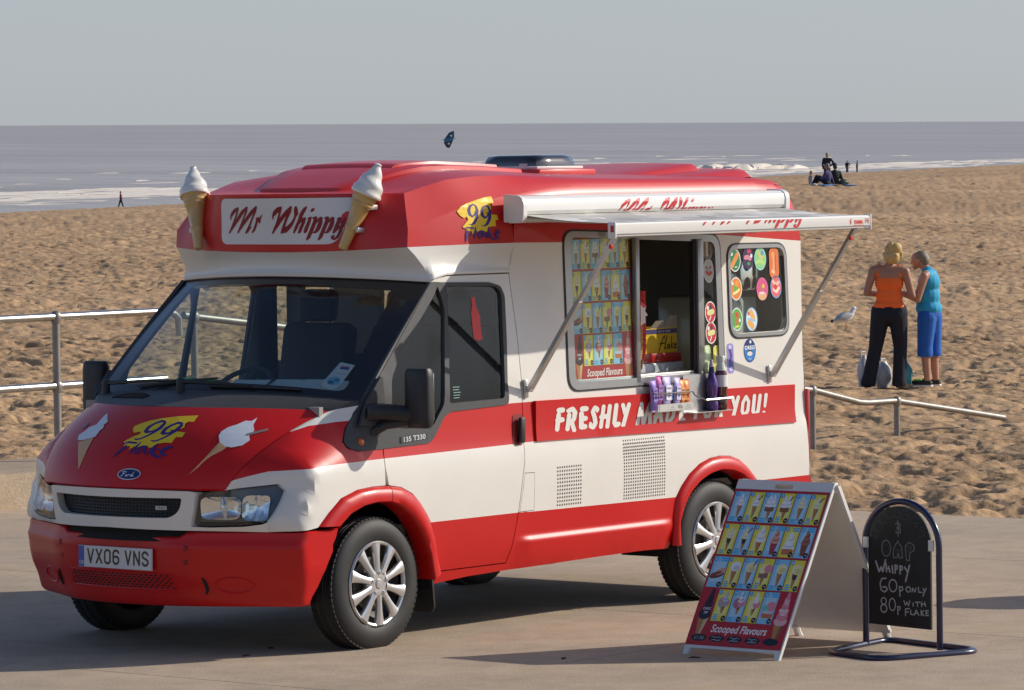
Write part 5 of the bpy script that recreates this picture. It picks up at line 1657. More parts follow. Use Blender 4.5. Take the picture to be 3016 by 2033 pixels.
# lettering and marks: strokes (across, up, width) in metres on the surface they are painted on
DEC = {
 'mr': [[[0.2484,2.2066,0.0016],[0.247,2.2207,0.007],[0.2271,2.241,0.0156],[0.1963,2.2597,0.0179],[0.1692,2.2724,0.0085]],[[0.1674,2.2705,0.007],[0.1857,2.2441,0.009],[0.2103,2.2129,0.0086],[0.2388,2.1801,0.0097],[0.27,2.1441,0.0097],[0.2756,2.1378,0.0075]],[[0.2697,2.1456,0.0078],[0.2318,2.1785,0.0148],[0.1847,2.2144,0.0163],[0.135,2.2518,0.0178],[0.0932,2.2757,0.0085]],[[0.0926,2.2742,0.007],[0.1099,2.2486,0.009],[0.1353,2.2206,0.0081],[0.1652,2.1847,0.0096],[0.199,2.1472,0.0096],[0.2056,2.1402,0.0075]],[[0.1986,2.1488,0.0078],[0.1565,2.1832,0.0148],[0.114,2.2143,0.0155],[0.0615,2.2515,0.0178],[0.0224,2.2781,0.0085]],[[0.0217,2.2762,0.007],[0.0368,2.2545,0.0093],[0.0706,2.2173,0.0081],[0.0994,2.1831,0.0096],[0.1348,2.1457,0.0124],[0.1441,2.1382,0.0081]],[[0.1352,2.1441,0.0124],[0.1073,2.1644,0.0093],[0.0909,2.1714,0.0023]],[[0.0948,2.141,0.0062],[0.0768,2.155,0.0116],[0.0557,2.1814,0.0112],[0.0358,2.211,0.0111]],[[0.0422,2.2141,0.0062],[0.0243,2.2203,0.0085],[0.0229,2.2047,0.017],[0.0261,2.1946,0.0085]],[[0.0187,2.2109,0.0077],[0.0057,2.2249,0.0074],[-0.0048,2.2349,0.0023]]],
 'whippy': [[[-0.074,2.208,0.0016],[-0.0796,2.2282,0.0096],[-0.1005,2.2482,0.02],[-0.1246,2.2641,0.021],[-0.1429,2.275,0.009]],[[-0.1448,2.273,0.007],[-0.1295,2.246,0.0096],[-0.1022,2.1998,0.0096],[-0.0733,2.1596,0.0104],[-0.0534,2.1375,0.0084]],[[-0.0557,2.1415,0.008],[-0.0871,2.1737,0.016],[-0.1311,2.2138,0.017],[-0.1703,2.2457,0.019],[-0.2046,2.2759,0.009]],[[-0.2055,2.2745,0.008],[-0.1922,2.2496,0.0124],[-0.1621,2.2116,0.0116],[-0.1383,2.1755,0.0124],[-0.1183,2.1433,0.0144],[-0.1119,2.1377,0.0084]],[[-0.1153,2.1413,0.01],[-0.1379,2.1513,0.026],[-0.1659,2.1673,0.02],[-0.1897,2.1853,0.0144],[-0.212,2.2113,0.0096],[-0.2204,2.2253,0.0096],[-0.2291,2.2392,0.018],[-0.2317,2.2593,0.018],[-0.2346,2.2753,0.0096]],[[-0.2337,2.2392,0.01],[-0.2418,2.2471,0.002]],[[-0.1951,2.14,0.008],[-0.2139,2.1651,0.014],[-0.2408,2.205,0.0124],[-0.2625,2.2389,0.0164],[-0.2817,2.2628,0.0144],[-0.2938,2.2747,0.0076]],[[-0.2294,2.181,0.004],[-0.2489,2.199,0.01],[-0.2673,2.2129,0.0124],[-0.279,2.2178,0.0064]],[[-0.2775,2.2148,0.0084],[-0.2639,2.1929,0.0144],[-0.2419,2.1609,0.0144],[-0.2293,2.1419,0.0124],[-0.2239,2.1379,0.0064]],[[-0.2342,2.1429,0.01],[-0.2464,2.1519,0.003]],[[-0.2962,2.2146,0.0064],[-0.3076,2.2165,0.0124],[-0.2982,2.1966,0.0144],[-0.2771,2.1627,0.0164],[-0.264,2.1417,0.0116]],[[-0.2676,2.1423,0.01],[-0.2825,2.1507,0.0024]],[[-0.3076,2.2169,0.01],[-0.3146,2.2205,0.006]],[[-0.3207,2.2534,0.01],[-0.3292,2.2623,0.012],[-0.3367,2.2672,0.004]],[[-0.3269,2.2154,0.0104],[-0.3398,2.2183,0.0144],[-0.3312,2.1944,0.0164],[-0.3084,2.1545,0.0164],[-0.285,2.1166,0.016],[-0.2715,2.103,0.0084]],[[-0.3273,2.1824,0.005],[-0.3491,2.2022,0.0104],[-0.3672,2.216,0.014],[-0.3737,2.2169,0.0064]],[[-0.3718,2.214,0.0084],[-0.3629,2.1901,0.0183],[-0.347,2.1602,0.0183],[-0.3301,2.1424,0.0124],[-0.3159,2.1401,0.0072]],[[-0.3919,2.2148,0.0104],[-0.4042,2.2176,0.0143],[-0.3975,2.1938,0.0163],[-0.3778,2.1541,0.0163],[-0.3571,2.1162,0.016],[-0.3446,2.1027,0.0084]],[[-0.3944,2.1818,0.005],[-0.4139,2.2016,0.0104],[-0.4305,2.2154,0.0139],[-0.4366,2.2163,0.0064]],[[-0.4349,2.2133,0.0084],[-0.4278,2.1895,0.0183],[-0.4144,2.1597,0.0183],[-0.399,2.1419,0.0124],[-0.3858,2.1396,0.0072]],[[-0.4583,2.2111,0.0084],[-0.4679,2.213,0.0143],[-0.4601,2.1892,0.0175],[-0.4462,2.1575,0.0175],[-0.4353,2.1387,0.0104]],[[-0.4375,2.1397,0.0084],[-0.4565,2.1574,0.0084],[-0.4703,2.1732,0.0064]],[[-0.4954,2.2155,0.0084],[-0.4879,2.1968,0.0143],[-0.477,2.1612,0.0143],[-0.4673,2.1335,0.0143],[-0.4542,2.1137,0.0123],[-0.437,2.1042,0.0104],[-0.4271,2.1099,0.0123],[-0.4284,2.1178,0.0143],[-0.4371,2.1227,0.0084]]],
 'freshly': [[[2.421,1.1551,0.0284],[2.4535,1.1554,0.0284]],[[2.418,1.1319,0.0254],[2.4021,1.0534,0.0245]],[[2.4086,1.1024,0.0284],[2.4473,1.1033,0.0284]],[[2.51,1.1269,0.024],[2.4923,1.0499,0.024]],[[2.5032,1.1483,0.024],[2.5399,1.1569,0.0255],[2.5612,1.1363,0.0255],[2.5508,1.1037,0.024],[2.531,1.0868,0.024]],[[2.5286,1.0899,0.024],[2.5507,1.0407,0.0225]],[[2.625,1.1522,0.0286],[2.6592,1.1522,0.0286]],[[2.6171,1.1273,0.0271],[2.6135,1.0552,0.0271]],[[2.6165,1.1002,0.0271],[2.6516,1.0998,0.0277]],[[2.6159,1.055,0.0286],[2.6454,1.0558,0.0286]],[[2.7572,1.1456,0.0227],[2.7377,1.1542,0.0227],[2.7176,1.1325,0.0241],[2.734,1.0969,0.0242],[2.7389,1.0694,0.0242],[2.7178,1.0479,0.0242],[2.6965,1.0536,0.0226],[2.6961,1.0687,0.0181]],[[2.7596,1.1409,0.0196],[2.7544,1.1321,0.0136]],[[2.8142,1.1562,0.0218],[2.7863,1.0456,0.0212]],[[2.8696,1.1558,0.0228],[2.8438,1.0431,0.0227]],[[2.7932,1.0997,0.0266],[2.8526,1.1011,0.0267]],[[2.9283,1.157,0.0237],[2.9075,1.0617,0.0243],[2.9206,1.0488,0.0274],[2.9425,1.0528,0.028]],[[2.9872,1.1558,0.0219],[3.008,1.1035,0.0229]],[[3.0423,1.156,0.022],[2.9859,1.0422,0.0228]],[[3.1149,1.0421,0.0202],[3.155,1.1539,0.0202]],[[3.159,1.1507,0.0184],[3.1677,1.0414,0.0214]],[[3.168,1.0429,0.0202],[3.235,1.1523,0.0203]],[[3.236,1.1498,0.0184],[3.2283,1.0396,0.0215]],[[3.3191,1.1517,0.0191],[3.2716,1.0403,0.0203]],[[3.3216,1.1516,0.0191],[3.3351,1.0384,0.0203]],[[3.2791,1.0752,0.0261],[3.3303,1.0796,0.0246]],[[3.4029,1.1196,0.0191],[3.3839,1.0496,0.0191]],[[3.3852,1.1344,0.0191],[3.4035,1.1489,0.0216],[3.4367,1.1395,0.0216],[3.4551,1.1076,0.021],[3.4449,1.0679,0.0204],[3.4097,1.0405,0.0204],[3.3877,1.0478,0.0191]]],
 'foryou': [[[3.5264,1.1426,0.0251],[3.5164,1.0489,0.0251]],[[3.524,1.1427,0.0251],[3.5526,1.1427,0.0251]],[[3.5133,1.0904,0.0262],[3.5467,1.0907,0.0251]],[[3.5178,1.0431,0.0257],[3.5393,1.0434,0.0257]],[[3.6675,1.1354,0.0215],[3.647,1.0376,0.0206]],[[3.6794,1.1305,0.0252],[3.7059,1.132,0.0244]],[[3.6616,1.0855,0.0244],[3.6881,1.0878,0.0235]],[[3.7736,1.1343,0.0196],[3.7972,1.1057,0.0202],[3.793,1.0656,0.0201],[3.7592,1.0372,0.0207],[3.7402,1.0684,0.0201],[3.7465,1.1084,0.0201],[3.7736,1.1343,0.0196]],[[3.8683,1.1338,0.0219],[3.844,1.0364,0.0219]],[[3.8636,1.1427,0.0213],[3.8978,1.1462,0.0219],[3.9144,1.1199,0.022],[3.9039,1.0886,0.022],[3.8817,1.0739,0.0214]],[[3.8842,1.0767,0.0214],[3.9006,1.0253,0.0208]],[[4.008,1.1462,0.0203],[4.0324,1.0892,0.0215]],[[4.0632,1.1452,0.0203],[4.0098,1.0345,0.0214]],[[4.1387,1.1434,0.0192],[4.1629,1.1131,0.0192],[4.1532,1.064,0.0198],[4.1181,1.0333,0.0204],[4.0978,1.064,0.0198],[4.1059,1.1101,0.0192],[4.1387,1.1434,0.0192]],[[4.2197,1.1446,0.021],[4.2034,1.0585,0.0216],[4.2247,1.0326,0.0216],[4.2523,1.0559,0.021],[4.2746,1.1439,0.0205]],[[4.3332,1.1448,0.0211],[4.3193,1.0793,0.0164]],[[4.3104,1.0456,0.0193],[4.3058,1.0312,0.0181]]],
 'b99y': [[[-0.0129,1.1564],[-0.0113,1.1682],[-0.0369,1.1806],[-0.0799,1.1952],[-0.1424,1.2079],[-0.2261,1.2187],[-0.332,1.2243],[-0.3343,1.2098],[-0.3378,1.1934],[-0.3094,1.1942],[-0.3015,1.1844],[-0.3111,1.167],[-0.2957,1.1572],[-0.2425,1.1537],[-0.2643,1.1471],[-0.2908,1.1474],[-0.338,1.1428],[-0.3385,1.1204],[-0.3054,1.1211],[-0.3019,1.0926],[-0.2693,1.0942],[-0.2401,1.0899],[-0.2271,1.0818],[-0.2117,1.0697],[-0.1878,1.0693],[-0.1677,1.0768],[-0.1441,1.0784],[-0.1183,1.0679],[-0.0987,1.0734],[-0.0734,1.057],[-0.0723,1.0748],[-0.051,1.0723],[-0.0213,1.0745],[-0.0324,1.0818],[-0.0103,1.0911],[-0.0175,1.0993],[-0.0548,1.12],[-0.0831,1.1305],[-0.0833,1.1443],[-0.042,1.1365],[-0.0264,1.145]]],
 'b99': [[[-0.1776,1.1938,0.0088],[-0.155,1.1945,0.0125],[-0.1278,1.1823,0.0125],[-0.108,1.1644,0.0188],[-0.1079,1.1487,0.0188],[-0.122,1.1421,0.0125],[-0.1468,1.1455,0.0088],[-0.1671,1.1556,0.0104]],[[-0.1798,1.1929,0.0088],[-0.1858,1.1813,0.0167],[-0.1808,1.1617,0.0208],[-0.1656,1.1438,0.0129],[-0.1393,1.1257,0.0104],[-0.1106,1.1113,0.0088],[-0.0861,1.1059,0.0083],[-0.067,1.1094,0.0031]],[[-0.2797,1.1866,0.0087],[-0.2582,1.188,0.0125],[-0.2335,1.176,0.0125],[-0.2151,1.1582,0.0187],[-0.215,1.1426,0.0187],[-0.2278,1.1359,0.0125],[-0.2505,1.1391,0.0087],[-0.2693,1.1491,0.0104]],[[-0.282,1.1858,0.0087],[-0.2884,1.1727,0.0167],[-0.282,1.1551,0.0208],[-0.268,1.1374,0.0129],[-0.2443,1.1184,0.0104],[-0.2178,1.1043,0.0087],[-0.1948,1.1,0.0083],[-0.1773,1.1037,0.0031]],[[-0.0181,1.0854,0.0042],[-0.0462,1.0921,0.0108],[-0.0997,1.0893,0.0087]],[[-0.0437,1.0781,0.0067],[-0.0299,1.0598,0.0129],[-0.0079,1.0393,0.0129],[0.0086,1.0168,0.0021]],[[-0.034,1.0619,0.0046],[-0.0595,1.0646,0.0046]],[[-0.1232,1.0958,0.0046],[-0.1163,1.0778,0.0129],[-0.0995,1.0576,0.0108],[-0.084,1.0373,0.0031]],[[-0.1789,1.0751,0.0067],[-0.1519,1.0746,0.0087],[-0.1289,1.0602,0.0129],[-0.1204,1.0461,0.0108],[-0.1369,1.0405,0.0087],[-0.1592,1.0529,0.0067],[-0.1694,1.0709,0.0087],[-0.1776,1.0552,0.0108],[-0.1802,1.0394,0.0066]],[[-0.2309,1.0897,0.0046],[-0.2185,1.0737,0.0129],[-0.2077,1.0538,0.0108],[-0.197,1.0357,0.0042]],[[-0.2563,1.0624,0.0046],[-0.2281,1.059,0.0087],[-0.2161,1.0519,0.0108],[-0.2314,1.0383,0.0149],[-0.2612,1.0268,0.0108],[-0.2903,1.0193,0.0021]],[[-0.2703,1.0547,0.0046],[-0.2946,1.0629,0.0087],[-0.318,1.075,0.0066],[-0.3004,1.0748,0.0066],[-0.2765,1.0666,0.0108],[-0.2738,1.0488,0.0149],[-0.2908,1.0352,0.0108],[-0.3174,1.0355,0.0021]]],
 's99y': [[[1.7202,2.2392],[1.7511,2.2606],[1.8089,2.2798],[1.8794,2.2952],[1.9528,2.3088],[2.001,2.3127],[1.9993,2.3025],[2.0033,2.2776],[1.9757,2.2752],[1.9772,2.2457],[1.9553,2.2314],[1.9247,2.2273],[1.9529,2.2204],[2.0165,2.2156],[2.0212,2.1878],[1.997,2.1883],[1.997,2.1551],[1.9647,2.1558],[1.9374,2.1508],[1.9235,2.1272],[1.8951,2.1333],[1.8798,2.1373],[1.853,2.1305],[1.8306,2.1346],[1.8169,2.1148],[1.8078,2.1333],[1.7675,2.1341],[1.7787,2.143],[1.7542,2.149],[1.7478,2.1583],[1.7619,2.169],[1.7937,2.1939],[1.784,2.2106],[1.765,2.2018],[1.7402,2.2151]]],
 's99': [[[1.844,2.2751,0.0062],[1.8193,2.2649,0.0114],[1.8054,2.245,0.015],[1.8076,2.223,0.015],[1.824,2.2089,0.0095],[1.8436,2.2187,0.0077],[1.8574,2.2368,0.0095]],[[1.844,2.2751,0.0062],[1.8605,2.2661,0.0092],[1.8673,2.2403,0.0132],[1.8563,2.2038,0.015],[1.8334,2.1767,0.0132],[1.8091,2.1662,0.0059],[1.7896,2.1702,0.0018]],[[1.9421,2.2671,0.0063],[1.9155,2.2569,0.0114],[1.9003,2.2369,0.0151],[1.9025,2.2149,0.0151],[1.9196,2.2008,0.0096],[1.9404,2.2105,0.0077],[1.9552,2.2286,0.0096]],[[1.9421,2.2671,0.0063],[1.9589,2.258,0.0092],[1.9654,2.2321,0.0132],[1.9533,2.1955,0.0151],[1.9297,2.1684,0.0132],[1.9044,2.1579,0.0059],[1.8837,2.162,0.0018]],[[1.7567,2.1489,0.0037],[1.7822,2.1521,0.0095],[1.8248,2.1494,0.0077]],[[1.7807,2.1393,0.0077],[1.7727,2.1139,0.0113],[1.7634,2.0775,0.0037]],[[1.7631,2.1177,0.004],[1.8057,2.1159,0.0059]],[[1.8406,2.1546,0.004],[1.8361,2.1272,0.0132],[1.8286,2.0962,0.004]],[[1.8951,2.1333,0.0059],[1.8681,2.1265,0.0095],[1.8581,2.1084,0.0095],[1.8698,2.0971,0.0077],[1.8891,2.1059,0.0077],[1.8868,2.1298,0.0077],[1.9034,2.1166,0.0114],[1.9116,2.0981,0.0059]],[[1.9402,2.1517,0.0059],[1.9304,2.1197,0.0132],[1.9242,2.0941,0.004]],[[1.9703,2.1189,0.004],[1.9344,2.1104,0.0096],[1.9638,2.0914,0.0114],[2.0023,2.0795,0.0018]],[[1.9853,2.1112,0.0059],[2.0161,2.1197,0.0077],[2.0208,2.1325,0.0059],[2.0015,2.1311,0.0077],[1.9879,2.1111,0.0114],[1.9993,2.0962,0.0096],[2.0252,2.0901,0.0018]]],
 'bconeice': [[[-0.6083,1.2123],[-0.6196,1.1797],[-0.645,1.1508],[-0.6414,1.1263],[-0.6581,1.1055],[-0.6413,1.0811],[-0.6034,1.0716],[-0.5702,1.0777],[-0.5345,1.0986],[-0.5112,1.1276],[-0.5078,1.1481],[-0.5227,1.1685],[-0.5507,1.1805],[-0.5723,1.1982],[-0.5992,1.1962]],[[0.2991,1.2206],[0.3054,1.2078],[0.3073,1.1659],[0.3575,1.1511],[0.3778,1.1291],[0.4084,1.1107],[0.3854,1.0864],[0.3341,1.0887],[0.2773,1.0997],[0.2322,1.11],[0.2309,1.1395],[0.2175,1.1526],[0.2337,1.1688],[0.222,1.1818]]],
 'bconewaf': [[[-0.5345,1.0986],[-0.5853,1.0776],[-0.4629,0.9394]],[[0.3662,1.0788],[0.2427,1.1053],[0.2378,1.0503],[0.2387,0.9474]]],
 'bconefl': [[[-0.6303,1.1322,0.0123],[-0.6897,1.154,0.0123]],[[0.4248,1.1505,0.0234],[0.4104,1.1613,0.0234]]],
 'badge': [[[-0.1396,0.9382,0.0018],[-0.0758,0.9366,0.0018],[-0.2022,0.9396,0.0018],[-0.1294,0.9618,0.0018],[-0.1481,0.9153,0.0018]]],
 'bottle': [[[1.7999,1.7835],[1.8297,1.7844],[1.8323,1.7415],[1.8572,1.684],[1.852,1.5959],[1.8614,1.5641],[1.8198,1.5531],[1.7875,1.567],[1.7856,1.6425],[1.7865,1.7053],[1.8008,1.7426]]],
}

# ================================================================== lettering and marks on the van
def bvh_of(objs):
    V, P = [], []
    for o in objs:
        n = len(V); V += [v.co.copy() for v in o.data.vertices]; P += [[i+n for i in p.vertices] for p in o.data.polygons]
    return BVHTree.FromPolygons(V, P)

def drape(bvh, axis, off):
    """lays flat print on a surface: axis 'y' casts from the serving side, 'x' from the front"""
    def fn(a, b):
        out = []
        for u, v in zip(a, b):
            o, d = (Vector((u, -3, v)), Vector((0, 1, 0))) if axis == 'y' else (Vector((-2, u, v)), Vector((1, 0, 0)))
            h = bvh.ray_cast(o, d)
            if h[0] is None:
                h = bvh.find_nearest(Vector((u, -.95, v)) if axis == 'y' else Vector((.1, u, v)))
            n = h[1]
            if n.dot(d) > 0: n = -n
            out.append(tuple(h[0]+n*off))
        return np.array(out)
    return fn

def dec_print(pr, keys, fore, col, mirror=False):
    """fore: how much the horizontal is foreshortened where the widths were read"""
    sg = -1 if mirror else 1
    for k in keys:
        for st in DEC[k]:
            if len(st[0]) == 3:
                for q in stroke([(sg*p[0]*fore, p[1]) for p in st], [max(p[2], .002) for p in st]):
                    pr.add([(a/fore, b) for a, b in q], col)
            else:
                pr.add([(sg*p[0], p[1]) for p in st], col)

def gridpts(x0_, z0_, x1_, z1_, s): return [(a, b) for a in np.arange(x0_, x1_, s) for b in np.arange(z0_, z1_, s)]

MAROON = (.26, .012, .022)
PURPLE = srgb('3a2a78'); YEL = srgb('f2c928'); LETW = (.76, .73, .67)
# front sign (a = across, seen from the front the reading direction is -y)
pr = Print(); dec_print(pr, ('mr', 'whippy'), .777, MAROON)
pr.obj('sign_lettering', lambda a, b: np.stack([front_pt(a, b)-.0145, a, b], -1), sign, flip=True)
pr = Print(); dec_print(pr, ('freshly', 'foryou'), .629, LETW)
pr.obj('slogan_lettering', lambda a, b: slog_surf(a, b, .0145), sl)
bb = bvh_of([bo])
pr = Print()
dec_print(pr, ('b99y',), .777, YEL); dec_print(pr, ('b99',), .777, PURPLE)
pr.obj('bonnet_logo', drape(bb, 'x', .0035), bo, flip=True, extra=gridpts(-.25, .95, .22, 1.25, .03))
pr = Print()
dec_print(pr, ('bconewaf',), .777, srgb('d9a877')); dec_print(pr, ('bconeice',), .777, (.74, .76, .80)); dec_print(pr, ('bconefl',), .777, srgb('8a7a78'))
pr.obj('bonnet_cone_stickers', drape(bb, 'x', .0035), bo, flip=True, extra=gridpts(-.75, .90, .75, 1.24, .03))
rbv = bvh_of([roof])
pr = Print()
dec_print(pr, ('s99y',), .629, YEL); dec_print(pr, ('s99',), .629, PURPLE)
pr.obj('roof_side_logo', drape(rbv, 'y', .004), roof, extra=gridpts(1.70, 2.06, 2.2, 2.30, .025))
# oval maker's badge on the bonnet
pr = Print()
BX, BZ = -.1396, .9382
pr.add(ell(0, 0, .072, .0285, 28), (.55, .56, .58)); pr.add(ell(0, 0, .066, .0235, 28), srgb('16265e'))
for st in ([(-.043, .010), (-.030, .013), (-.018, .010)], [(-.033, .012), (-.040, -.010), (-.047, -.008)], [(-.038, .002), (-.026, .003)], [(-.020, -.008), (-.014, -.002), (-.008, -.006), (-.014, -.010), (-.020, -.008)],
           [(-.003, -.002), (-.004, -.009)], [(-.003, -.004), (.004, -.001)], [(.010, -.006), (.016, -.001), (.020, -.006), (.014, -.010), (.010, -.006)], [(.028, .012), (.023, -.004), (.025, -.009), (.031, -.008)], [(.021, -.002), (.018, -.008), (.022, -.009)]):
    pr.adds(stroke(st, .0038, 6), (.66, .67, .70))
em = pr.obj('bonnet_badge', lambda a, b: drape(bb, 'x', .005)(BX-a, BZ+b), bo, print_mat('print_gloss', .25, .4))
# trim badge in the grille and under the quarter light
pr = Print(); pr.add(rrect(-.030, -.010, .030, .010, .002), (.5, .5, .5)); pr.adds(text_polys('TDCi', .017, 0, -.006, .02, align='CENTER', sx=1.15), (.02, .02, .02))
pr.obj('grille_badge', lambda a, b: S(.40+a/.8, .772+b)+np.array([.018, 0, 0]), grille, print_mat('print_gloss', .25, .4))
pr = Print(); pr.adds(text_polys('135 T330', .036, 1.219, 1.063, .022, align='CENTER', sx=1.32), (.62, .62, .62))
nb_ = [o for o in bpy.data.objects if o.name.startswith('name_badge')][0]
pr.obj('badge_lettering', lambda a, b: near(.0115)(a, b+(a-1.219)*.05), nb_)
# red bottle sticker, etched panel and ring on the door glass
dg = [o for o in bpy.data.objects if o.name == 'door_glass'][0]
pr = Print(); dec_print(pr, ('bottle',), .629, srgb('e23a3a'))
pr.obj('bottle_sticker', near(-.0055), dg)
pr = Print()
for k in range(5): pr.add(rrect(1.570, 1.262+k*.014, 1.57+.05+(k % 3)*.006, 1.266+k*.014, .001), srgb('7fa39b'))
pr.obj('glass_etching', near(-.0055), dg)
# parking disc sticker inside the windscreen
pr = Print()
c0 = Vector((0, 0))
wsu = lambda a, b: wsfn(-.004)(a, b)
tag_ = roundpoly([(.742, .075), (.845, .060), (.862, .205), (.777, .262), (.752, .262)], [.03, .04, .01, .004, .004], 4)
tag_ = roundpoly([(.715, .085), (.800, .060), (.835, .100), (.862, .268), (.770, .280)], [.03, .02, .03, .008, .008], 4)
pr.add(tag_, (.66, .67, .70)); pr.add(ell(.785, .130, .042, .034, 18), srgb('86b4d8')); pr.add(ell(.772, .118, .018, .014, 12), srgb('2f6f9c')); pr.add(ell(.800, .140, .016, .012, 12), srgb('3e86b0'))
pr.add(rrect(.785, .225, .840, .240, .004), srgb('3a4f9a')); pr.add(rrect(.785, .240, .838, .250, .003), srgb('b8434a')); pr.add(rrect(.78, .188, .84, .193, .001), srgb('9aa0aa'))
pr.obj('permit_sticker', wsu, WSC)
# awning: the same name, clipped by the case lip and by the rail's top edge
def clip_poly(poly, lim, keep_above):
    out = []
    n = len(poly)
    for i in range(n):
        a, b = poly[i], poly[(i+1) % n]
        ia = (a[1] > lim) == keep_above; ib = (b[1] > lim) == keep_above
        if ia: out.append(a)
        if ia != ib:
            t = (lim-a[1])/(b[1]-a[1]); out.append((a[0]+(b[0]-a[0])*t, lim))
    return out
NAME = []
for k in ('mr', 'whippy'):
    for st in DEC[k]:
        for q in stroke([(-p[0]*.777, p[1]-2.13) for p in st], [p[2] for p in st]): NAME.append([(a/.777, b) for a, b in q])
nx = [p[0] for q in NAME for p in q]; nlo = min(p[1] for q in NAME for p in q); nhi = max(p[1] for q in NAME for p in q)
n0_, n1_ = min(nx), max(nx)
REDL = srgb('c2252b')
def name_at(pr, xa, xb, zbase, h, lim, above):
    for q in NAME:
        r = [(xa+(a-n0_)/(n1_-n0_)*(xb-xa), zbase+(b-nlo)/(nhi-nlo)*h) for a, b in q]
        r = clip_poly(r, lim, above)
        if len(r) > 2: pr.add(r, REDL)
cas = [o for o in bpy.data.objects if o.name == 'cassette'][0]
def cas_fn(x, z):
    zc = [2.216, 2.235, 2.270, 2.296, 2.312]; yc = [-1.0505, -1.064, -1.066, -1.058, -1.036]
    return np.stack([x, np.interp(z, zc, yc)-.0015, z], -1)
pr = Print(); name_at(pr, 2.84, 3.74, 2.105, .190, 2.222, True)
pr.obj('name_upper', cas_fn, cas, extra=gridpts(2.8, 2.225, 3.8, 2.30, .01))
pr = Print(); name_at(pr, 2.86, 3.80, 2.108, .165, 2.160, False)
# price-like maker's mark at the rail's end
for q in text_polys('FIAMMA', .030, 4.335, 2.122, .03, align='CENTER', sx=.80): pr.add(q, srgb('d8452c'))
for q in text_polys('F45', .040, 4.418, 2.124, .012, align='CENTER', sx=.75): pr.add(q, srgb('c95a4a'))
pr.add(rrect(4.285, 2.110, 4.385, 2.115, .001), srgb('d8452c'))
pr.adds(stroke([(4.262, 2.150), (4.250, 2.140), (4.255, 2.125)], .006, 6), srgb('cc3b33')); pr.adds(stroke([(4.262, 2.138), (4.258, 2.120)], .004, 6), srgb('cc3b33'))
pr.add(rrect(4.398, 2.106, 4.440, 2.113, .001), srgb('6f93b4'))
pr.obj('rail_lettering', lambda x, z: np.stack([x, x*0-1.6355, z], -1), lead)

# ------------------------------------------------------------------ the price-list poster, used in the window and on the pavement board
CELL_B, CELL_Y = srgb('8fcbe8'), srgb('e8da45')
WAF, WAFD, ICE, ICED, ICEV, PINK, CHOC, NUMB, TXT = srgb('b98247'), srgb('8a5a30'), srgb('eef0f0'), srgb('c9cdd2'), srgb('efe6a8'), srgb('e58a93'), srgb('4a2c22'), srgb('3f9fd6'), srgb('49b2e0')
BLK = srgb('1c1c20')
def swirl(pr, cx, by, w, h, col, dk):
    for k in range(5):
        f = k/4
        pr.add(ell(cx+(.004 if k % 2 else -.003)*f, by+h*(.10+.78*f), w*.5*(1-.80*f)+.002, h*.17, 14), dk if k % 2 else col)
        pr.add(ell(cx-.002, by+h*(.14+.78*f), w*.44*(1-.80*f)+.001, h*.11, 12), col)
def cone(pr, cx, by, w, h, top=None):
    pr.add([(cx-w*.10, by), (cx+w*.08, by), (cx+w*.5, by+h), (cx-w*.5, by+h)], WAF)
    pr.add([(cx+w*.02, by), (cx+w*.08, by), (cx+w*.5, by+h), (cx+w*.22, by+h)], WAFD)
    if top: pr.add([(cx-w*.32, by+h*.55), (cx+w*.32, by+h*.55), (cx+w*.5, by+h), (cx-w*.5, by+h)], top)
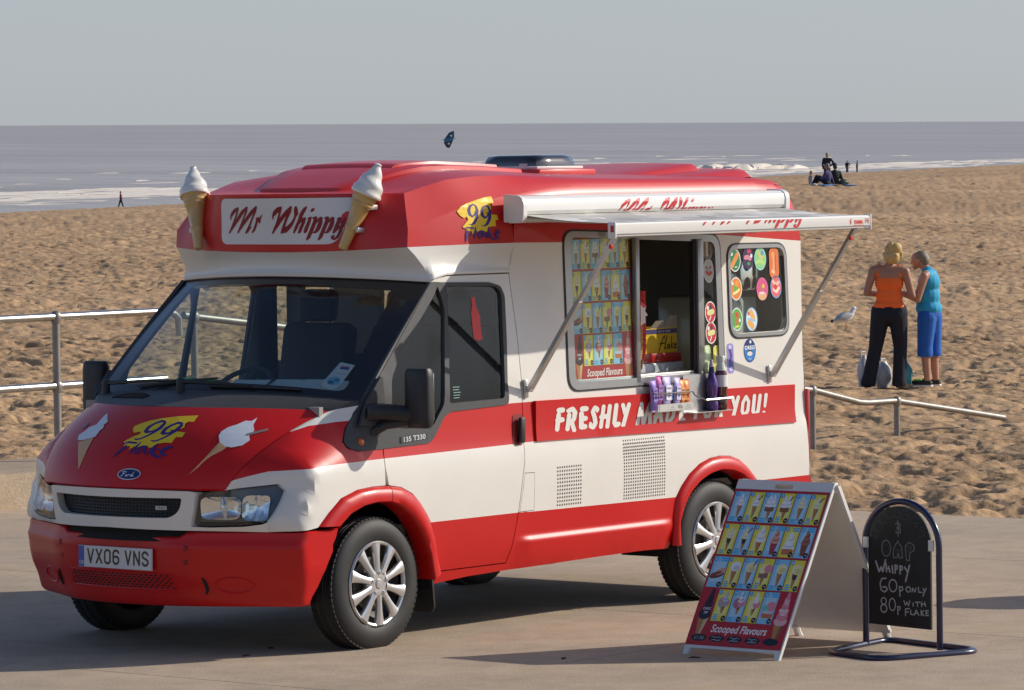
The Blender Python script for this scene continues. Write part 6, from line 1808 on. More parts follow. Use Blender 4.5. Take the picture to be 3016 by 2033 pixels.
def price_poster():
    pr = Print()
    pr.add([(0, .066), (.59, .066), (.59, .943), (0, .943)], srgb('b81f26'))
    rows = [(.758, .928), (.572, .744), (.388, .560), (.203, .378)]
    cw = (.580-.012)/6
    n = 0
    kinds = ['s', 'f', 'd', 'df', 'v', 'vf', 'c', 'cf', 'big', 'sun', 'tub', 'sun2', 'hand', 'sc', 'scf', 'two', 'vsc', 'vsc2', 'gr', 'cr', 'pk', 'bowl']
    for r, (y0, y1) in enumerate(rows):
        cols_ = range(6) if r < 3 else range(1, 5)
        for c in cols_:
            xa = .013+cw*c; xb = xa+cw-.005
            blue = ((c+r) % 2 == 0)
            if r == 3: blue = (c % 2 == 0)
            pr.add([(xa-.0015, y0-.0015), (xb+.0015, y0-.0015), (xb+.0015, y1+.0015), (xa-.0015, y1+.0015)], srgb('3b1416'))
            pr.add([(xa, y0), (xb, y0), (xb, y1), (xa, y1)], CELL_B if blue else CELL_Y)
            pr.add([(xa+.012, y0+.03), (xb-.012, y0+.03), (xb-.010, y1-.03), (xa+.02, y1-.03)], srgb('b4d9e6') if blue else srgb('efe88a'))
            k = kinds[n]; n += 1
            cx, cb = (xa+xb)/2+.004, y0+.012
            if k in ('s', 'f', 'v', 'vf', 'c', 'cf'):
                cone(pr, cx, cb+.01, .032, .075, CHOC if k in ('c', 'cf') else None); swirl(pr, cx+.002, cb+.082, .042, .062, ICEV if k[0] in 'vc' else ICE, ICED)
                if k.endswith('f'): pr.adds(stroke([(cx+.012, cb+.115), (cx+.030, cb+.140)], .007, 6), CHOC)
            elif k in ('d', 'df'):
                cone(pr, cx, cb+.004, .026, .055); pr.add(rrect(cx-.030, cb+.052, cx+.026, cb+.082, .008), WAFD); swirl(pr, cx-.008, cb+.080, .052, .060, ICE, ICED); swirl(pr, cx+.014, cb+.082, .036, .062, ICE, ICED)
                if k == 'df': pr.adds(stroke([(cx+.018, cb+.118), (cx+.032, cb+.140)], .007, 6), CHOC)
            elif k == 'big':
                cone(pr, cx, cb+.004, .046, .082); swirl(pr, cx+.004, cb+.070, .060, .084, ICE, ICED)
            elif k in ('sun', 'sun2'):
                pr.add([(cx-.012, cb), (cx+.014, cb), (cx+.026, cb+.080), (cx-.024, cb+.080)], srgb('a83a4a') if k == 'sun' else srgb('8a4a34')); swirl(pr, cx+.002, cb+.066, .054, .075, srgb('dda08c') if k == 'sun' else srgb('a5664c'), srgb('b25a50') if k == 'sun' else srgb('7c3f2c'))
            elif k == 'tub':
                swirl(pr, cx, cb+.030, .070, .095, ICE, ICED); pr.add(rrect(cx-.034, cb+.004, cx+.034, cb+.036, .008), srgb('c8743c'))
            elif k == 'hand':
                pr.add(ell(cx-.004, cb+.055, .045, .017, 16, .25), srgb('6b3a2c')); pr.add(ell(cx+.012, cb+.075, .034, .017, 14, .5), srgb('d9a08a')); pr.add(ell(cx-.010, cb+.064, .036, .010, 12, .3), srgb('8d4c3c'))
            elif k in ('sc', 'scf', 'vsc', 'vsc2'):
                cone(pr, cx, cb+.006, .036, .085, CHOC if k == 'vsc2' else None); pr.add(ell(cx+.004, cb+.108, .030, .028, 16), ICE if k == 'sc' else ICEV); pr.add(ell(cx+.010, cb+.100, .020, .016, 12), ICED if k == 'sc' else srgb('d9cf8a'))
                if k == 'scf': pr.adds(stroke([(cx+.016, cb+.118), (cx+.030, cb+.150)], .007, 6), CHOC)
            elif k == 'two':
                cone(pr, cx-.004, cb+.006, .026, .055); pr.add(rrect(cx-.032, cb+.052, cx+.026, cb+.082, .008), srgb('8e6a58')); pr.add(ell(cx-.016, cb+.098, .022, .022, 14), ICEV); pr.add(ell(cx+.018, cb+.104, .025, .025, 16), PINK)
            elif k in ('gr', 'cr', 'pk'):
                cone(pr, cx+.002, cb+.030, .034, .052, WAFD); col = {'gr': srgb('b9a0a0'), 'cr': srgb('b07a88'), 'pk': ICEV}[k]
                pr.add(ell(cx-.010, cb+.092, .026, .030, 14), col); pr.add(ell(cx+.014, cb+.092, .022, .022, 14), PINK if k != 'gr' else col); swirl(pr, cx+.006, cb+.100, .030, .055, ICED if k == 'gr' else ICE, col)
            elif k == 'bowl':
                pr.add(ell(cx+.012, cb+.085, .030, .028, 16), PINK); pr.add(ell(cx-.020, cb+.070, .020, .022, 14), srgb('7cc0b0')); pr.add(rrect(cx-.034, cb+.020, cx+.034, cb+.058, .012), srgb('c7703f')); pr.add(rrect(cx-.030, cb+.045, cx+.030, cb+.060, .006), ICED)
            # number disc, price disc, caption block
            pr.add(ell(xa+.013, y1-.015, .0125, .0135, 14), NUMB)
            pr.adds(text_polys(str(n), .0165, xa+.013, y1-.0205, .02, align='CENTER'), srgb('d8ecf6'))
            px_ = xb-.016
            pr.add(ell(px_, y0+.017, .0145, .0155, 14), BLK)
            pr.adds(stroke([(px_-.008, y0+.017), (px_-.002, y0+.020), (px_+.002, y0+.013), (px_+.008, y0+.019)], .0032, 5), srgb('b8b8b8'))
            if r in (1,) and c > 2 or (r == 2 and c == 0) or (r == 3 and c == 4):
                for q in range(2): pr.add(rrect(xb-.046+.006*q, y1-.014-.013*q, xb-.004, y1-.005-.013*q, .002), TXT)
            else:
                for q in range(2+(c % 2)): pr.add(rrect(xa+.004+.003*q, y0+.006+.012*q, xa+.038-.002*q, y0+.014+.012*q, .002), TXT)
    # the two tall flavours, the heading and the flavour ovals
    pr.add([(.047, .105), (.066, .105), (.094, .225), (.028, .225)], WAF); pr.add([(.058, .105), (.066, .105), (.094, .225), (.068, .225)], srgb('d9b98c'))
    for k in range(5): pr.add(ell(.061+.003*k, .235+.030*k, .038*(1-.17*k), .028, 14), srgb('241820') if k % 2 else srgb('34202c'))
    pr.adds(text_polys('CHOC', .019, .066, .262, .02, align='CENTER', sx=.9), srgb('f0dce0')); pr.adds(text_polys('DIP', .019, .066, .240, .02, align='CENTER', sx=.9), srgb('f0dce0'))
    pr.add([(.520, .095), (.536, .095), (.570, .215), (.500, .215)], WAF); pr.add([(.528, .095), (.536, .095), (.570, .215), (.545, .215)], WAFD)
    for k in range(6): pr.add(ell(.535+.001*k, .222+.028*k, .040*(1-.15*k), .025, 14), srgb('e0858f') if k % 2 else srgb('eeb0b2'))
    pr.adds(text_polys('SHERBET', .0165, .536, .277, .02, align='CENTER', sx=.92), srgb('f4e4e4')); pr.adds(text_polys('DIP', .0165, .536, .255, .02, align='CENTER', sx=.9), srgb('f4e4e4'))
    pr.adds(text_polys('Scooped Flavours', .060, .303, .142, .017, .22, 'CENTER', .80), srgb('f2efec'))
    for k, x in enumerate((.072, .182, .292, .403, .515)):
        pr.add(ell(x, .108, .048, .020, 22), BLK)
        if k == 0: pr.adds(text_polys('£1.50', .026, x, .099, .003, .1, 'CENTER'), srgb('b9b9b9'))
        elif k < 4:
            pr.adds(stroke([(x-.030, .114), (x-.018, .118), (x-.006, .113), (x+.008, .117), (x+.028, .113)], .0035, 5), srgb('a8a8a8')); pr.adds(stroke([(x-.028, .098), (x-.012, .102), (x+.004, .097), (x+.026, .101)], .0038, 5), srgb('b4b4b4'))
            if k > 1: pr.adds(stroke([(x-.012, .107), (x+.012, .107)], .003, 5), srgb('9a9a9a'))
    return pr
POSTER = price_poster()
PV2, PTR, PCS = POSTER.flat(eps=1e-5)
# behind the left pane: same list, stretched to the pane
lp_ = [o for o in bpy.data.objects if o.name == 'left_pane'][0]
def winposter(a, b):
    x = 2.600+(3.142-2.600)*a/.59; z = 1.302+(2.085-1.302)*(b-.120)/(.943-.120)
    return np.stack([x, -(wside(x, z)-.012), z], -1)
keep = [i for i, t in enumerate(PTR) if PV2[list(t), 1].mean() > .122]
wp = mobj('price_poster', winposter(PV2[:, 0], np.maximum(PV2[:, 1], .120)), [PTR[i] for i in keep], PRINT, swin, False)
ink(wp.data, [PCS[i] for i in keep])

# ------------------------------------------------------------------ round flavour stickers on the panes and the side
def sticker(cx, cz, rx, rz, ring, fill, marks, off=-.0025, parent=None, square=False, rot=0):
    pr = Print()
    if square: pr.add(rrect(cx-rx, cz-rz, cx+rx, cz+rz, rx*.7), ring); pr.add(rrect(cx-rx*.9, cz-rz*.94, cx+rx*.9, cz+rz*.94, rx*.6), fill)
    else: pr.add(ell(cx, cz, rx, rz, 28), ring); pr.add(ell(cx, cz, rx*.88, rz*.90, 28), fill)
    for kind, a in marks:
        if kind == 's':
            pts, w, c = a; pr.adds(stroke([(cx+p*rx, cz+q*rz) for p, q in pts], w, 8), c)
        elif kind == 'e':
            ex, ez, ra, rb2, c = a; pr.add(ell(cx+ex*rx, cz+ez*rz, ra*rx, rb2*rz, 14), c)
        elif kind == 't':
            tx_, ty_, size, s, c = a; pr.adds(text_polys(s, size, cx+tx_*rx, cz+ty_*rz, .03, align='CENTER', sx=1.2), c)
    pr.obj('sticker', near(off), parent)
WH = srgb('e8ecea')
gl_s = [o for o in bpy.data.objects if o.name == 'right_pane'][0]; gl_r = [o for o in bpy.data.objects if o.name == 'window_glass'][0]
sticker(4.107, 1.921, .056, .066, WH, srgb('1f7f4a'), [('s', ([(-.55, -.5), (.45, .45)], .030, srgb('e79a4e'))), ('e', (.30, .30, .30, .26, srgb('ee8a44'))), ('e', (-.5, .55, .2, .18, WH)), ('s', ([(0, -.6), (.35, -.58)], .006, WH))], parent=gl_r)
sticker(4.236, 1.930, .054, .064, srgb('3a2350'), srgb('321d48'), [('s', ([(-.5, .05), (-.1, .10), (.4, -.05)], .026, srgb('d88aa8'))), ('e', (.2, .6, .35, .22, srgb('c23a66'))), ('e', (.1, -.5, .3, .15, srgb('3f9a5a'))), ('e', (.6, .2, .2, .18, WH))], parent=gl_r)
sticker(4.354, 1.923, .058, .066, srgb('9fdde0'), srgb('8fd08a'), [('s', ([(-.3, .6), (.0, .2), (.5, .1)], .018, srgb('d8c57a'))), ('s', ([(-.6, -.3), (0, -.15), (.6, -.4)], .022, srgb('b7e07a'))), ('e', (.35, .5, .22, .2, srgb('5b8fc4')))], parent=gl_r)
sticker(4.488, 1.895, .046, .086, srgb('e88a4a'), srgb('e2743a'), [('s', ([(-.2, .6), (.1, .1), (-.1, -.6)], .030, srgb('f0a56a'))), ('s', ([(.3, .5), (.3, -.5)], .012, srgb('c9502c'))), ('e', (-.3, -.55, .3, .12, srgb('f2c9a2')))], parent=gl_r, square=True)
sticker(4.109, 1.759, .057, .067, WH, srgb('e8842a'), [('e', (.0, -.05, .42, .5, srgb('6fae4a'))), ('e', (.15, .42, .3, .26, srgb('f0a03a'))), ('s', ([(-.45, -.42), (.1, -.28), (.5, -.1)], .016, srgb('f3e9a0'))), ('e', (-.55, .45, .18, .15, WH))], parent=gl_r)
sticker(4.364, 1.750, .056, .066, srgb('e5679c'), srgb('d9548c'), [('e', (0, -.6, .75, .38, srgb('e6b184'))), ('e', (0, .1, .35, .35, srgb('c27a5a'))), ('e', (.2, .25, .22, .2, srgb('e8c24a'))), ('e', (-.1, -.35, .5, .12, srgb('f2d5e0')))], parent=gl_r)
sticker(4.499, 1.757, .055, .066, srgb('4f9fd2'), srgb('e86a6e'), [('s', ([(-.5, .5), (0, .2), (.5, .4)], .020, srgb('f2c2b0'))), ('s', ([(-.4, -.2), (.1, -.4), (.5, -.1)], .020, srgb('f4dccb'))), ('e', (-.1, .0, .3, .25, srgb('d23a44')))], parent=gl_r)
sticker(4.107, 1.585, .055, .066, WH, srgb('4fae3f'), [('e', (0, .35, .35, .3, srgb('d8492f'))), ('e', (0, -.15, .32, .4, srgb('b77a3c'))), ('e', (.5, -.1, .18, .16, WH)), ('s', ([(-.3, -.65), (.3, -.6)], .010, srgb('e6e27a')))], parent=gl_r)
sticker(4.250, 1.580, .057, .068, srgb('8cbfe2'), srgb('dcebf4'), [('s', ([(-.1, .6), (.3, .1)], .040, srgb('e8b765'))), ('s', ([(-.4, -.25), (.1, -.6)], .040, srgb('e6b25c'))), ('s', ([(-.55, .05), (.55, -.15)], .014, srgb('9fc6e6'))), ('e', (-.5, .5, .2, .18, srgb('cf6a60')))], parent=gl_r)
sticker(3.850, 2.000, .050, .070, srgb('8d8478'), srgb('6c5d50'), [('s', ([(-.15, .5), (0, 0), (-.1, -.55)], .030, srgb('c8b88a'))), ('s', ([(.3, .3), (.25, -.5)], .02, srgb('4a3c34')))], parent=gl_s)
sticker(3.852, 1.868, .050, .068, srgb('d8dad8'), srgb('b9bdbb'), [('s', ([(-.4, .3), (0, .1), (.4, .3)], .016, srgb('8d5a5a'))), ('s', ([(-.4, -.1), (.1, -.3), (.45, -.15)], .022, srgb('c24038'))), ('e', (0, .1, .3, .2, srgb('98a0a0')))], parent=gl_s)
for zc in (1.634, 1.518):
    sticker(3.856, zc, .052, .062, WH, srgb('c92a2c'), [('e', (.1, .45, .22, .3, srgb('3d3d44'))), ('s', ([(-.35, -.05), (.45, .05)], .030, srgb('dfe0a0'))), ('s', ([(-.2, -.7), (.05, -.35)], .008, WH)), ('e', (-.45, .4, .2, .2, WH))], parent=gl_s)
sticker(3.812, 1.372, .030, .078, srgb('cfe0a0'), srgb('b9d38a'), [('s', ([(0, .6), (.05, -.6)], .022, srgb('e2ecd0'))), ('e', (0, .8, .5, .1, srgb('e8f0d8')))], parent=gl_s, square=True)
sticker(3.900, 1.366, .030, .078, srgb('ece79a'), srgb('e2d65a'), [('s', ([(0, .4), (0, -.3)], .030, srgb('ede39a'))), ('s', ([(-.4, -.55), (.4, -.4)], .012, srgb('cf8a3a'))), ('e', (0, .85, .5, .1, srgb('d8cf5a')))], parent=gl_s, square=True)
sticker(4.026, 1.366, .032, .086, srgb('a99bd6'), srgb('8f86c8'), [('s', ([(-.2, .6), (.2, .2), (-.1, -.2)], .022, srgb('4f3f88'))), ('e', (0, -.45, .6, .25, srgb('3f5fa8'))), ('e', (.1, -.7, .5, .15, srgb('d5d2ee'))), ('e', (0, .75, .5, .15, srgb('c8c2ea')))], off=.0015, parent=BODY_NEAR, square=True)
sticker(4.215, 1.403, .058, .068, srgb('1c3f8a'), srgb('2f7fc8'), [('e', (0, .55, .75, .40, srgb('1b2f70'))), ('t', (0, .10, .030, 'OREO', WH)), ('e', (0, -.18, .48, .24, srgb('22222a'))), ('e', (0, -.26, .44, .2, srgb('e0e0dc'))), ('s', ([(-.2, -.70), (.2, -.70)], .006, srgb('9fc4e8'))), ('e', (.15, .72, .16, .14, WH))], off=.0015, parent=BODY_NEAR)
# a torn red notice on the sliding frame
pr = Print(); pr.add([(3.175, 1.70), (3.225, 1.685), (3.215, 1.665), (3.24, 1.64), (3.215, 1.63), (3.222, 1.60), (3.175, 1.585)], srgb('d8c8c0')); pr.add([(3.175, 1.72), (3.20, 1.705), (3.235, 1.69), (3.205, 1.68), (3.175, 1.70)], srgb('d23a3a')); pr.add([(3.175, 1.585), (3.20, 1.575), (3.2, 1.56), (3.175, 1.56)], srgb('d23a3a'))
pr.obj('torn_notice', lambda x, z: np.stack([x, x*0-.9685, z], -1), swin)

# ================================================================== things on and around the van
def fn_box(c, d, m, name, parent, rot=None, bev=.004): return MB().box(c, d, 0, rot, bev).obj(name, m, parent)

def vthing(name, label, cat, group=None, loc=(0, 0, 0)):
    return empty(name, label, cat, group, mw=M_VAN @ Matrix.Translation(loc))

# ------------------------------------------------------------------ wire rack under the hatch with sweets and drinks
rk = vthing('display_rack', 'wire and sheet metal rack of sweets and bottles hung below the serving window', 'rack', loc=(3.55, -.96, 1.10))
def L(p): return (p[0]-3.55, p[1]+.96, p[2]-1.10)
yb, yf = -.985, -1.050
wr = MB()
for z in (1.205,): wr.tube([L((3.215, yb, z+.03)), L((3.215, yf+.02, z)), L((3.235, yf, z)), L((3.54, yf, z)), L((3.56, yf+.02, z)), L((3.62, yb-.02, z-.03)), L((3.665, yf, z-.055))], .0045, 8)
wr.obj('wire_rail', STEEL, rk)
sm = MB(); sm.box(L((3.375, -1.018, 1.105)), (.33, .06, .004)); sm.box(L((3.375, yf-.002, 1.125)), (.33, .004, .042)); sm.box(L((3.73, -.982, 1.185)), (.385, .004, .215)); sm.box(L((3.74, -1.015, 1.082)), (.36, .066, .004))
sm.obj('sheet_tray', ALU, rk, False)
MB().tube([L((3.66, yf, 1.150)), L((3.905, yf, 1.150)), L((3.91, yb, 1.150))], .008, 8).obj('bottle_rail', STEEL, rk)
pr = Print(); pr.add(rrect(3.225, 1.107, 3.535, 1.146, .002), (.55, .54, .50)); pr.adds(text_polys('85p', .030, 3.415, 1.117, .02, align='CENTER'), (.04, .04, .04))
for q in range(3): pr.add(rrect(3.31+.012*q, 1.113+.009*q, 3.365-.006*q, 1.117+.009*q, .001), (.30, .30, .29)); pr.add(rrect(3.455+.006*q, 1.113+.009*q, 3.520-.004*q, 1.117+.009*q, .001), (.30, .30, .29))
pr.obj('price_strip', lambda x, z: np.stack([x-3.55, x*0+(yf-.0048)+.96, z-1.10], -1), rk)
# sweet packets: pillow bags with crimped ends
def packet(label, x, z0, w, h, col, col2, tilt, y=-1.008, grp='sweet packets in the rack'):
    p = vthing('sweet_packet', label, 'sweet packet', grp, loc=(x, y, z0))
    P = []
    nz = 14
    for i in range(nz+1):
        f = i/nz
        k = min(1, math.sin(math.pi*min(max((f-.06)/.88, 0), 1))**.5)
        row = []
        for j in range(13):
            a = 2*math.pi*j/12
            jit = 1+.06*math.sin(j*2.7+i*1.9)
            row.append((w*.5*math.cos(a)*(1 if k < .2 else jit), .016*k*math.sin(a)*jit-.0012*math.sin(a), f*h))
        P.append(row)
    b = MB().grid(P).obj('bag', mat('foil_'+label.split()[0], col, .28, metal=.25, coat=.6, var=.25, var_scale=60), p, True, 60)
    b.rotation_euler = (0, R_(tilt), R_(random.uniform(-8, 8)))
    q = Print(); q.add(rrect(-w*.34, h*.30, w*.34, h*.74, w*.1), col2); q.add(ell(0, h*.46, w*.2, h*.09, 14), tuple(c*.6 for c in col)); q.add(rrect(-w*.28, h*.62, w*.28, h*.67, .002), tuple(c*.5 for c in col))
    q.obj('bag_print', lambda a, c_: np.stack([a, a*0-.0175, c_], -1), b, print_mat('print_gloss', .25, .4))
    return p
LAV, PNK, BLU, ORG, VIO = srgb('c9bde6'), srgb('c45a9c'), srgb('4a6fb5'), srgb('f08a3c'), srgb('8d74c4')
packet('violet sweet packet at the rack end nearest the cab', 3.235, 1.108, .055, .175, VIO, srgb('a893d4'), -3)
packet('pink and violet sweet packet second along the rack', 3.275, 1.108, .055, .195, PNK, srgb('a884cc'), 2)
packet('pale lavender sweet packet with a white label, widest in the rack', 3.335, 1.108, .075, .190, LAV, srgb('ece6f4'), 1, -1.018)
packet('blue edged sweet packet behind the lavender ones', 3.378, 1.108, .045, .185, BLU, srgb('6f8fc9'), -2, -1.004)
packet('striped lavender sweet packet beside the orange ones', 3.425, 1.108, .06, .182, srgb('bdb0e0'), srgb('d8d2ee'), 3, -1.018)
packet('orange sweet packet next to the lavender bags', 3.475, 1.108, .05, .165, ORG, srgb('f6b070'), 0, -1.016)
packet('orange sweet packet at the end by the bottles', 3.522, 1.108, .05, .163, srgb('e8702a'), srgb('f4a060'), -1, -1.014)
# bottles
def bottle(label, x, y, z0, prof, m, cap_m, cap, wrap=None, grp=None):
    b = vthing('drink_bottle', label, 'bottle', grp, loc=(x, y, z0))
    MB().lathe(prof, 24).obj('bottle_body', m, b, True, 60)
    MB().lathe(cap, 20).obj('cap', cap_m, b, True, 40)
    if wrap: MB().lathe(wrap[0], 24).obj('paper_label', wrap[1], b, True, 40)
bottle('purple waisted drink bottle with grey sports cap in the rack', 3.765, -1.015, 1.085,
       [(.0, .002), (.030, .0), (.034, .006), (.036, .03), (.034, .050), (.029, .068), (.028, .085), (.031, .10), (.0345, .125), (.034, .15), (.029, .175), (.020, .198), (.015, .215), (.014, .24)],
       mat('purple_juice', srgb('4a1f7a'), .18, coat=.8), mat('cap_grey', (.5, .5, .5), .4), [(.0145, .24), (.015, .255), (.010, .268), (.009, .285), (0, .287)], ([(.0155, .210), (.0165, .214), (.0152, .242), (.0150, .246)], mat('navy_collar', srgb('1d2a6e'), .3)))
bottle('dark red syrup bottle with white paper label and clear neck in the rack', 3.855, -1.012, 1.085,
       [(0, .002), (.032, 0), (.037, .006), (.0385, .02), (.0375, .05), (.0360, .062), (.0360, .112), (.038, .118), (.038, .185), (.036, .205), (.031, .222)],
       mat('red_syrup', (.09, .006, .008), .12, coat=.9), mat('clear_plastic', (.62, .64, .60), .2, coat=.4), [(.031, .222), (.026, .245), (.022, .262), (.021, .275), (.025, .276), (.025, .300), (.022, .304), (0, .304)],
       ([(.0375, .130), (.0388, .131), (.0388, .195), (.0375, .196)], mat('paper_white', (.70, .69, .70), .6)))

# ------------------------------------------------------------------ inside the hatch
fx = vthing('flake_box', 'open yellow card box lettered Flake behind the serving window', 'box', loc=(3.66, -.62, 1.40))
yb_ = mat('yellow_card', srgb('e8bf1a'), .45, coat=.2)
bx = MB(); bx.box((0, 0, .075), (.30, .24, .15)); bx.obj('carton', yb_, fx, False)
fl = MB(); fl.prism([(0, 0), (.13, 0), (.10, .07), (.03, .07)], (.16, -.12, .15), (-1, 0, 0), (0, -.25, .97), (.0, .003, 0)); fl.prism([(0, 0), (.12, 0), (.10, .05), (.02, .05)], (.02, -.12, .15), (-1, 0, 0), (0, -.5, .85), (0, .003, 0))
fl.box((0, .115, .21), (.30, .003, .12)); fl.obj('lid_flap', mat('card_inside', (.42, .36, .28), .7), fx, False)
pr = Print(); pr.add(rrect(-.148, .118, .148, .144, .001), srgb('4a3f78')); pr.adds(text_polys('FOR ICE CREAM', .016, .03, .125, .01, align='CENTER'), srgb('e8e4f0'))
for st in ([(-.02, .020), (.0, .060), (.022, .098), (.034, .104), (.030, .090)], [(-.012, .060), (.030, .064)], [(.030, .030), (.046, .070), (.056, .104), (.044, .080), (.036, .040), (.044, .030)], [(.075, .056), (.060, .052), (.056, .034), (.070, .034), (.078, .056), (.078, .032)], [(.092, .030), (.100, .100)], [(.094, .048), (.116, .062)], [(.096, .046), (.118, .030)], [(.124, .044), (.140, .052), (.134, .060), (.124, .048), (.130, .032), (.144, .034)]):
    pr.adds(stroke(st, .008, 6), srgb('5c2a1a'))
pr.obj('carton_print', lambda x, z: np.stack([x, x*0-.1212, z], -1), fx)
fn_box((3.62-.04, -.62, 1.385), (.46, .30, .05), mat('red_tub_lid', (.50, .012, .014), .35, coat=.3), 'red_tub_lid', VAN)
def cone_stack(label, x, y, z0, n, m_top, dz=.030):
    c = vthing('cone_stack', label, 'cone stack', 'stacks of wafer cones inside the hatch', loc=(x, y, z0))
    MB().lathe([(.004, 0), (.010, .006), (.030, .115), (.033, .118)], 16).obj('wafer', mat('wafer_cone', srgb('b5854a'), .6, var=.2, var_scale=60), c, True, 40)
    for k in range(n):
        z = .060+dz*k
        MB().lathe([(.024, z), (.034, z+.075), (.036, z+.080), (.033, z+.081)], 16).obj('cone_sleeve' if m_top else 'wafer', m_top or MATS['wafer_cone'], c, True, 40)
RS = mat('red_sleeve', (.52, .012, .012), .45)
cone_stack('tall stack of cones in red paper sleeves inside the hatch', 3.330, -.845, 1.330, 11, RS)
cone_stack('shorter stack of plain wafer cones in front of the red sleeves', 3.255, -.880, 1.330, 6, None, .026)
cone_stack('stack of cones with blue and dark sleeves by the sliding frame', 3.205, -.845, 1.330, 9, mat('blue_sleeve', (.012, .05, .16), .5))
# papers and things on the dashboard
pp = mat('sheet_paper', (.62, .68, .70), .7)
for k, (x, y, w, d, r, lab) in enumerate(((.965, -.56, .30, .21, 12, 'loose pale paper under the parking sticker on the dashboard'), (.955, -.30, .30, .20, -6, 'pale blue folded paper on the dashboard in the middle'), (.93, -.05, .24, .17, 4, 'white and blue leaflet on the dashboard beside the green hoop'))):
    p = vthing('sheet_of_paper', lab, 'paper', 'papers on the dashboard', loc=(x, y, 1.315))
    P = [[(a*w-.5*w, b*d-.5*d, .006*math.sin(3*a+k)+.05*(b)**2+.01*a) for b in np.linspace(0, 1, 6)] for a in np.linspace(0, 1, 7)]
    o = MB().grid([[(q[1], q[0], q[2]) for q in r_] for r_ in P]).obj('sheet', pp, p); o.rotation_euler = (0, 0, R_(r))
gh = vthing('green_hoop', 'bright green hoop lying on the dashboard behind the windscreen', 'hoop', loc=(.93, .26, 1.345))
MB().tube([(.10*math.cos(a), .15*math.sin(a), .03*math.cos(a)*-1) for a in np.linspace(0, 2*math.pi, 33)[:-1]], .009, 8, closed=True).obj('rim', mat('hoop_green', (.06, .55, .06), .35, coat=.4), gh)
MB().lathe([(0, 0), (.085, .001)], 24).obj('skin', mat('hoop_skin', (.35, .38, .36), .6), gh).scale = (1.1, 1.6, 1)

# ------------------------------------------------------------------ pavement price board
ab = vthing('price_board', 'white folding pavement board showing numbered ice creams on a red poster', 'pavement board', loc=(2.04, -2.76, 0))
A0 = Vector((1.530, -2.449, 0)); A1 = Vector((1.527, -3.047, 0)); AT = Vector((2.036, -2.45, .857))
e1 = (A1-A0).normalized(); e2 = ((AT-A0)-e1*(AT-A0).dot(e1)).normalized(); en = e1.cross(e2).normalized()
if en.x > 0: en = -en
base = Vector((2.04, -2.76, 0))
BRDW = mat('board_white', (.72, .705, .67), .4, coat=.2, var=.04)
def on_board(u, v, o=0.0): return A0+e1*u+e2*v+en*o-base
def frame_prism(mb, poly, th=.02): 
    mb.prism(poly, tuple(A0-base), tuple(e1), tuple(e2), tuple(-en*th))
fp = MB()
HND = roundpoly([(.238, .952), (.352, .952), (.352, .978), (.238, .978)], .012, 4)
v2, tr_ = panel2d([(0, .050), (.598, .050), (.598, .998), (0, .998)], (HND,), step=.3, edge_step=.2)
n0 = len(v2)
V = [tuple(on_board(a, b)) for a, b in v2]+[tuple(on_board(a, b, -.018)) for a, b in v2]
Fc = [tuple(t) for t in tr_]+[tuple(t[::-1]+n0) for t in tr_]
cnt = {}
for t in tr_:
    for k in range(3): cnt.setdefault(tuple(sorted((t[k], t[(k+1) % 3]))), []).append((t[k], t[(k+1) % 3]))
Fc += [(l[0][1], l[0][0], l[0][0]+n0, l[0][1]+n0) for l in cnt.values() if len(l) == 1]
front_panel = mobj('front_panel', V, Fc, BRDW, ab, False)
for u in (0.0, .558):
    lg = MB(); frame_prism(lg, [(u+(.004 if u == 0 else .018), 0), (u+(.026 if u == 0 else .040), 0), (u+.040, .0500), (u+.0, .0500)], .018); lg.obj('foot', BRDW, ab, False)
pw = mobj('board_poster', [tuple(on_board(a, b, .0015)) for a, b in PV2], PTR, print_mat('print_gloss', .25, .4), front_panel, False)
ink(pw.data, PCS)
B0 = Vector((2.553, -2.449, 0)); B1 = Vector((2.568, -3.05, 0)); BT = Vector((2.045, -2.45, .857))
f1_ = (B1-B0).normalized(); f2_ = ((BT-B0)-f1_*(BT-B0).dot(f1_)).normalized(); fn_ = f1_.cross(f2_).normalized()
if fn_.x < 0: fn_ = -fn_
rp_ = MB()
rp_.prism([(0, .075), (.60, .075), (.60, .985), (0, .985)], tuple(B0-base), tuple(f1_), tuple(f2_), tuple(-fn_*.014))
rp_.obj('rear_panel', BRDW, ab, False)
st = MB()
for u in (-.002, .576): st.prism([(u, .10), (u+.026, .10), (u+.026, .995), (u, .995)], tuple(B0-base-fn_*.0145), tuple(f1_), tuple(f2_), tuple(-fn_*.010))
st.obj('edge_rail', BRDW, ab, False)
for u, s in ((.012, -1), (.565, 1)):
    P = [B0+f1_*(u+.02*t*-s*0+.0)+f2_*(.085*(1-t))-fn_*.006+f1_*(.0)-base for t in np.linspace(0, 1, 5)]
    MB().tube([tuple(p) for p in P], [.022, .020, .018, .020, .022], 8).obj('foot', BRDW, ab)
hg = MB()
for u in (.02, .575): hg.box(tuple(on_board(u, .985, -.03)), (.03, .04, .05), bev=.004)
hg.obj('hinge', WPLAST, ab)

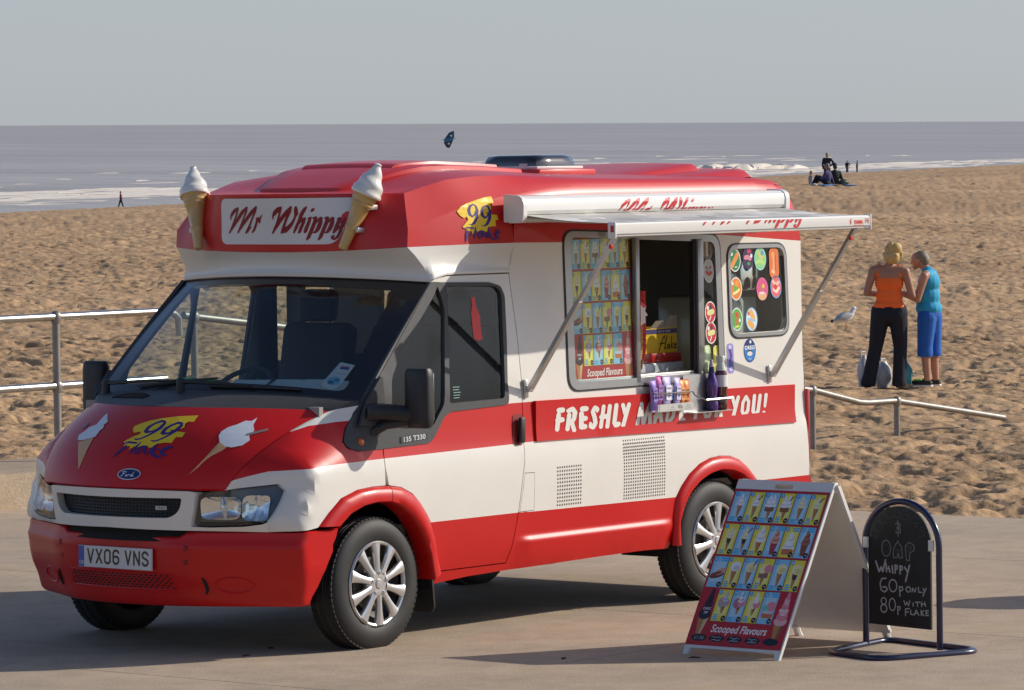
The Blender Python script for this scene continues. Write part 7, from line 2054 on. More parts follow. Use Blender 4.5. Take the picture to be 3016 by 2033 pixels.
# ------------------------------------------------------------------ swinging chalkboard
cb = vthing('chalkboard', 'small arched black chalkboard swinging in a navy tubular stand, lettered in chalk', 'chalkboard', loc=(2.30, -3.27, 0))
NAVY = mat('navy_powder_coat', (.008, .010, .045), .28, coat=.5)
c0 = Vector((2.313, -3.038, 0)); c1 = Vector((2.283, -3.505, 0)); cbase = Vector((2.30, -3.27, 0))
ce = (c1-c0).normalized(); cn = Vector((ce.y, -ce.x, 0))
if cn.x > 0: cn = -cn
def CBP(u, v, o=0.0): return c0+ce*u+Vector((0, 0, v))+cn*o-cbase
arc = [tuple(CBP(0, z)) for z in np.linspace(.02, .53, 8)]+[tuple(CBP(.234-.234*math.cos(a), .535+.222*math.sin(a))) for a in np.linspace(0, math.pi, 25)]+[tuple(CBP(.468, z)) for z in np.linspace(.53, .02, 8)]
MB().tube(arc, .0165, 12).obj('arch_tube', NAVY, cb, True, 60)
lp_pts = roundpoly([(-.42, -.085), (.19, -.085), (.19, .565), (-.42, .565)], .12, 8)
# base loop measured on the ground
GB = [(2.529, -3.085), (2.342, -3.025), (2.10, -3.06), (1.988, -3.107), (1.83, -3.19), (1.783, -3.298), (1.79, -3.44), (1.857, -3.554), (1.99, -3.64), (2.175, -3.703), (2.32, -3.66), (2.386, -3.578), (2.45, -3.42), (2.56, -3.24), (2.575, -3.14)]
gb = np.array(GB); 
def smooth_closed(p, n=60):
    m = len(p); out = []
    for k in range(n):
        t = k/n*m; i = int(t); f = t-i
        a, b, c, d = (p[(i-1) % m], p[i % m], p[(i+1) % m], p[(i+2) % m])
        out.append(.5*((2*b)+(-a+c)*f+(2*a-5*b+4*c-d)*f*f+(-a+3*b-3*c+d)*f**3))
    return out
rect = roundpoly([(2.60, -3.05), (1.80, -3.06), (1.83, -3.60), (2.42, -3.74)], .10, 6)
bl_ = [Vector((x, y, .020))-cbase for x, y in roundpoly([(2.60, -3.035), (1.86, -3.035), (1.77, -3.34), (1.90, -3.60), (2.20, -3.74), (2.45, -3.66)], [.16, .10, .12, .10, .10, .12], 6)]
bl_ = [Vector((x, y, .020))-cbase for x, y in roundpoly([(2.545, -3.015), (1.905, -3.075), (1.775, -3.49), (2.355, -3.715)], [.11, .11, .12, .13], 7)]
MB().tube([tuple(p) for p in bl_], .0175, 12, closed=True).obj('base_loop', NAVY, cb, True, 60)
# slate
SL = [(.024, .128), (.418, .118)]+[(.221+.197*math.cos(a), .560+.172*math.sin(a)) for a in np.linspace(0, math.pi, 25)]
sb = MB(); sb.prism(SL, tuple(CBP(0, 0, .006)), tuple(ce), (0, 0, 1), tuple(-cn*.012))
sl_b = sb.obj('slate', mat('chalk_slate', (.012, .012, .013), .6, var=.6, var_scale=7), cb, False)
for u in (.014, .428): MB().box(tuple(CBP(u, .542, .012)), (.012, .032, .055), 0, Matrix.Rotation(math.atan2(ce.y, ce.x)+math.pi/2, 3, 'Z'), bev=.003).obj('clip', WPLAST, cb)
pr = Print()
CH, CHF, CHD = (.42, .42, .43), (.20, .205, .205), (.075, .08, .08)
def cz(rg, pts, w, col):
    # chalk strokes read off as across/up pixels of two close views
    (ax, ay, sx, ay0, sy) = rg
    pr.adds(stroke([(ax+sx*p, ay+sy*q) for p, q in pts], w, 6), col)
RA = (.032-.000246*150, .577+.000258*740*1.0, .000246*1.13, 0, -.000258)   # upper view
def A_(pts, w, col=CHF):
    out = []
    for p, q in pts: out.append((.030+(p-150)/(1430-150)*.385, .566-(q-730)/1000*.262))
    pr.adds(stroke(out, w, 6), col)
def B_(pts, w, col=CH):
    out = []
    for p, q in pts: out.append((.066+(p-150)/(1450-150)*.338, .452-(q-70)/(1300-70)*.262))
    pr.adds(stroke(out, w, 6), col)
for pts in ([(195, 720), (180, 660), (240, 480), (270, 470), (260, 560), (300, 620), (345, 690), (310, 735), (240, 680)], [(200, 700), (230, 560)]): A_(pts, .0042, CHD)
for c_, r_ in (((355, 500), (85, 105)), ((455, 330), (85, 110)), ((590, 230), (85, 110))):
    A_([(c_[0]+r_[0]*math.cos(t), c_[1]+r_[1]*math.sin(t)) for t in np.linspace(0, 6.28, 15)], .0045, CHD); A_([(c_[0]+r_[0]*.45*math.cos(t), c_[1]+r_[1]*.45*math.sin(t)) for t in np.linspace(0, 6.28, 10)], .005, (.05, .052, .052))
for pts in ([(720, 150), (690, 310), (830, 320), (840, 230), (770, 210), (790, 100)], [(880, 150), (860, 330), (990, 355), (1000, 200), (900, 140)], [(890, 240), (980, 250)], [(1040, 440), (1030, 380), (1080, 290), (1160, 260), (1240, 330), (1240, 400), (1120, 400), (1140, 480), (1190, 470)], [(1320, 470), (1240, 480), (1230, 540), (1320, 570), (1330, 640), (1240, 660), (1180, 610)]): A_(pts, .0046, CHD)
A_([(720, 440), (770, 420), (820, 450), (800, 500), (740, 520), (820, 540), (820, 600), (760, 620), (720, 590)], .006, CHF); A_([(768, 370), (772, 680)], .0055, CHF)
for k in (1.0, .52): A_([(515+95*k*math.cos(t), 920+155*k*math.sin(t)) for t in np.linspace(0, 6.28, 16)], .0055 if k == 1 else .004, CHF if k == 1 else CHD)
A_([(665, 1090), (670, 930), (760, 770), (840, 880), (855, 1090), (790, 1090), (770, 1000), (740, 1090), (665, 1090)], .0055, CHF); A_([(710, 950), (810, 950)], .010, CHD)
A_([(940, 1120), (920, 850), (1000, 780), (1100, 830), (1110, 920), (1010, 990), (1000, 1130), (945, 1130)], .0055, CHF); A_([(960, 860), (1060, 880), (980, 960)], .012, CHD)
for pts, w in (([(175, 90), (255, 335), (310, 220), (345, 330), (415, 50)], .010), ([(430, 140), (435, 330)], .009), ([(485, 200), (520, 330)], .009), ([(430, 250), (510, 250)], .008), ([(575, 180), (590, 350)], .009), ([(650, 350), (645, 160), (700, 170), (700, 240), (650, 260)], .008), ([(770, 360), (765, 170), (820, 180), (825, 250), (770, 270)], .008), ([(880, 190), (940, 290)], .009), ([(1000, 140), (900, 530)], .009)): B_(pts, w)
for pts, w in (([(420, 485), (320, 500), (275, 620), (300, 770), (380, 815), (450, 760), (420, 690), (340, 700)], .0075), ([(590+95*math.cos(t), 650+145*math.sin(t)) for t in np.linspace(0, 6.28, 18)], .0065), ([(750, 660), (760, 890)], .0065), ([(750, 670), (820, 660), (830, 730), (770, 770)], .006),
               ([(965+55*math.cos(t), 715+62*math.sin(t)) for t in np.linspace(0, 6.28, 12)], .006), ([(1055, 770), (1065, 680), (1125, 765), (1150, 670)], .006), ([(1210, 650), (1215, 765), (1300, 765)], .006), ([(1320, 670), (1355, 740)], .006), ([(1395, 660), (1315, 850)], .0065),
               ([(360+62*math.cos(t), 1030+80*math.sin(t)) for t in np.linspace(0, 6.28, 14)], .006), ([(360+75*math.cos(t), 1205+95*math.sin(t)) for t in np.linspace(0, 6.28, 14)], .0068), ([(570+75*math.cos(t), 1100+145*math.sin(t)) for t in np.linspace(0, 6.28, 18)], .0062), ([(700, 1140), (705, 1330)], .006), ([(705, 1140), (760, 1140), (760, 1200), (710, 1230)], .0055),
               ([(855, 990), (890, 1095), (930, 1020), (965, 1100), (1000, 985)], .006), ([(1075, 1030), (1080, 1105)], .006), ([(1130, 1010), (1235, 1000)], .006), ([(1180, 1010), (1185, 1105)], .006), ([(1275, 990), (1285, 1100)], .006), ([(1355, 985), (1380, 1090)], .006), ([(1275, 1045), (1370, 1040)], .006),
               ([(985, 1170), (890, 1180), (890, 1345)], .0062), ([(890, 1260), (960, 1250)], .006), ([(1015, 1200), (1015, 1300), (1090, 1305)], .006), ([(1105, 1310), (1150, 1190), (1215, 1315)], .006), ([(1125, 1270), (1190, 1265)], .0055), ([(1265, 1190), (1275, 1315)], .006), ([(1330, 1190), (1275, 1260), (1345, 1315)], .006), ([(1445, 1185), (1385, 1190), (1390, 1305), (1450, 1300)], .006), ([(1385, 1245), (1440, 1240)], .0055)): B_(pts, w)
pr.obj('chalk_writing', lambda a, b: np.array([tuple(CBP(u, v, .0068)) for u, v in zip(a, b)]), sl_b, print_mat('print_chalk', .95, 0.0, .1))

# ------------------------------------------------------------------ railings
RAILS = mat('worn_steel_rail', (.50, .475, .44), .28, metal=1.0, var=.18, var_scale=3, rvar=.08)
POSTM = mat('weathered_post', (.30, .275, .245), .5, metal=.7, var=.25, var_scale=10)
rl = vthing('railing', 'two bar tubular steel railing standing on the sea wall left of the van', 'railing', loc=(7.56, 7.95, .29))
def RL(p): return (p[0]-7.56, p[1]-7.95, p[2]-.29)
for z in (1.385, .86):
    MB().tube([RL((x, 7.95, z)) for x in np.linspace(-14, 8.75, 12)]+([RL((8.86, 7.955, z-.02)), RL((8.92, 7.96, z-.06)), RL((8.93, 7.96, z-.2))] if z > 1 else []), .030, 12).obj('rail', RAILS, rl, True, 60)
for x in (-13, -10.0, -7.0, -4.0, -1.0, 1.9, 4.75, 7.56):
    pm = MB(); pm.tube([RL((x, 7.95, .28)), RL((x, 7.95, 1.385))], .030, 12)
    po_ = pm.obj('post', POSTM, rl, True, 60)
    for z in (1.385, .86):
        MB().lathe([(0, .046), (.025, .040), (.042, .02), (.044, 0), (.042, -.02), (.034, -.05)], 16, 'Z', RL((x, 7.95, z))).obj('knuckle', POSTM, po_, True, 60)
    MB().box(RL((x, 7.95, .298)), (.15, .15, .014), bev=.003).obj('base_plate', POSTM, po_)
hr = vthing('ramp_handrail', 'single bar steel handrail sloping down until the sand buries it', 'handrail', loc=(17.6, 8.0, 0))
def HR(p): return (p[0]-17.6, p[1]-8.0, p[2])
pts = [(9.02, 8.0, 1.345), (9.14, 8.0, 1.33), (12, 8.0, .998), (15, 8.0, .648), (17.45, 8.0, .35), (17.59, 8.0, .338), (18.35, 8.0, .185), (18.5, 8.0, .172), (19.0, 8.0, .165), (19.1, 8.0, .150), (20.26, 8.0, -.01), (20.9, 8.0, -.10)]
MB().tube([HR(p) for p in pts], .030, 12).obj('rail', POSTM, hr, True, 60)
for x, z in ((9.14, 1.33), (11.95, .998), (14.8, .668), (17.59, .338), (19.0, .165)):
    pm = MB(); pm.tube([HR((x, 8.0, z-1.05)), HR((x, 8.0, z))], .030, 12); pm.lathe([(0, .045), (.03, .04), (.043, .015), (.043, -.02), (.035, -.05)], 16, 'Z', HR((x, 8.0, z)))
    pm.obj('post', POSTM, hr, True, 60)

# ------------------------------------------------------------------ unseen bin added off to the right to cast a shadow strip into view
lb = vthing('shadow_bin', 'round black bin added out of view to cast the shadow past the chalkboard', 'litter bin', loc=(5.95, -3.55, 0))
MB().lathe([(0, .05), (.30, .05), (.33, .08), (.35, .75), (.36, .90), (.33, .98), (.18, 1.10), (0, 1.14)], 28).obj('drum', BLACKP, lb, True, 40)
MB().lathe([(.352, .60), (.362, .61), (.362, .66), (.352, .67)], 28).obj('band', mat('gold_band', (.5, .36, .10), .4, metal=.6), lb, True, 40)
MB().lathe([(0, 0), (.28, 0), (.28, .06), (0, .06)], 24).obj('plinth', GREYP, lb, True, 40)

# small litter and twigs blown across the concrete
for k, (x, y, r, s, c) in enumerate(((.30, -.62, 20, .10, (.10, .05, .03)), (.62, -.50, 5, .05, (.05, .03, .02)), (1.42, -2.62, -35, .09, (.06, .04, .03)), (1.05, -2.08, 40, .07, (.05, .035, .03)))):
    t = vthing('twig', ['curled brown leaf in the shade ahead of the front wheel', 'small dark twig in the shade ahead of the front wheel', 'dark twig on sunlit concrete before the price board', 'short twig lying in the shadow of the price board'][k], 'twig', loc=(x, y, 0))
    MB().tube([(-s/2, 0, .006), (-s/6, .01, .012), (s/5, -.006, .010), (s/2, .008, .005)], [.003, .008, .006, .002], 5).obj('stem', mat('twig_%d' % k, c, .9), t).rotation_euler = (0, 0, R_(r))

# ================================================================== people: continuous bodies grown from tapered limbs
def caps(a, ra, b, rb, n=12, m=5):
    """closed tapered capsule"""
    a, b = Vector(a), Vector(b); d = b-a; L = max(d.length, 1e-5); t = d/L
    up = Vector((0, 0, 1)) if abs(t.z) < .9 else Vector((1, 0, 0)); e1 = t.cross(up).normalized(); e2 = t.cross(e1)
    rings = []
    for k in range(m): ph = -math.pi/2+math.pi/2*k/(m-1); rings.append((a+t*ra*math.sin(ph), ra*math.cos(ph)))
    for k in range(m): ph = math.pi/2*k/(m-1); rings.append((b+t*rb*math.sin(ph), rb*math.cos(ph)))
    P = [[tuple(c+(e1*math.cos(2*math.pi*j/n)+e2*math.sin(2*math.pi*j/n))*max(r, 1e-4)) for j in range(n)] for c, r in rings]
    v = [q for r in P for q in r]; f = []
    for i in range(len(P)-1):
        for j in range(n): f.append((i*n+j, i*n+(j+1) % n, (i+1)*n+(j+1) % n, (i+1)*n+j))
    f.append(tuple(range(n))[::-1]); f.append(tuple((len(P)-1)*n+j for j in range(n)))
    return v, f
def ellipsoid(c, r, rot=None, n=14, m=10):
    P = []
    for i in range(m+1):
        ph = -math.pi/2+math.pi*i/m
        for j in range(n):
            p = Vector((max(math.cos(ph), 1e-3)*math.cos(2*math.pi*j/n)*r[0], max(math.cos(ph), 1e-3)*math.sin(2*math.pi*j/n)*r[1], math.sin(ph)*r[2]))
            if rot is not None: p = rot @ p
            P.append(tuple(p+Vector(c)))
    f = []
    for i in range(m):
        for j in range(n): f.append((i*n+j, i*n+(j+1) % n, (i+1)*n+(j+1) % n, (i+1)*n+j))
    f.append(tuple(range(n))[::-1]); f.append(tuple(m*n+j for j in range(n)))
    return P, f

def blob(name, prims, m, parent, voxel=.012, smooth=6, cut=None):
    """melts the limbs into one continuous skin"""
    mb = MB()
    for p in prims:
        if p[0] == 'c': v, f = caps(*p[1:])
        else: v, f = ellipsoid(*p[1:])
        mb.add(v, f)
    me = bpy.data.meshes.new(name); me.from_pydata(mb.v, [], mb.f); me.update()
    o = bpy.data.objects.new(name, me); COL.objects.link(o)
    r = o.modifiers.new('melt', 'REMESH'); r.mode = 'VOXEL'; r.voxel_size = voxel
    s = o.modifiers.new('soften', 'SMOOTH'); s.iterations = smooth; s.factor = .5
    bpy.context.view_layer.update()
    new = bpy.data.meshes.new_from_object(o.evaluated_get(bpy.context.evaluated_depsgraph_get()))
    o.modifiers.clear(); o.data = new; bpy.data.meshes.remove(me)
    new.name = name
    if cut:
        bm = bmesh.new(); bm.from_mesh(new)
        bmesh.ops.delete(bm, geom=[v for v in bm.verts if cut(v.co)], context='VERTS')
        bm.to_mesh(new); bm.free()
    new.materials.clear(); new.materials.append(m)
    new.polygons.foreach_set('use_smooth', np.ones(len(new.polygons), bool))
    o.parent = parent
    return o

SKIN = mat('skin', (.50, .25, .16), .5, sss=.12, var=.08, var_scale=12)
SKINT = mat('skin_tanned', (.40, .19, .115), .5, sss=.12, var=.08, var_scale=12)
def person(label, group, pos, face, scale=1.0):
    """face: heading the figure looks along, measured from the line of sight away from the camera (0 = back view), positive turns right"""
    p = empty('person', label, 'person', group)
    d = F2*math.cos(face)+R2*math.sin(face)      # local +y = forward
    ang = math.atan2(d[1], d[0])-math.pi/2
    p.matrix_world = Matrix.Translation(Vector(pos)) @ Matrix.Rotation(ang, 4, 'Z') @ Matrix.Scale(scale, 4)
    return p
def at(px_d, Zm, h=0.0):
    """ground point Zm metres along the view and at the given offset across (metres)"""
    x = CAM_POS.x+F2[0]*Zm+R2[0]*px_d; y = CAM_POS.y+F2[1]*Zm+R2[1]*px_d
    return Vector((x, y, sand_z(x, y)+h))

# ---- woman in the orange vest, seen from behind, head bent to the right (local: x right, y forward, z up)
w1 = person('woman with blonde curls in an orange vest top and dark jeans, seen from behind', None, at(4.33, 50.0), R_(8))
J = dict(hipL=(-.095, 0, .87), hipR=(.095, .0, .87), knL=(-.155, .02, .47), knR=(.125, .05, .47), anL=(-.235, -.02, .085), anR=(.115, .02, .085))
arms = [('c', (-.185, -.01, 1.345), .052, (-.255, -.03, 1.09), .043), ('c', (-.255, -.03, 1.09), .040, (-.13, .20, 1.06), .030), ('e', (-.09, .235, 1.06), (.035, .05, .025)),
        ('c', (.185, -.01, 1.335), .052, (.262, -.02, 1.055), .044), ('c', (.262, -.02, 1.055), .041, (.14, .20, 1.07), .030), ('e', (.10, .235, 1.075), (.035, .05, .025))]
fing = [('c', (sx*.085-.015*k, .262, 1.055+.010*k-.01), .0095, (sx*.055-.010*k, .292, 1.045+.010*k), .008) for sx in (-1, 1) for k in range(4)]
body = [('e', (0, 0, .93), (.155, .105, .13)), ('e', (0, .005, 1.10), (.135, .095, .14)), ('e', (0, .0, 1.27), (.155, .095, .13)), ('c', (-.15, -.005, 1.35), .058, (.15, -.005, 1.345), .058), ('c', (0, -.005, 1.38), .062, (.025, .02, 1.48), .050),
        ('e', (.045, .045, 1.56), (.075, .090, .105))]
legs = [('c', J['hipL'], .100, J['knL'], .066), ('c', J['knL'], .062, J['anL'], .042), ('c', J['hipR'], .100, J['knR'], .066), ('c', J['knR'], .062, J['anR'], .042)]
nose = [('c', (.060, .135, 1.555), .012, (.064, .148, 1.535), .014), ('e', (-.03, .045, 1.555), (.014, .02, .03)), ('e', (.12, .03, 1.555), (.014, .02, .03))]
blob('body', body+arms+fing+legs+nose, SKINT, w1, .010, 5)
blob('vest_top', [('e', (0, 0, .94), (.178, .125, .10)), ('e', (0, .004, 1.05), (.158, .115, .15)), ('e', (0, 0, 1.20), (.168, .110, .13)), ('c', (-.118, -.012, 1.30), .048, (-.112, .0, 1.392), .030), ('c', (.118, -.012, 1.30), .048, (.112, .0, 1.388), .030),
                  ('c', (-.10, -.02, .93), .085, (.10, -.02, .91), .085)], mat('orange_cotton', srgb('ff6f2a'), .8, var=.08, var_scale=14, bump=.25, bump_scale=26), w1, .010, 5,
     cut=lambda c: c.z < .855+.075*max(0, 1-(c.x/.17)**2)*(1 if c.y < .02 else 0)-.03*abs(c.x)/.17)
blob('jeans', [('e', (0, -.01, .86), (.168, .128, .115)), ('c', J['hipL'], .118, J['knL'], .083), ('c', J['knL'], .080, (-.225, -.01, .12), .082), ('c', (-.225, -.01, .12), .082, (-.240, -.01, .05), .090), ('c', J['hipR'], .118, J['knR'], .083), ('c', J['knR'], .080, (.115, .02, .12), .080), ('c', (.115, .02, .12), .080, (.115, .02, .05), .088), ('e', (-.075, -.055, .84), (.095, .075, .10)), ('e', (.075, -.055, .84), (.095, .075, .10))],
     mat('dark_denim', (.010, .012, .022), .85, var=.3, var_scale=16, bump=.3, bump_scale=22), w1, .011, 5, cut=lambda c: c.z < .012)
hair = [('e', (.045, .012, 1.575), (.100, .105, .105)), ('e', (.030, -.045, 1.50), (.095, .075, .085)), ('e', (.075, -.02, 1.60), (.075, .085, .075))]
rgn = random.Random(4)
for k in range(46):
    a, b = rgn.uniform(0, 6.28), rgn.uniform(-.9, 1.0)
    v = Vector((math.cos(a)*math.sqrt(1-b*b)*.100+.045, math.sin(a)*math.sqrt(1-b*b)*.100-.008, b*.105+1.555))
    if v.y > .085 and v.z < 1.60: continue
    hair.append(('e', tuple(v), (rgn.uniform(.018, .030),)*3))
blob('hair', hair, mat('blonde_hair', srgb('cfae6e'), .6, var=.35, var_scale=40, bump=.8, bump_scale=70), w1, .009, 2)
for s, (x, y) in ((-1, (-.245, .03)), (1, (.115, .06))): MB().box((x, y, .03), (.085, .22, .06), bev=.02).obj('shoe', mat('dark_shoe', (.015, .015, .018), .6), w1)

# ---- the other woman, in profile facing left, looking down
w2 = person('woman with short grey hair in a turquoise sleeveless top and blue cropped trousers, head bowed', None, at(4.33+.475, 50.2), R_(-68))
b2 = [('e', (0, 0, .90), (.150, .120, .13)), ('e', (0, .02, 1.05), (.135, .125, .15)), ('e', (0, .0, 1.21), (.150, .115, .13)), ('c', (-.135, -.005, 1.29), .055, (.135, -.005, 1.29), .055), ('c', (0, .01, 1.32), .058, (0, .085, 1.42), .048),
      ('e', (0, .125, 1.455), (.072, .088, .098), Matrix.Rotation(R_(-32), 3, 'X')), ('c', (0, .205, 1.435), .013, (0, .217, 1.415), .013), ('e', (0, .165, 1.375), (.035, .035, .030)), ('e', (-.072, .110, 1.445), (.012, .02, .028)), ('e', (.072, .110, 1.445), (.012, .02, .028)),
      ('c', (-.175, .005, 1.275), .052, (-.215, .075, 1.01), .043), ('c', (-.215, .075, 1.01), .040, (-.09, .27, 1.06), .030), ('e', (-.06, .31, 1.065), (.032, .05, .024)),
      ('c', (.175, .005, 1.275), .050, (.205, .06, 1.02), .042), ('c', (.205, .06, 1.02), .040, (.09, .27, 1.07), .030), ('e', (.06, .31, 1.075), (.032, .05, .024)),
      ('c', (-.085, 0, .82), .095, (-.090, .02, .44), .062), ('c', (-.090, .02, .44), .060, (-.090, -.01, .085), .040), ('c', (.085, -.02, .82), .095, (.085, -.03, .44), .062), ('c', (.085, -.03, .44), .060, (.085, -.055, .085), .040)]
b2 += [('c', (sx*.05+.012*k*sx*-1, .335, 1.062+.008*k), .009, (sx*.03-.008*k*sx, .365, 1.048+.008*k), .0075) for sx in (-1, 1) for k in range(4)]
blob('body', b2, SKIN, w2, .010, 5)
blob('sleeveless_top', [('e', (0, .0, .90), (.175, .155, .11)), ('e', (0, .02, 1.04), (.160, .150, .16)), ('e', (0, 0, 1.20), (.165, .130, .13)), ('c', (-.115, -.01, 1.29), .058, (.115, -.01, 1.29), .058), ('c', (0, .0, 1.31), .066, (0, .03, 1.345), .060)],
     mat('turquoise_cotton', srgb('2a9fc8'), .8, var=.08, var_scale=12, bump=.25, bump_scale=24), w2, .010, 5, cut=lambda c: c.z < .845)
blob('cropped_trousers', [('e', (0, -.005, .84), (.165, .140, .115)), ('c', (-.085, 0, .80), .115, (-.092, .02, .47), .092), ('c', (-.092, .02, .47), .092, (-.092, .02, .38), .094), ('c', (.085, -.02, .80), .115, (.088, -.03, .47), .092), ('c', (.088, -.03, .47), .092, (.088, -.035, .38), .094)],
     mat('blue_jersey', srgb('1f5fb4'), .8, var=.1, var_scale=12, bump=.2, bump_scale=20), w2, .011, 5, cut=lambda c: c.z < .345)
blob('hair', [('e', (0, .095, 1.485), (.080, .090, .082), Matrix.Rotation(R_(-32), 3, 'X')), ('e', (0, .040, 1.455), (.070, .050, .070))], mat('grey_hair', srgb('8a7d68'), .55, var=.4, var_scale=45, bump=.7, bump_scale=80), w2, .009, 3, cut=lambda c: c.y > .150 and c.z < 1.475)
for s, y in ((-1, .02), (1, -.03)):
    sh = MB().box((s*.088, y+.035, .045), (.085, .24, .06), bev=.025).obj('trainer', mat('black_trainer', (.012, .016, .016), .6), w2)
    MB().box((s*.088, y+.035, .012), (.088, .245, .02), bev=.006).obj('sole', mat('white_sole', (.7, .7, .68), .6), sh)
    MB().box((s*.088, y+.09, .070), (.060, .09, .035), bev=.014).obj('laces', mat('lime_green', (.25, .55, .03), .6), sh)
MB().lathe([(0, -.008), (.008, 0), (0, .008)], 10).obj('earring', CHROME, w2).location = (-.082, .10, 1.41)

# bags at their feet
def soft_bag(name, label, cat, pos, size, col, seed, m=None, handles=True):
    b = empty(name, label, cat, 'bags at the feet of the two women'); b.location = pos
    P = []
    rg = random.Random(seed)
    for i in range(11):
        f = i/10
        k = (.80+.35*math.sin(math.pi*min(f*1.1, 1)))*(1-.55*max(0, f-.75)/.25)
        P.append([(size[0]*.5*k*math.cos(2*math.pi*j/16)*(1+.10*math.sin(j*2.1+i*.8+seed)), size[1]*.5*k*math.sin(2*math.pi*j/16)*(1+.10*math.sin(j*1.3+i+seed)), size[2]*f) for j in range(17)])
    mb = MB().grid(P); mb.add(P[-1][:-1], [tuple(range(16))])
    mb.obj('bag', m or mat(name+str(seed), col, .45, var=.12, var_scale=12, bump=.4, bump_scale=12), b, True, 70)
    if handles:
        MB().tube([(-.05, 0, size[2]*.97), (-.04, .01, size[2]*1.10), (.04, .01, size[2]*1.10), (.05, 0, size[2]*.97)], .008, 6).obj('handles', m or MATS[name+str(seed)], b)
    return b
soft_bag('carrier_bag', 'white plastic carrier bag standing between the legs of the woman in jeans', 'carrier bag', at(4.33-.045, 50.25, -.01), (.20, .16, .30), (.62, .63, .66), 1)
soft_bag('carrier_bag', 'white and red carrier bag mostly hidden behind the jeans on the left', 'carrier bag', at(4.33-.27, 50.3, -.01), (.14, .13, .37), (.66, .60, .60), 2)
tb = soft_bag('beach_bag', 'turquoise beach bag with a sandy straw base by the right jeans leg', 'beach bag', at(4.33+.185, 50.15, -.01), (.20, .16, .31), (.02, .26, .30), 3)
MB().lathe([(0, 0), (.095, 0), (.104, .09), (.098, .115)], 18).obj('straw_base', mat('straw', (.46, .34, .20), .8, var=.2, var_scale=50), tb).scale = (1.0, .8, 1)

# ---- far figures
def far_person(label, pos, face, cols, pose='stand', scale=1.0, grp=None):
    p = person(label, grp, pos, face, scale)
    sk, top, leg, hair = cols
    if pose in ('stand', 'akimbo', 'walk'):
        l1, l2 = ((-.09, 0, .85), (-.09, 0, .06)), ((.09, 0, .85), (.10, .02, .06))
        if pose == 'walk': l1, l2 = ((-.08, 0, .85), (-.08, -.24, .06)), ((.08, 0, .85), (.08, .27, .06))
        ar = [('c', (-.20, 0, 1.38), .048, (-.25, -.02, 1.10), .042), ('c', (-.25, -.02, 1.10), .04, (-.24, .05, .86), .032)]
        ar += [('c', (.20, 0, 1.38), .048, (.38, -.06, 1.17), .042), ('c', (.38, -.06, 1.17), .04, (.20, .02, 1.03), .034)] if pose == 'akimbo' else [('c', (.20, 0, 1.38), .048, (.24, .0, 1.10), .042), ('c', (.24, 0, 1.10), .04, (.20, .14, .92), .032)]
        blob('body', [('e', (0, 0, 1.60), (.080, .095, .115)), ('c', (0, 0, 1.42), .055, (0, .01, 1.52), .05), ('e', (0, 0, 1.2), (.15, .09, .25)), ('e', (0, 0, .92), (.14, .09, .12)), ('c', l1[0], .08, l1[1], .04), ('c', l2[0], .08, l2[1], .04)]+ar, sk, p, .03, 3)
        blob('jacket', [('e', (0, 0, 1.22), (.185, .125, .23)), ('e', (0, 0, .99), (.175, .125, .14)), ('c', (-.16, 0, 1.38), .07, (.16, 0, 1.38), .07)]+[(q[0], q[1], q[2]+.014, q[3], q[4]+.014) for q in ar], top, p, .03, 3)
        blob('trousers', [('e', (0, 0, .86), (.16, .12, .12)), ('c', l1[0], .105, l1[1], .065), ('c', l2[0], .105, l2[1], .065)], leg, p, .03, 3)
        blob('hair', [('e', (0, -.015, 1.64), (.09, .10, .10)), ('e', (0, -.05, 1.57), (.08, .06, .09))], hair, p, .03, 2)
    else:   # seated on the ground, knees drawn up
        ar = [('c', (-.20, 0, .55), .05, (-.25, .10, .30), .045), ('c', (-.25, .10, .30), .04, (-.12, .30, .34), .035), ('c', (.20, 0, .55), .05, (.27, -.08, .28), .045), ('c', (.27, -.08, .28), .04, (.26, -.16, .06), .035)]
        lg = [('c', (-.10, .0, .13), .09, (-.13, .42, .38), .07), ('c', (-.13, .42, .38), .065, (-.12, .62, .06), .045), ('c', (.10, 0, .13), .09, (.13, .42, .36), .07), ('c', (.13, .42, .36), .065, (.12, .64, .06), .045)]
        blob('body', [('e', (0, .04, .80), (.085, .098, .115)), ('c', (0, 0, .60), .055, (0, .03, .72), .05), ('e', (0, 0, .38), (.16, .11, .27))]+ar+lg, sk, p, .03, 3)
        blob('jacket', [('e', (0, 0, .40), (.20, .15, .27)), ('c', (-.17, 0, .55), .075, (.17, 0, .55), .075)]+[(q[0], q[1], q[2]+.018, q[3], q[4]+.018) for q in ar], top, p, .03, 3)
        blob('trousers', [('e', (0, .02, .13), (.17, .15, .12))]+[(q[0], q[1], q[2]+.02, q[3], q[4]+.018) for q in lg], leg, p, .03, 3)
        blob('hair', [('e', (0, .015, .84), (.098, .10, .10)), ('e', (0, -.03, .76), (.09, .07, .09))], hair, p, .03, 2)
    return p
NV, BK, PU, GN, DEN, DKH, BLH = mat('navy_knit', (.010, .012, .028), .85), mat('black_cloth', (.010, .010, .012), .85), mat('purple_fleece', (.06, .045, .13), .85), mat('dark_green_fleece', (.012, .020, .018), .85), mat('pale_denim', (.11, .13, .18), .85), mat('dark_hair', (.02, .014, .01), .6), mat('fair_hair', (.34, .24, .14), .6)
def fp(dx, dy, Zm): return at((dx-1163)/9908.9*Zm, Zm)
G_ = 'family group sitting and standing on the far sand'
far_person('standing woman with fair hair and hand on hip in dark clothes behind the seated pair', fp(1880, 0, 228), R_(20), (SKIN, NV, BK, BLH), 'akimbo', .98, G_)
far_person('person in a purple fleece sitting on the far sand with knees up', fp(1881, 0, 222), R_(-62), (SKIN, PU, BK, mat('greying_hair', (.20, .15, .12), .6)), 'sit', 1.25, G_)
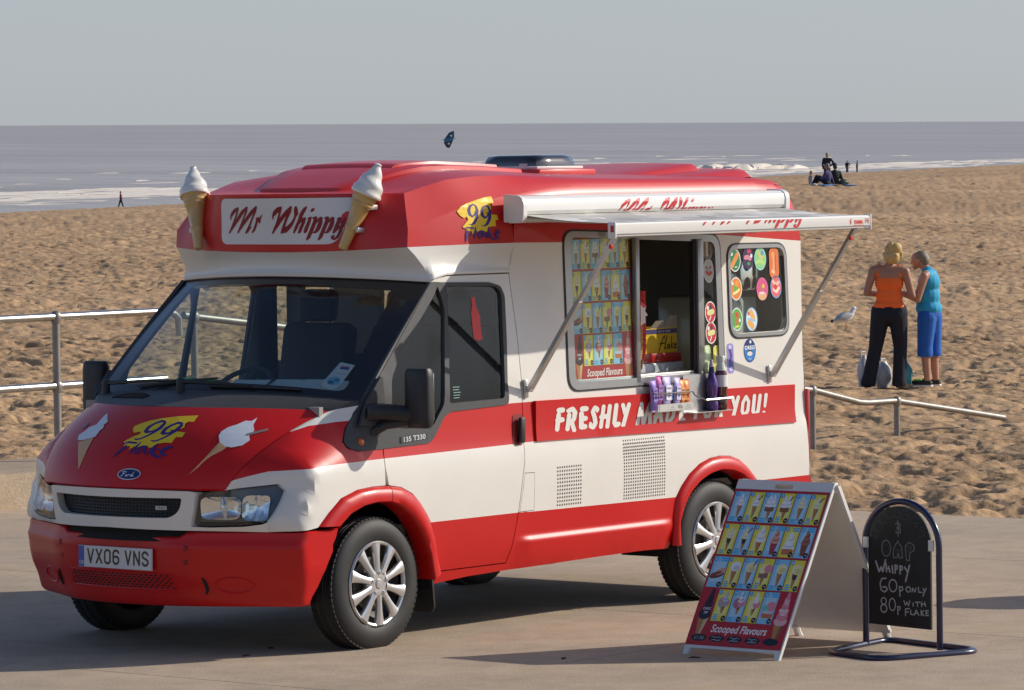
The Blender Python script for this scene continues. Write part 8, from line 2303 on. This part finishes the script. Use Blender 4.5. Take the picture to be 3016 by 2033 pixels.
far_person('person in a dark green jacket sitting on the blue rug', fp(1898, 0, 223), R_(-15), (SKIN, GN, BK, DKH), 'sit', 1.25, G_)
far_person('small fair haired child crouching on the far sand left of the seated pair', fp(1843, 0, 226), R_(70), (SKIN, mat('pale_top', (.34, .33, .36), .8), mat('grey_shorts', (.25, .23, .24), .8), BLH), 'sit', .85, G_)
far_person('person in dark jacket and pale jeans standing by the distant surf with an elbow out', fp(1925.5, 0, 560), R_(10), (SKIN, NV, DEN, DKH), 'akimbo', .98, 'pair standing at the far waterline')
far_person('slim person all in grey standing by the distant surf, right of the pair', fp(1948, 0, 540), R_(-60), (SKIN, mat('grey_coat', (.05, .045, .05), .8), mat('grey_trousers', (.05, .045, .05), .8), DKH), 'stand', .92, 'pair standing at the far waterline')
far_person('lone walker in a crimson jacket with hair blown back at the far left waterline', fp(276, 0, 376), R_(72), (SKIN, mat('crimson_jacket', (.22, .02, .06), .8), BK, mat('auburn_hair', (.10, .05, .03), .6)), 'walk', .84)
rug = empty('beach_rug', 'bright blue rug spread under the person in dark green', 'rug', mw=Matrix.Translation(fp(1904, 0, 221.6)+Vector((0, 0, .05))))
P = [[(a*1.9-.95, b*1.4-.7, .05*math.sin(a*7)*math.sin(b*5)) for b in np.linspace(0, 1, 9)] for a in np.linspace(0, 1, 13)]
mb = MB().grid(P); mb.grid([[(a, b, c-.03) for a, b, c in r] for r in P], flip=True)
ro = mb.obj('cloth', mat('blue_rug', (.05, .22, .55), .8, var=.2, var_scale=3), rug); ro.rotation_euler = (0, 0, R_(-50))
soft_bag('rucksack', 'dark green rucksack lying at the right end of the blue rug', 'rucksack', fp(1917, 0, 222), (.6, .4, .36), (.012, .035, .02), 5, handles=False)['group'] = G_
soft_bag('food_box', 'small pale tub on the sand left of the seated pair', 'tub', fp(1851, 0, 221.5), (.28, .25, .16), (.5, .5, .5), 6, handles=False)['group'] = G_

# ---- gull standing on the sand, facing right
gl = person('grey backed white gull standing on the sand between the van and the two women', None, at((1922-1163)/9908.9*64, 64.0), R_(62))
gl['category'] = 'gull'; gl.name = 'gull'
GW, GG = mat('gull_white', (.70, .69, .68), .7), mat('gull_grey', (.40, .42, .45), .7)
blob('body', [('e', (0, 0, .20), (.062, .125, .065), Matrix.Rotation(R_(16), 3, 'X')), ('c', (0, .09, .235), .045, (0, .13, .30), .034), ('e', (0, .142, .325), (.034, .044, .034)), ('c', (0, -.09, .17), .035, (0, -.20, .145), .012)], GW, gl, .008, 3)
for s in (-1, 1):
    blob('wing', [('e', (s*.048, -.025, .215), (.022, .125, .050), Matrix.Rotation(R_(12), 3, 'X')), ('c', (s*.040, -.11, .19), .020, (s*.012, -.235, .150), .007)], GG, gl, .007, 3)
    MB().tube([(s*.022, .0, .15), (s*.022, .012, .075), (s*.022, .0, .004)], .0055, 6).obj('leg', mat('gull_leg', (.45, .12, .06), .6), gl)
    MB().box((s*.022, .022, .004), (.03, .05, .006)).obj('foot', MATS['gull_leg'], gl)
MB().lathe([(.012, 0), (.008, .022), (0, .042)], 10, 'Y', (0, .182, .322)).obj('bill', mat('gull_bill', (.20, .05, .03), .5), gl)
MB().lathe([(.0, -.028), (.02, -.024), (.021, 0), (0, .004)], 8, 'Y', (0, -.225, .148)).obj('tail_tip', BK, gl)

# ---- stunt kite over the sea
kz = 600.0
kc = Vector((CAM_POS.x+F2[0]*kz+R2[0]*(1022-1163)/9908.9*kz, CAM_POS.y+F2[1]*kz+R2[1]*(1022-1163)/9908.9*kz, 0.02))
kt = empty('kite', 'dark blue and turquoise kite with two pale spots flying low over the sea', 'kite', mw=Matrix.Translation(kc) @ Matrix.Rotation(math.atan2(R2[1], R2[0]), 4, 'Z'))
OUT = [(1150, 300), (1180, 340), (1195, 700), (1130, 830), (1000, 1130), (910, 1290), (760, 1250), (700, 1180), (590, 990), (620, 930), (580, 830), (760, 580), (900, 400)]
MID = [(580, 830), (620, 930), (760, 930), (1000, 870), (1130, 830), (1195, 700), (1180, 640), (980, 720), (780, 700)]
def kp(q): return ((q[0]-890)/2326*120/12848.3*kz, -(q[1]-800)/1551*80/12848.3*kz)
def kfn(off): return lambda a, b: np.stack([a, .5*a*a*.8+.25*b*b*.4+off, b], -1)
for nm, poly, m, off in (('sail', OUT, mat('kite_navy', (.010, .035, .075), .5), 0.0), ('centre_panel', MID, mat('kite_turquoise', (.03, .15, .24), .5), -.012)):
    pn = panel(nm, [kp(q) for q in poly][::-1], kfn(off), m, step=.4, parent=kt, rim=(0, .02, 0))
for c in ((1010, 580), (885, 1035)):
    k = kp(c); panel('pale_spot', [(k[0]+a, k[1]+b) for a, b in ell(0, 0, .17, .15, 14)], kfn(-.02), mat('kite_pale', (.55, .56, .52), .5), step=.5, parent=kt, rim=(0, .01, 0))
MB().tube([(-1.0, .35, .0), (.2, .02, .0), (1.0, .35, .2)], .02, 6).obj('spar', BK, kt)
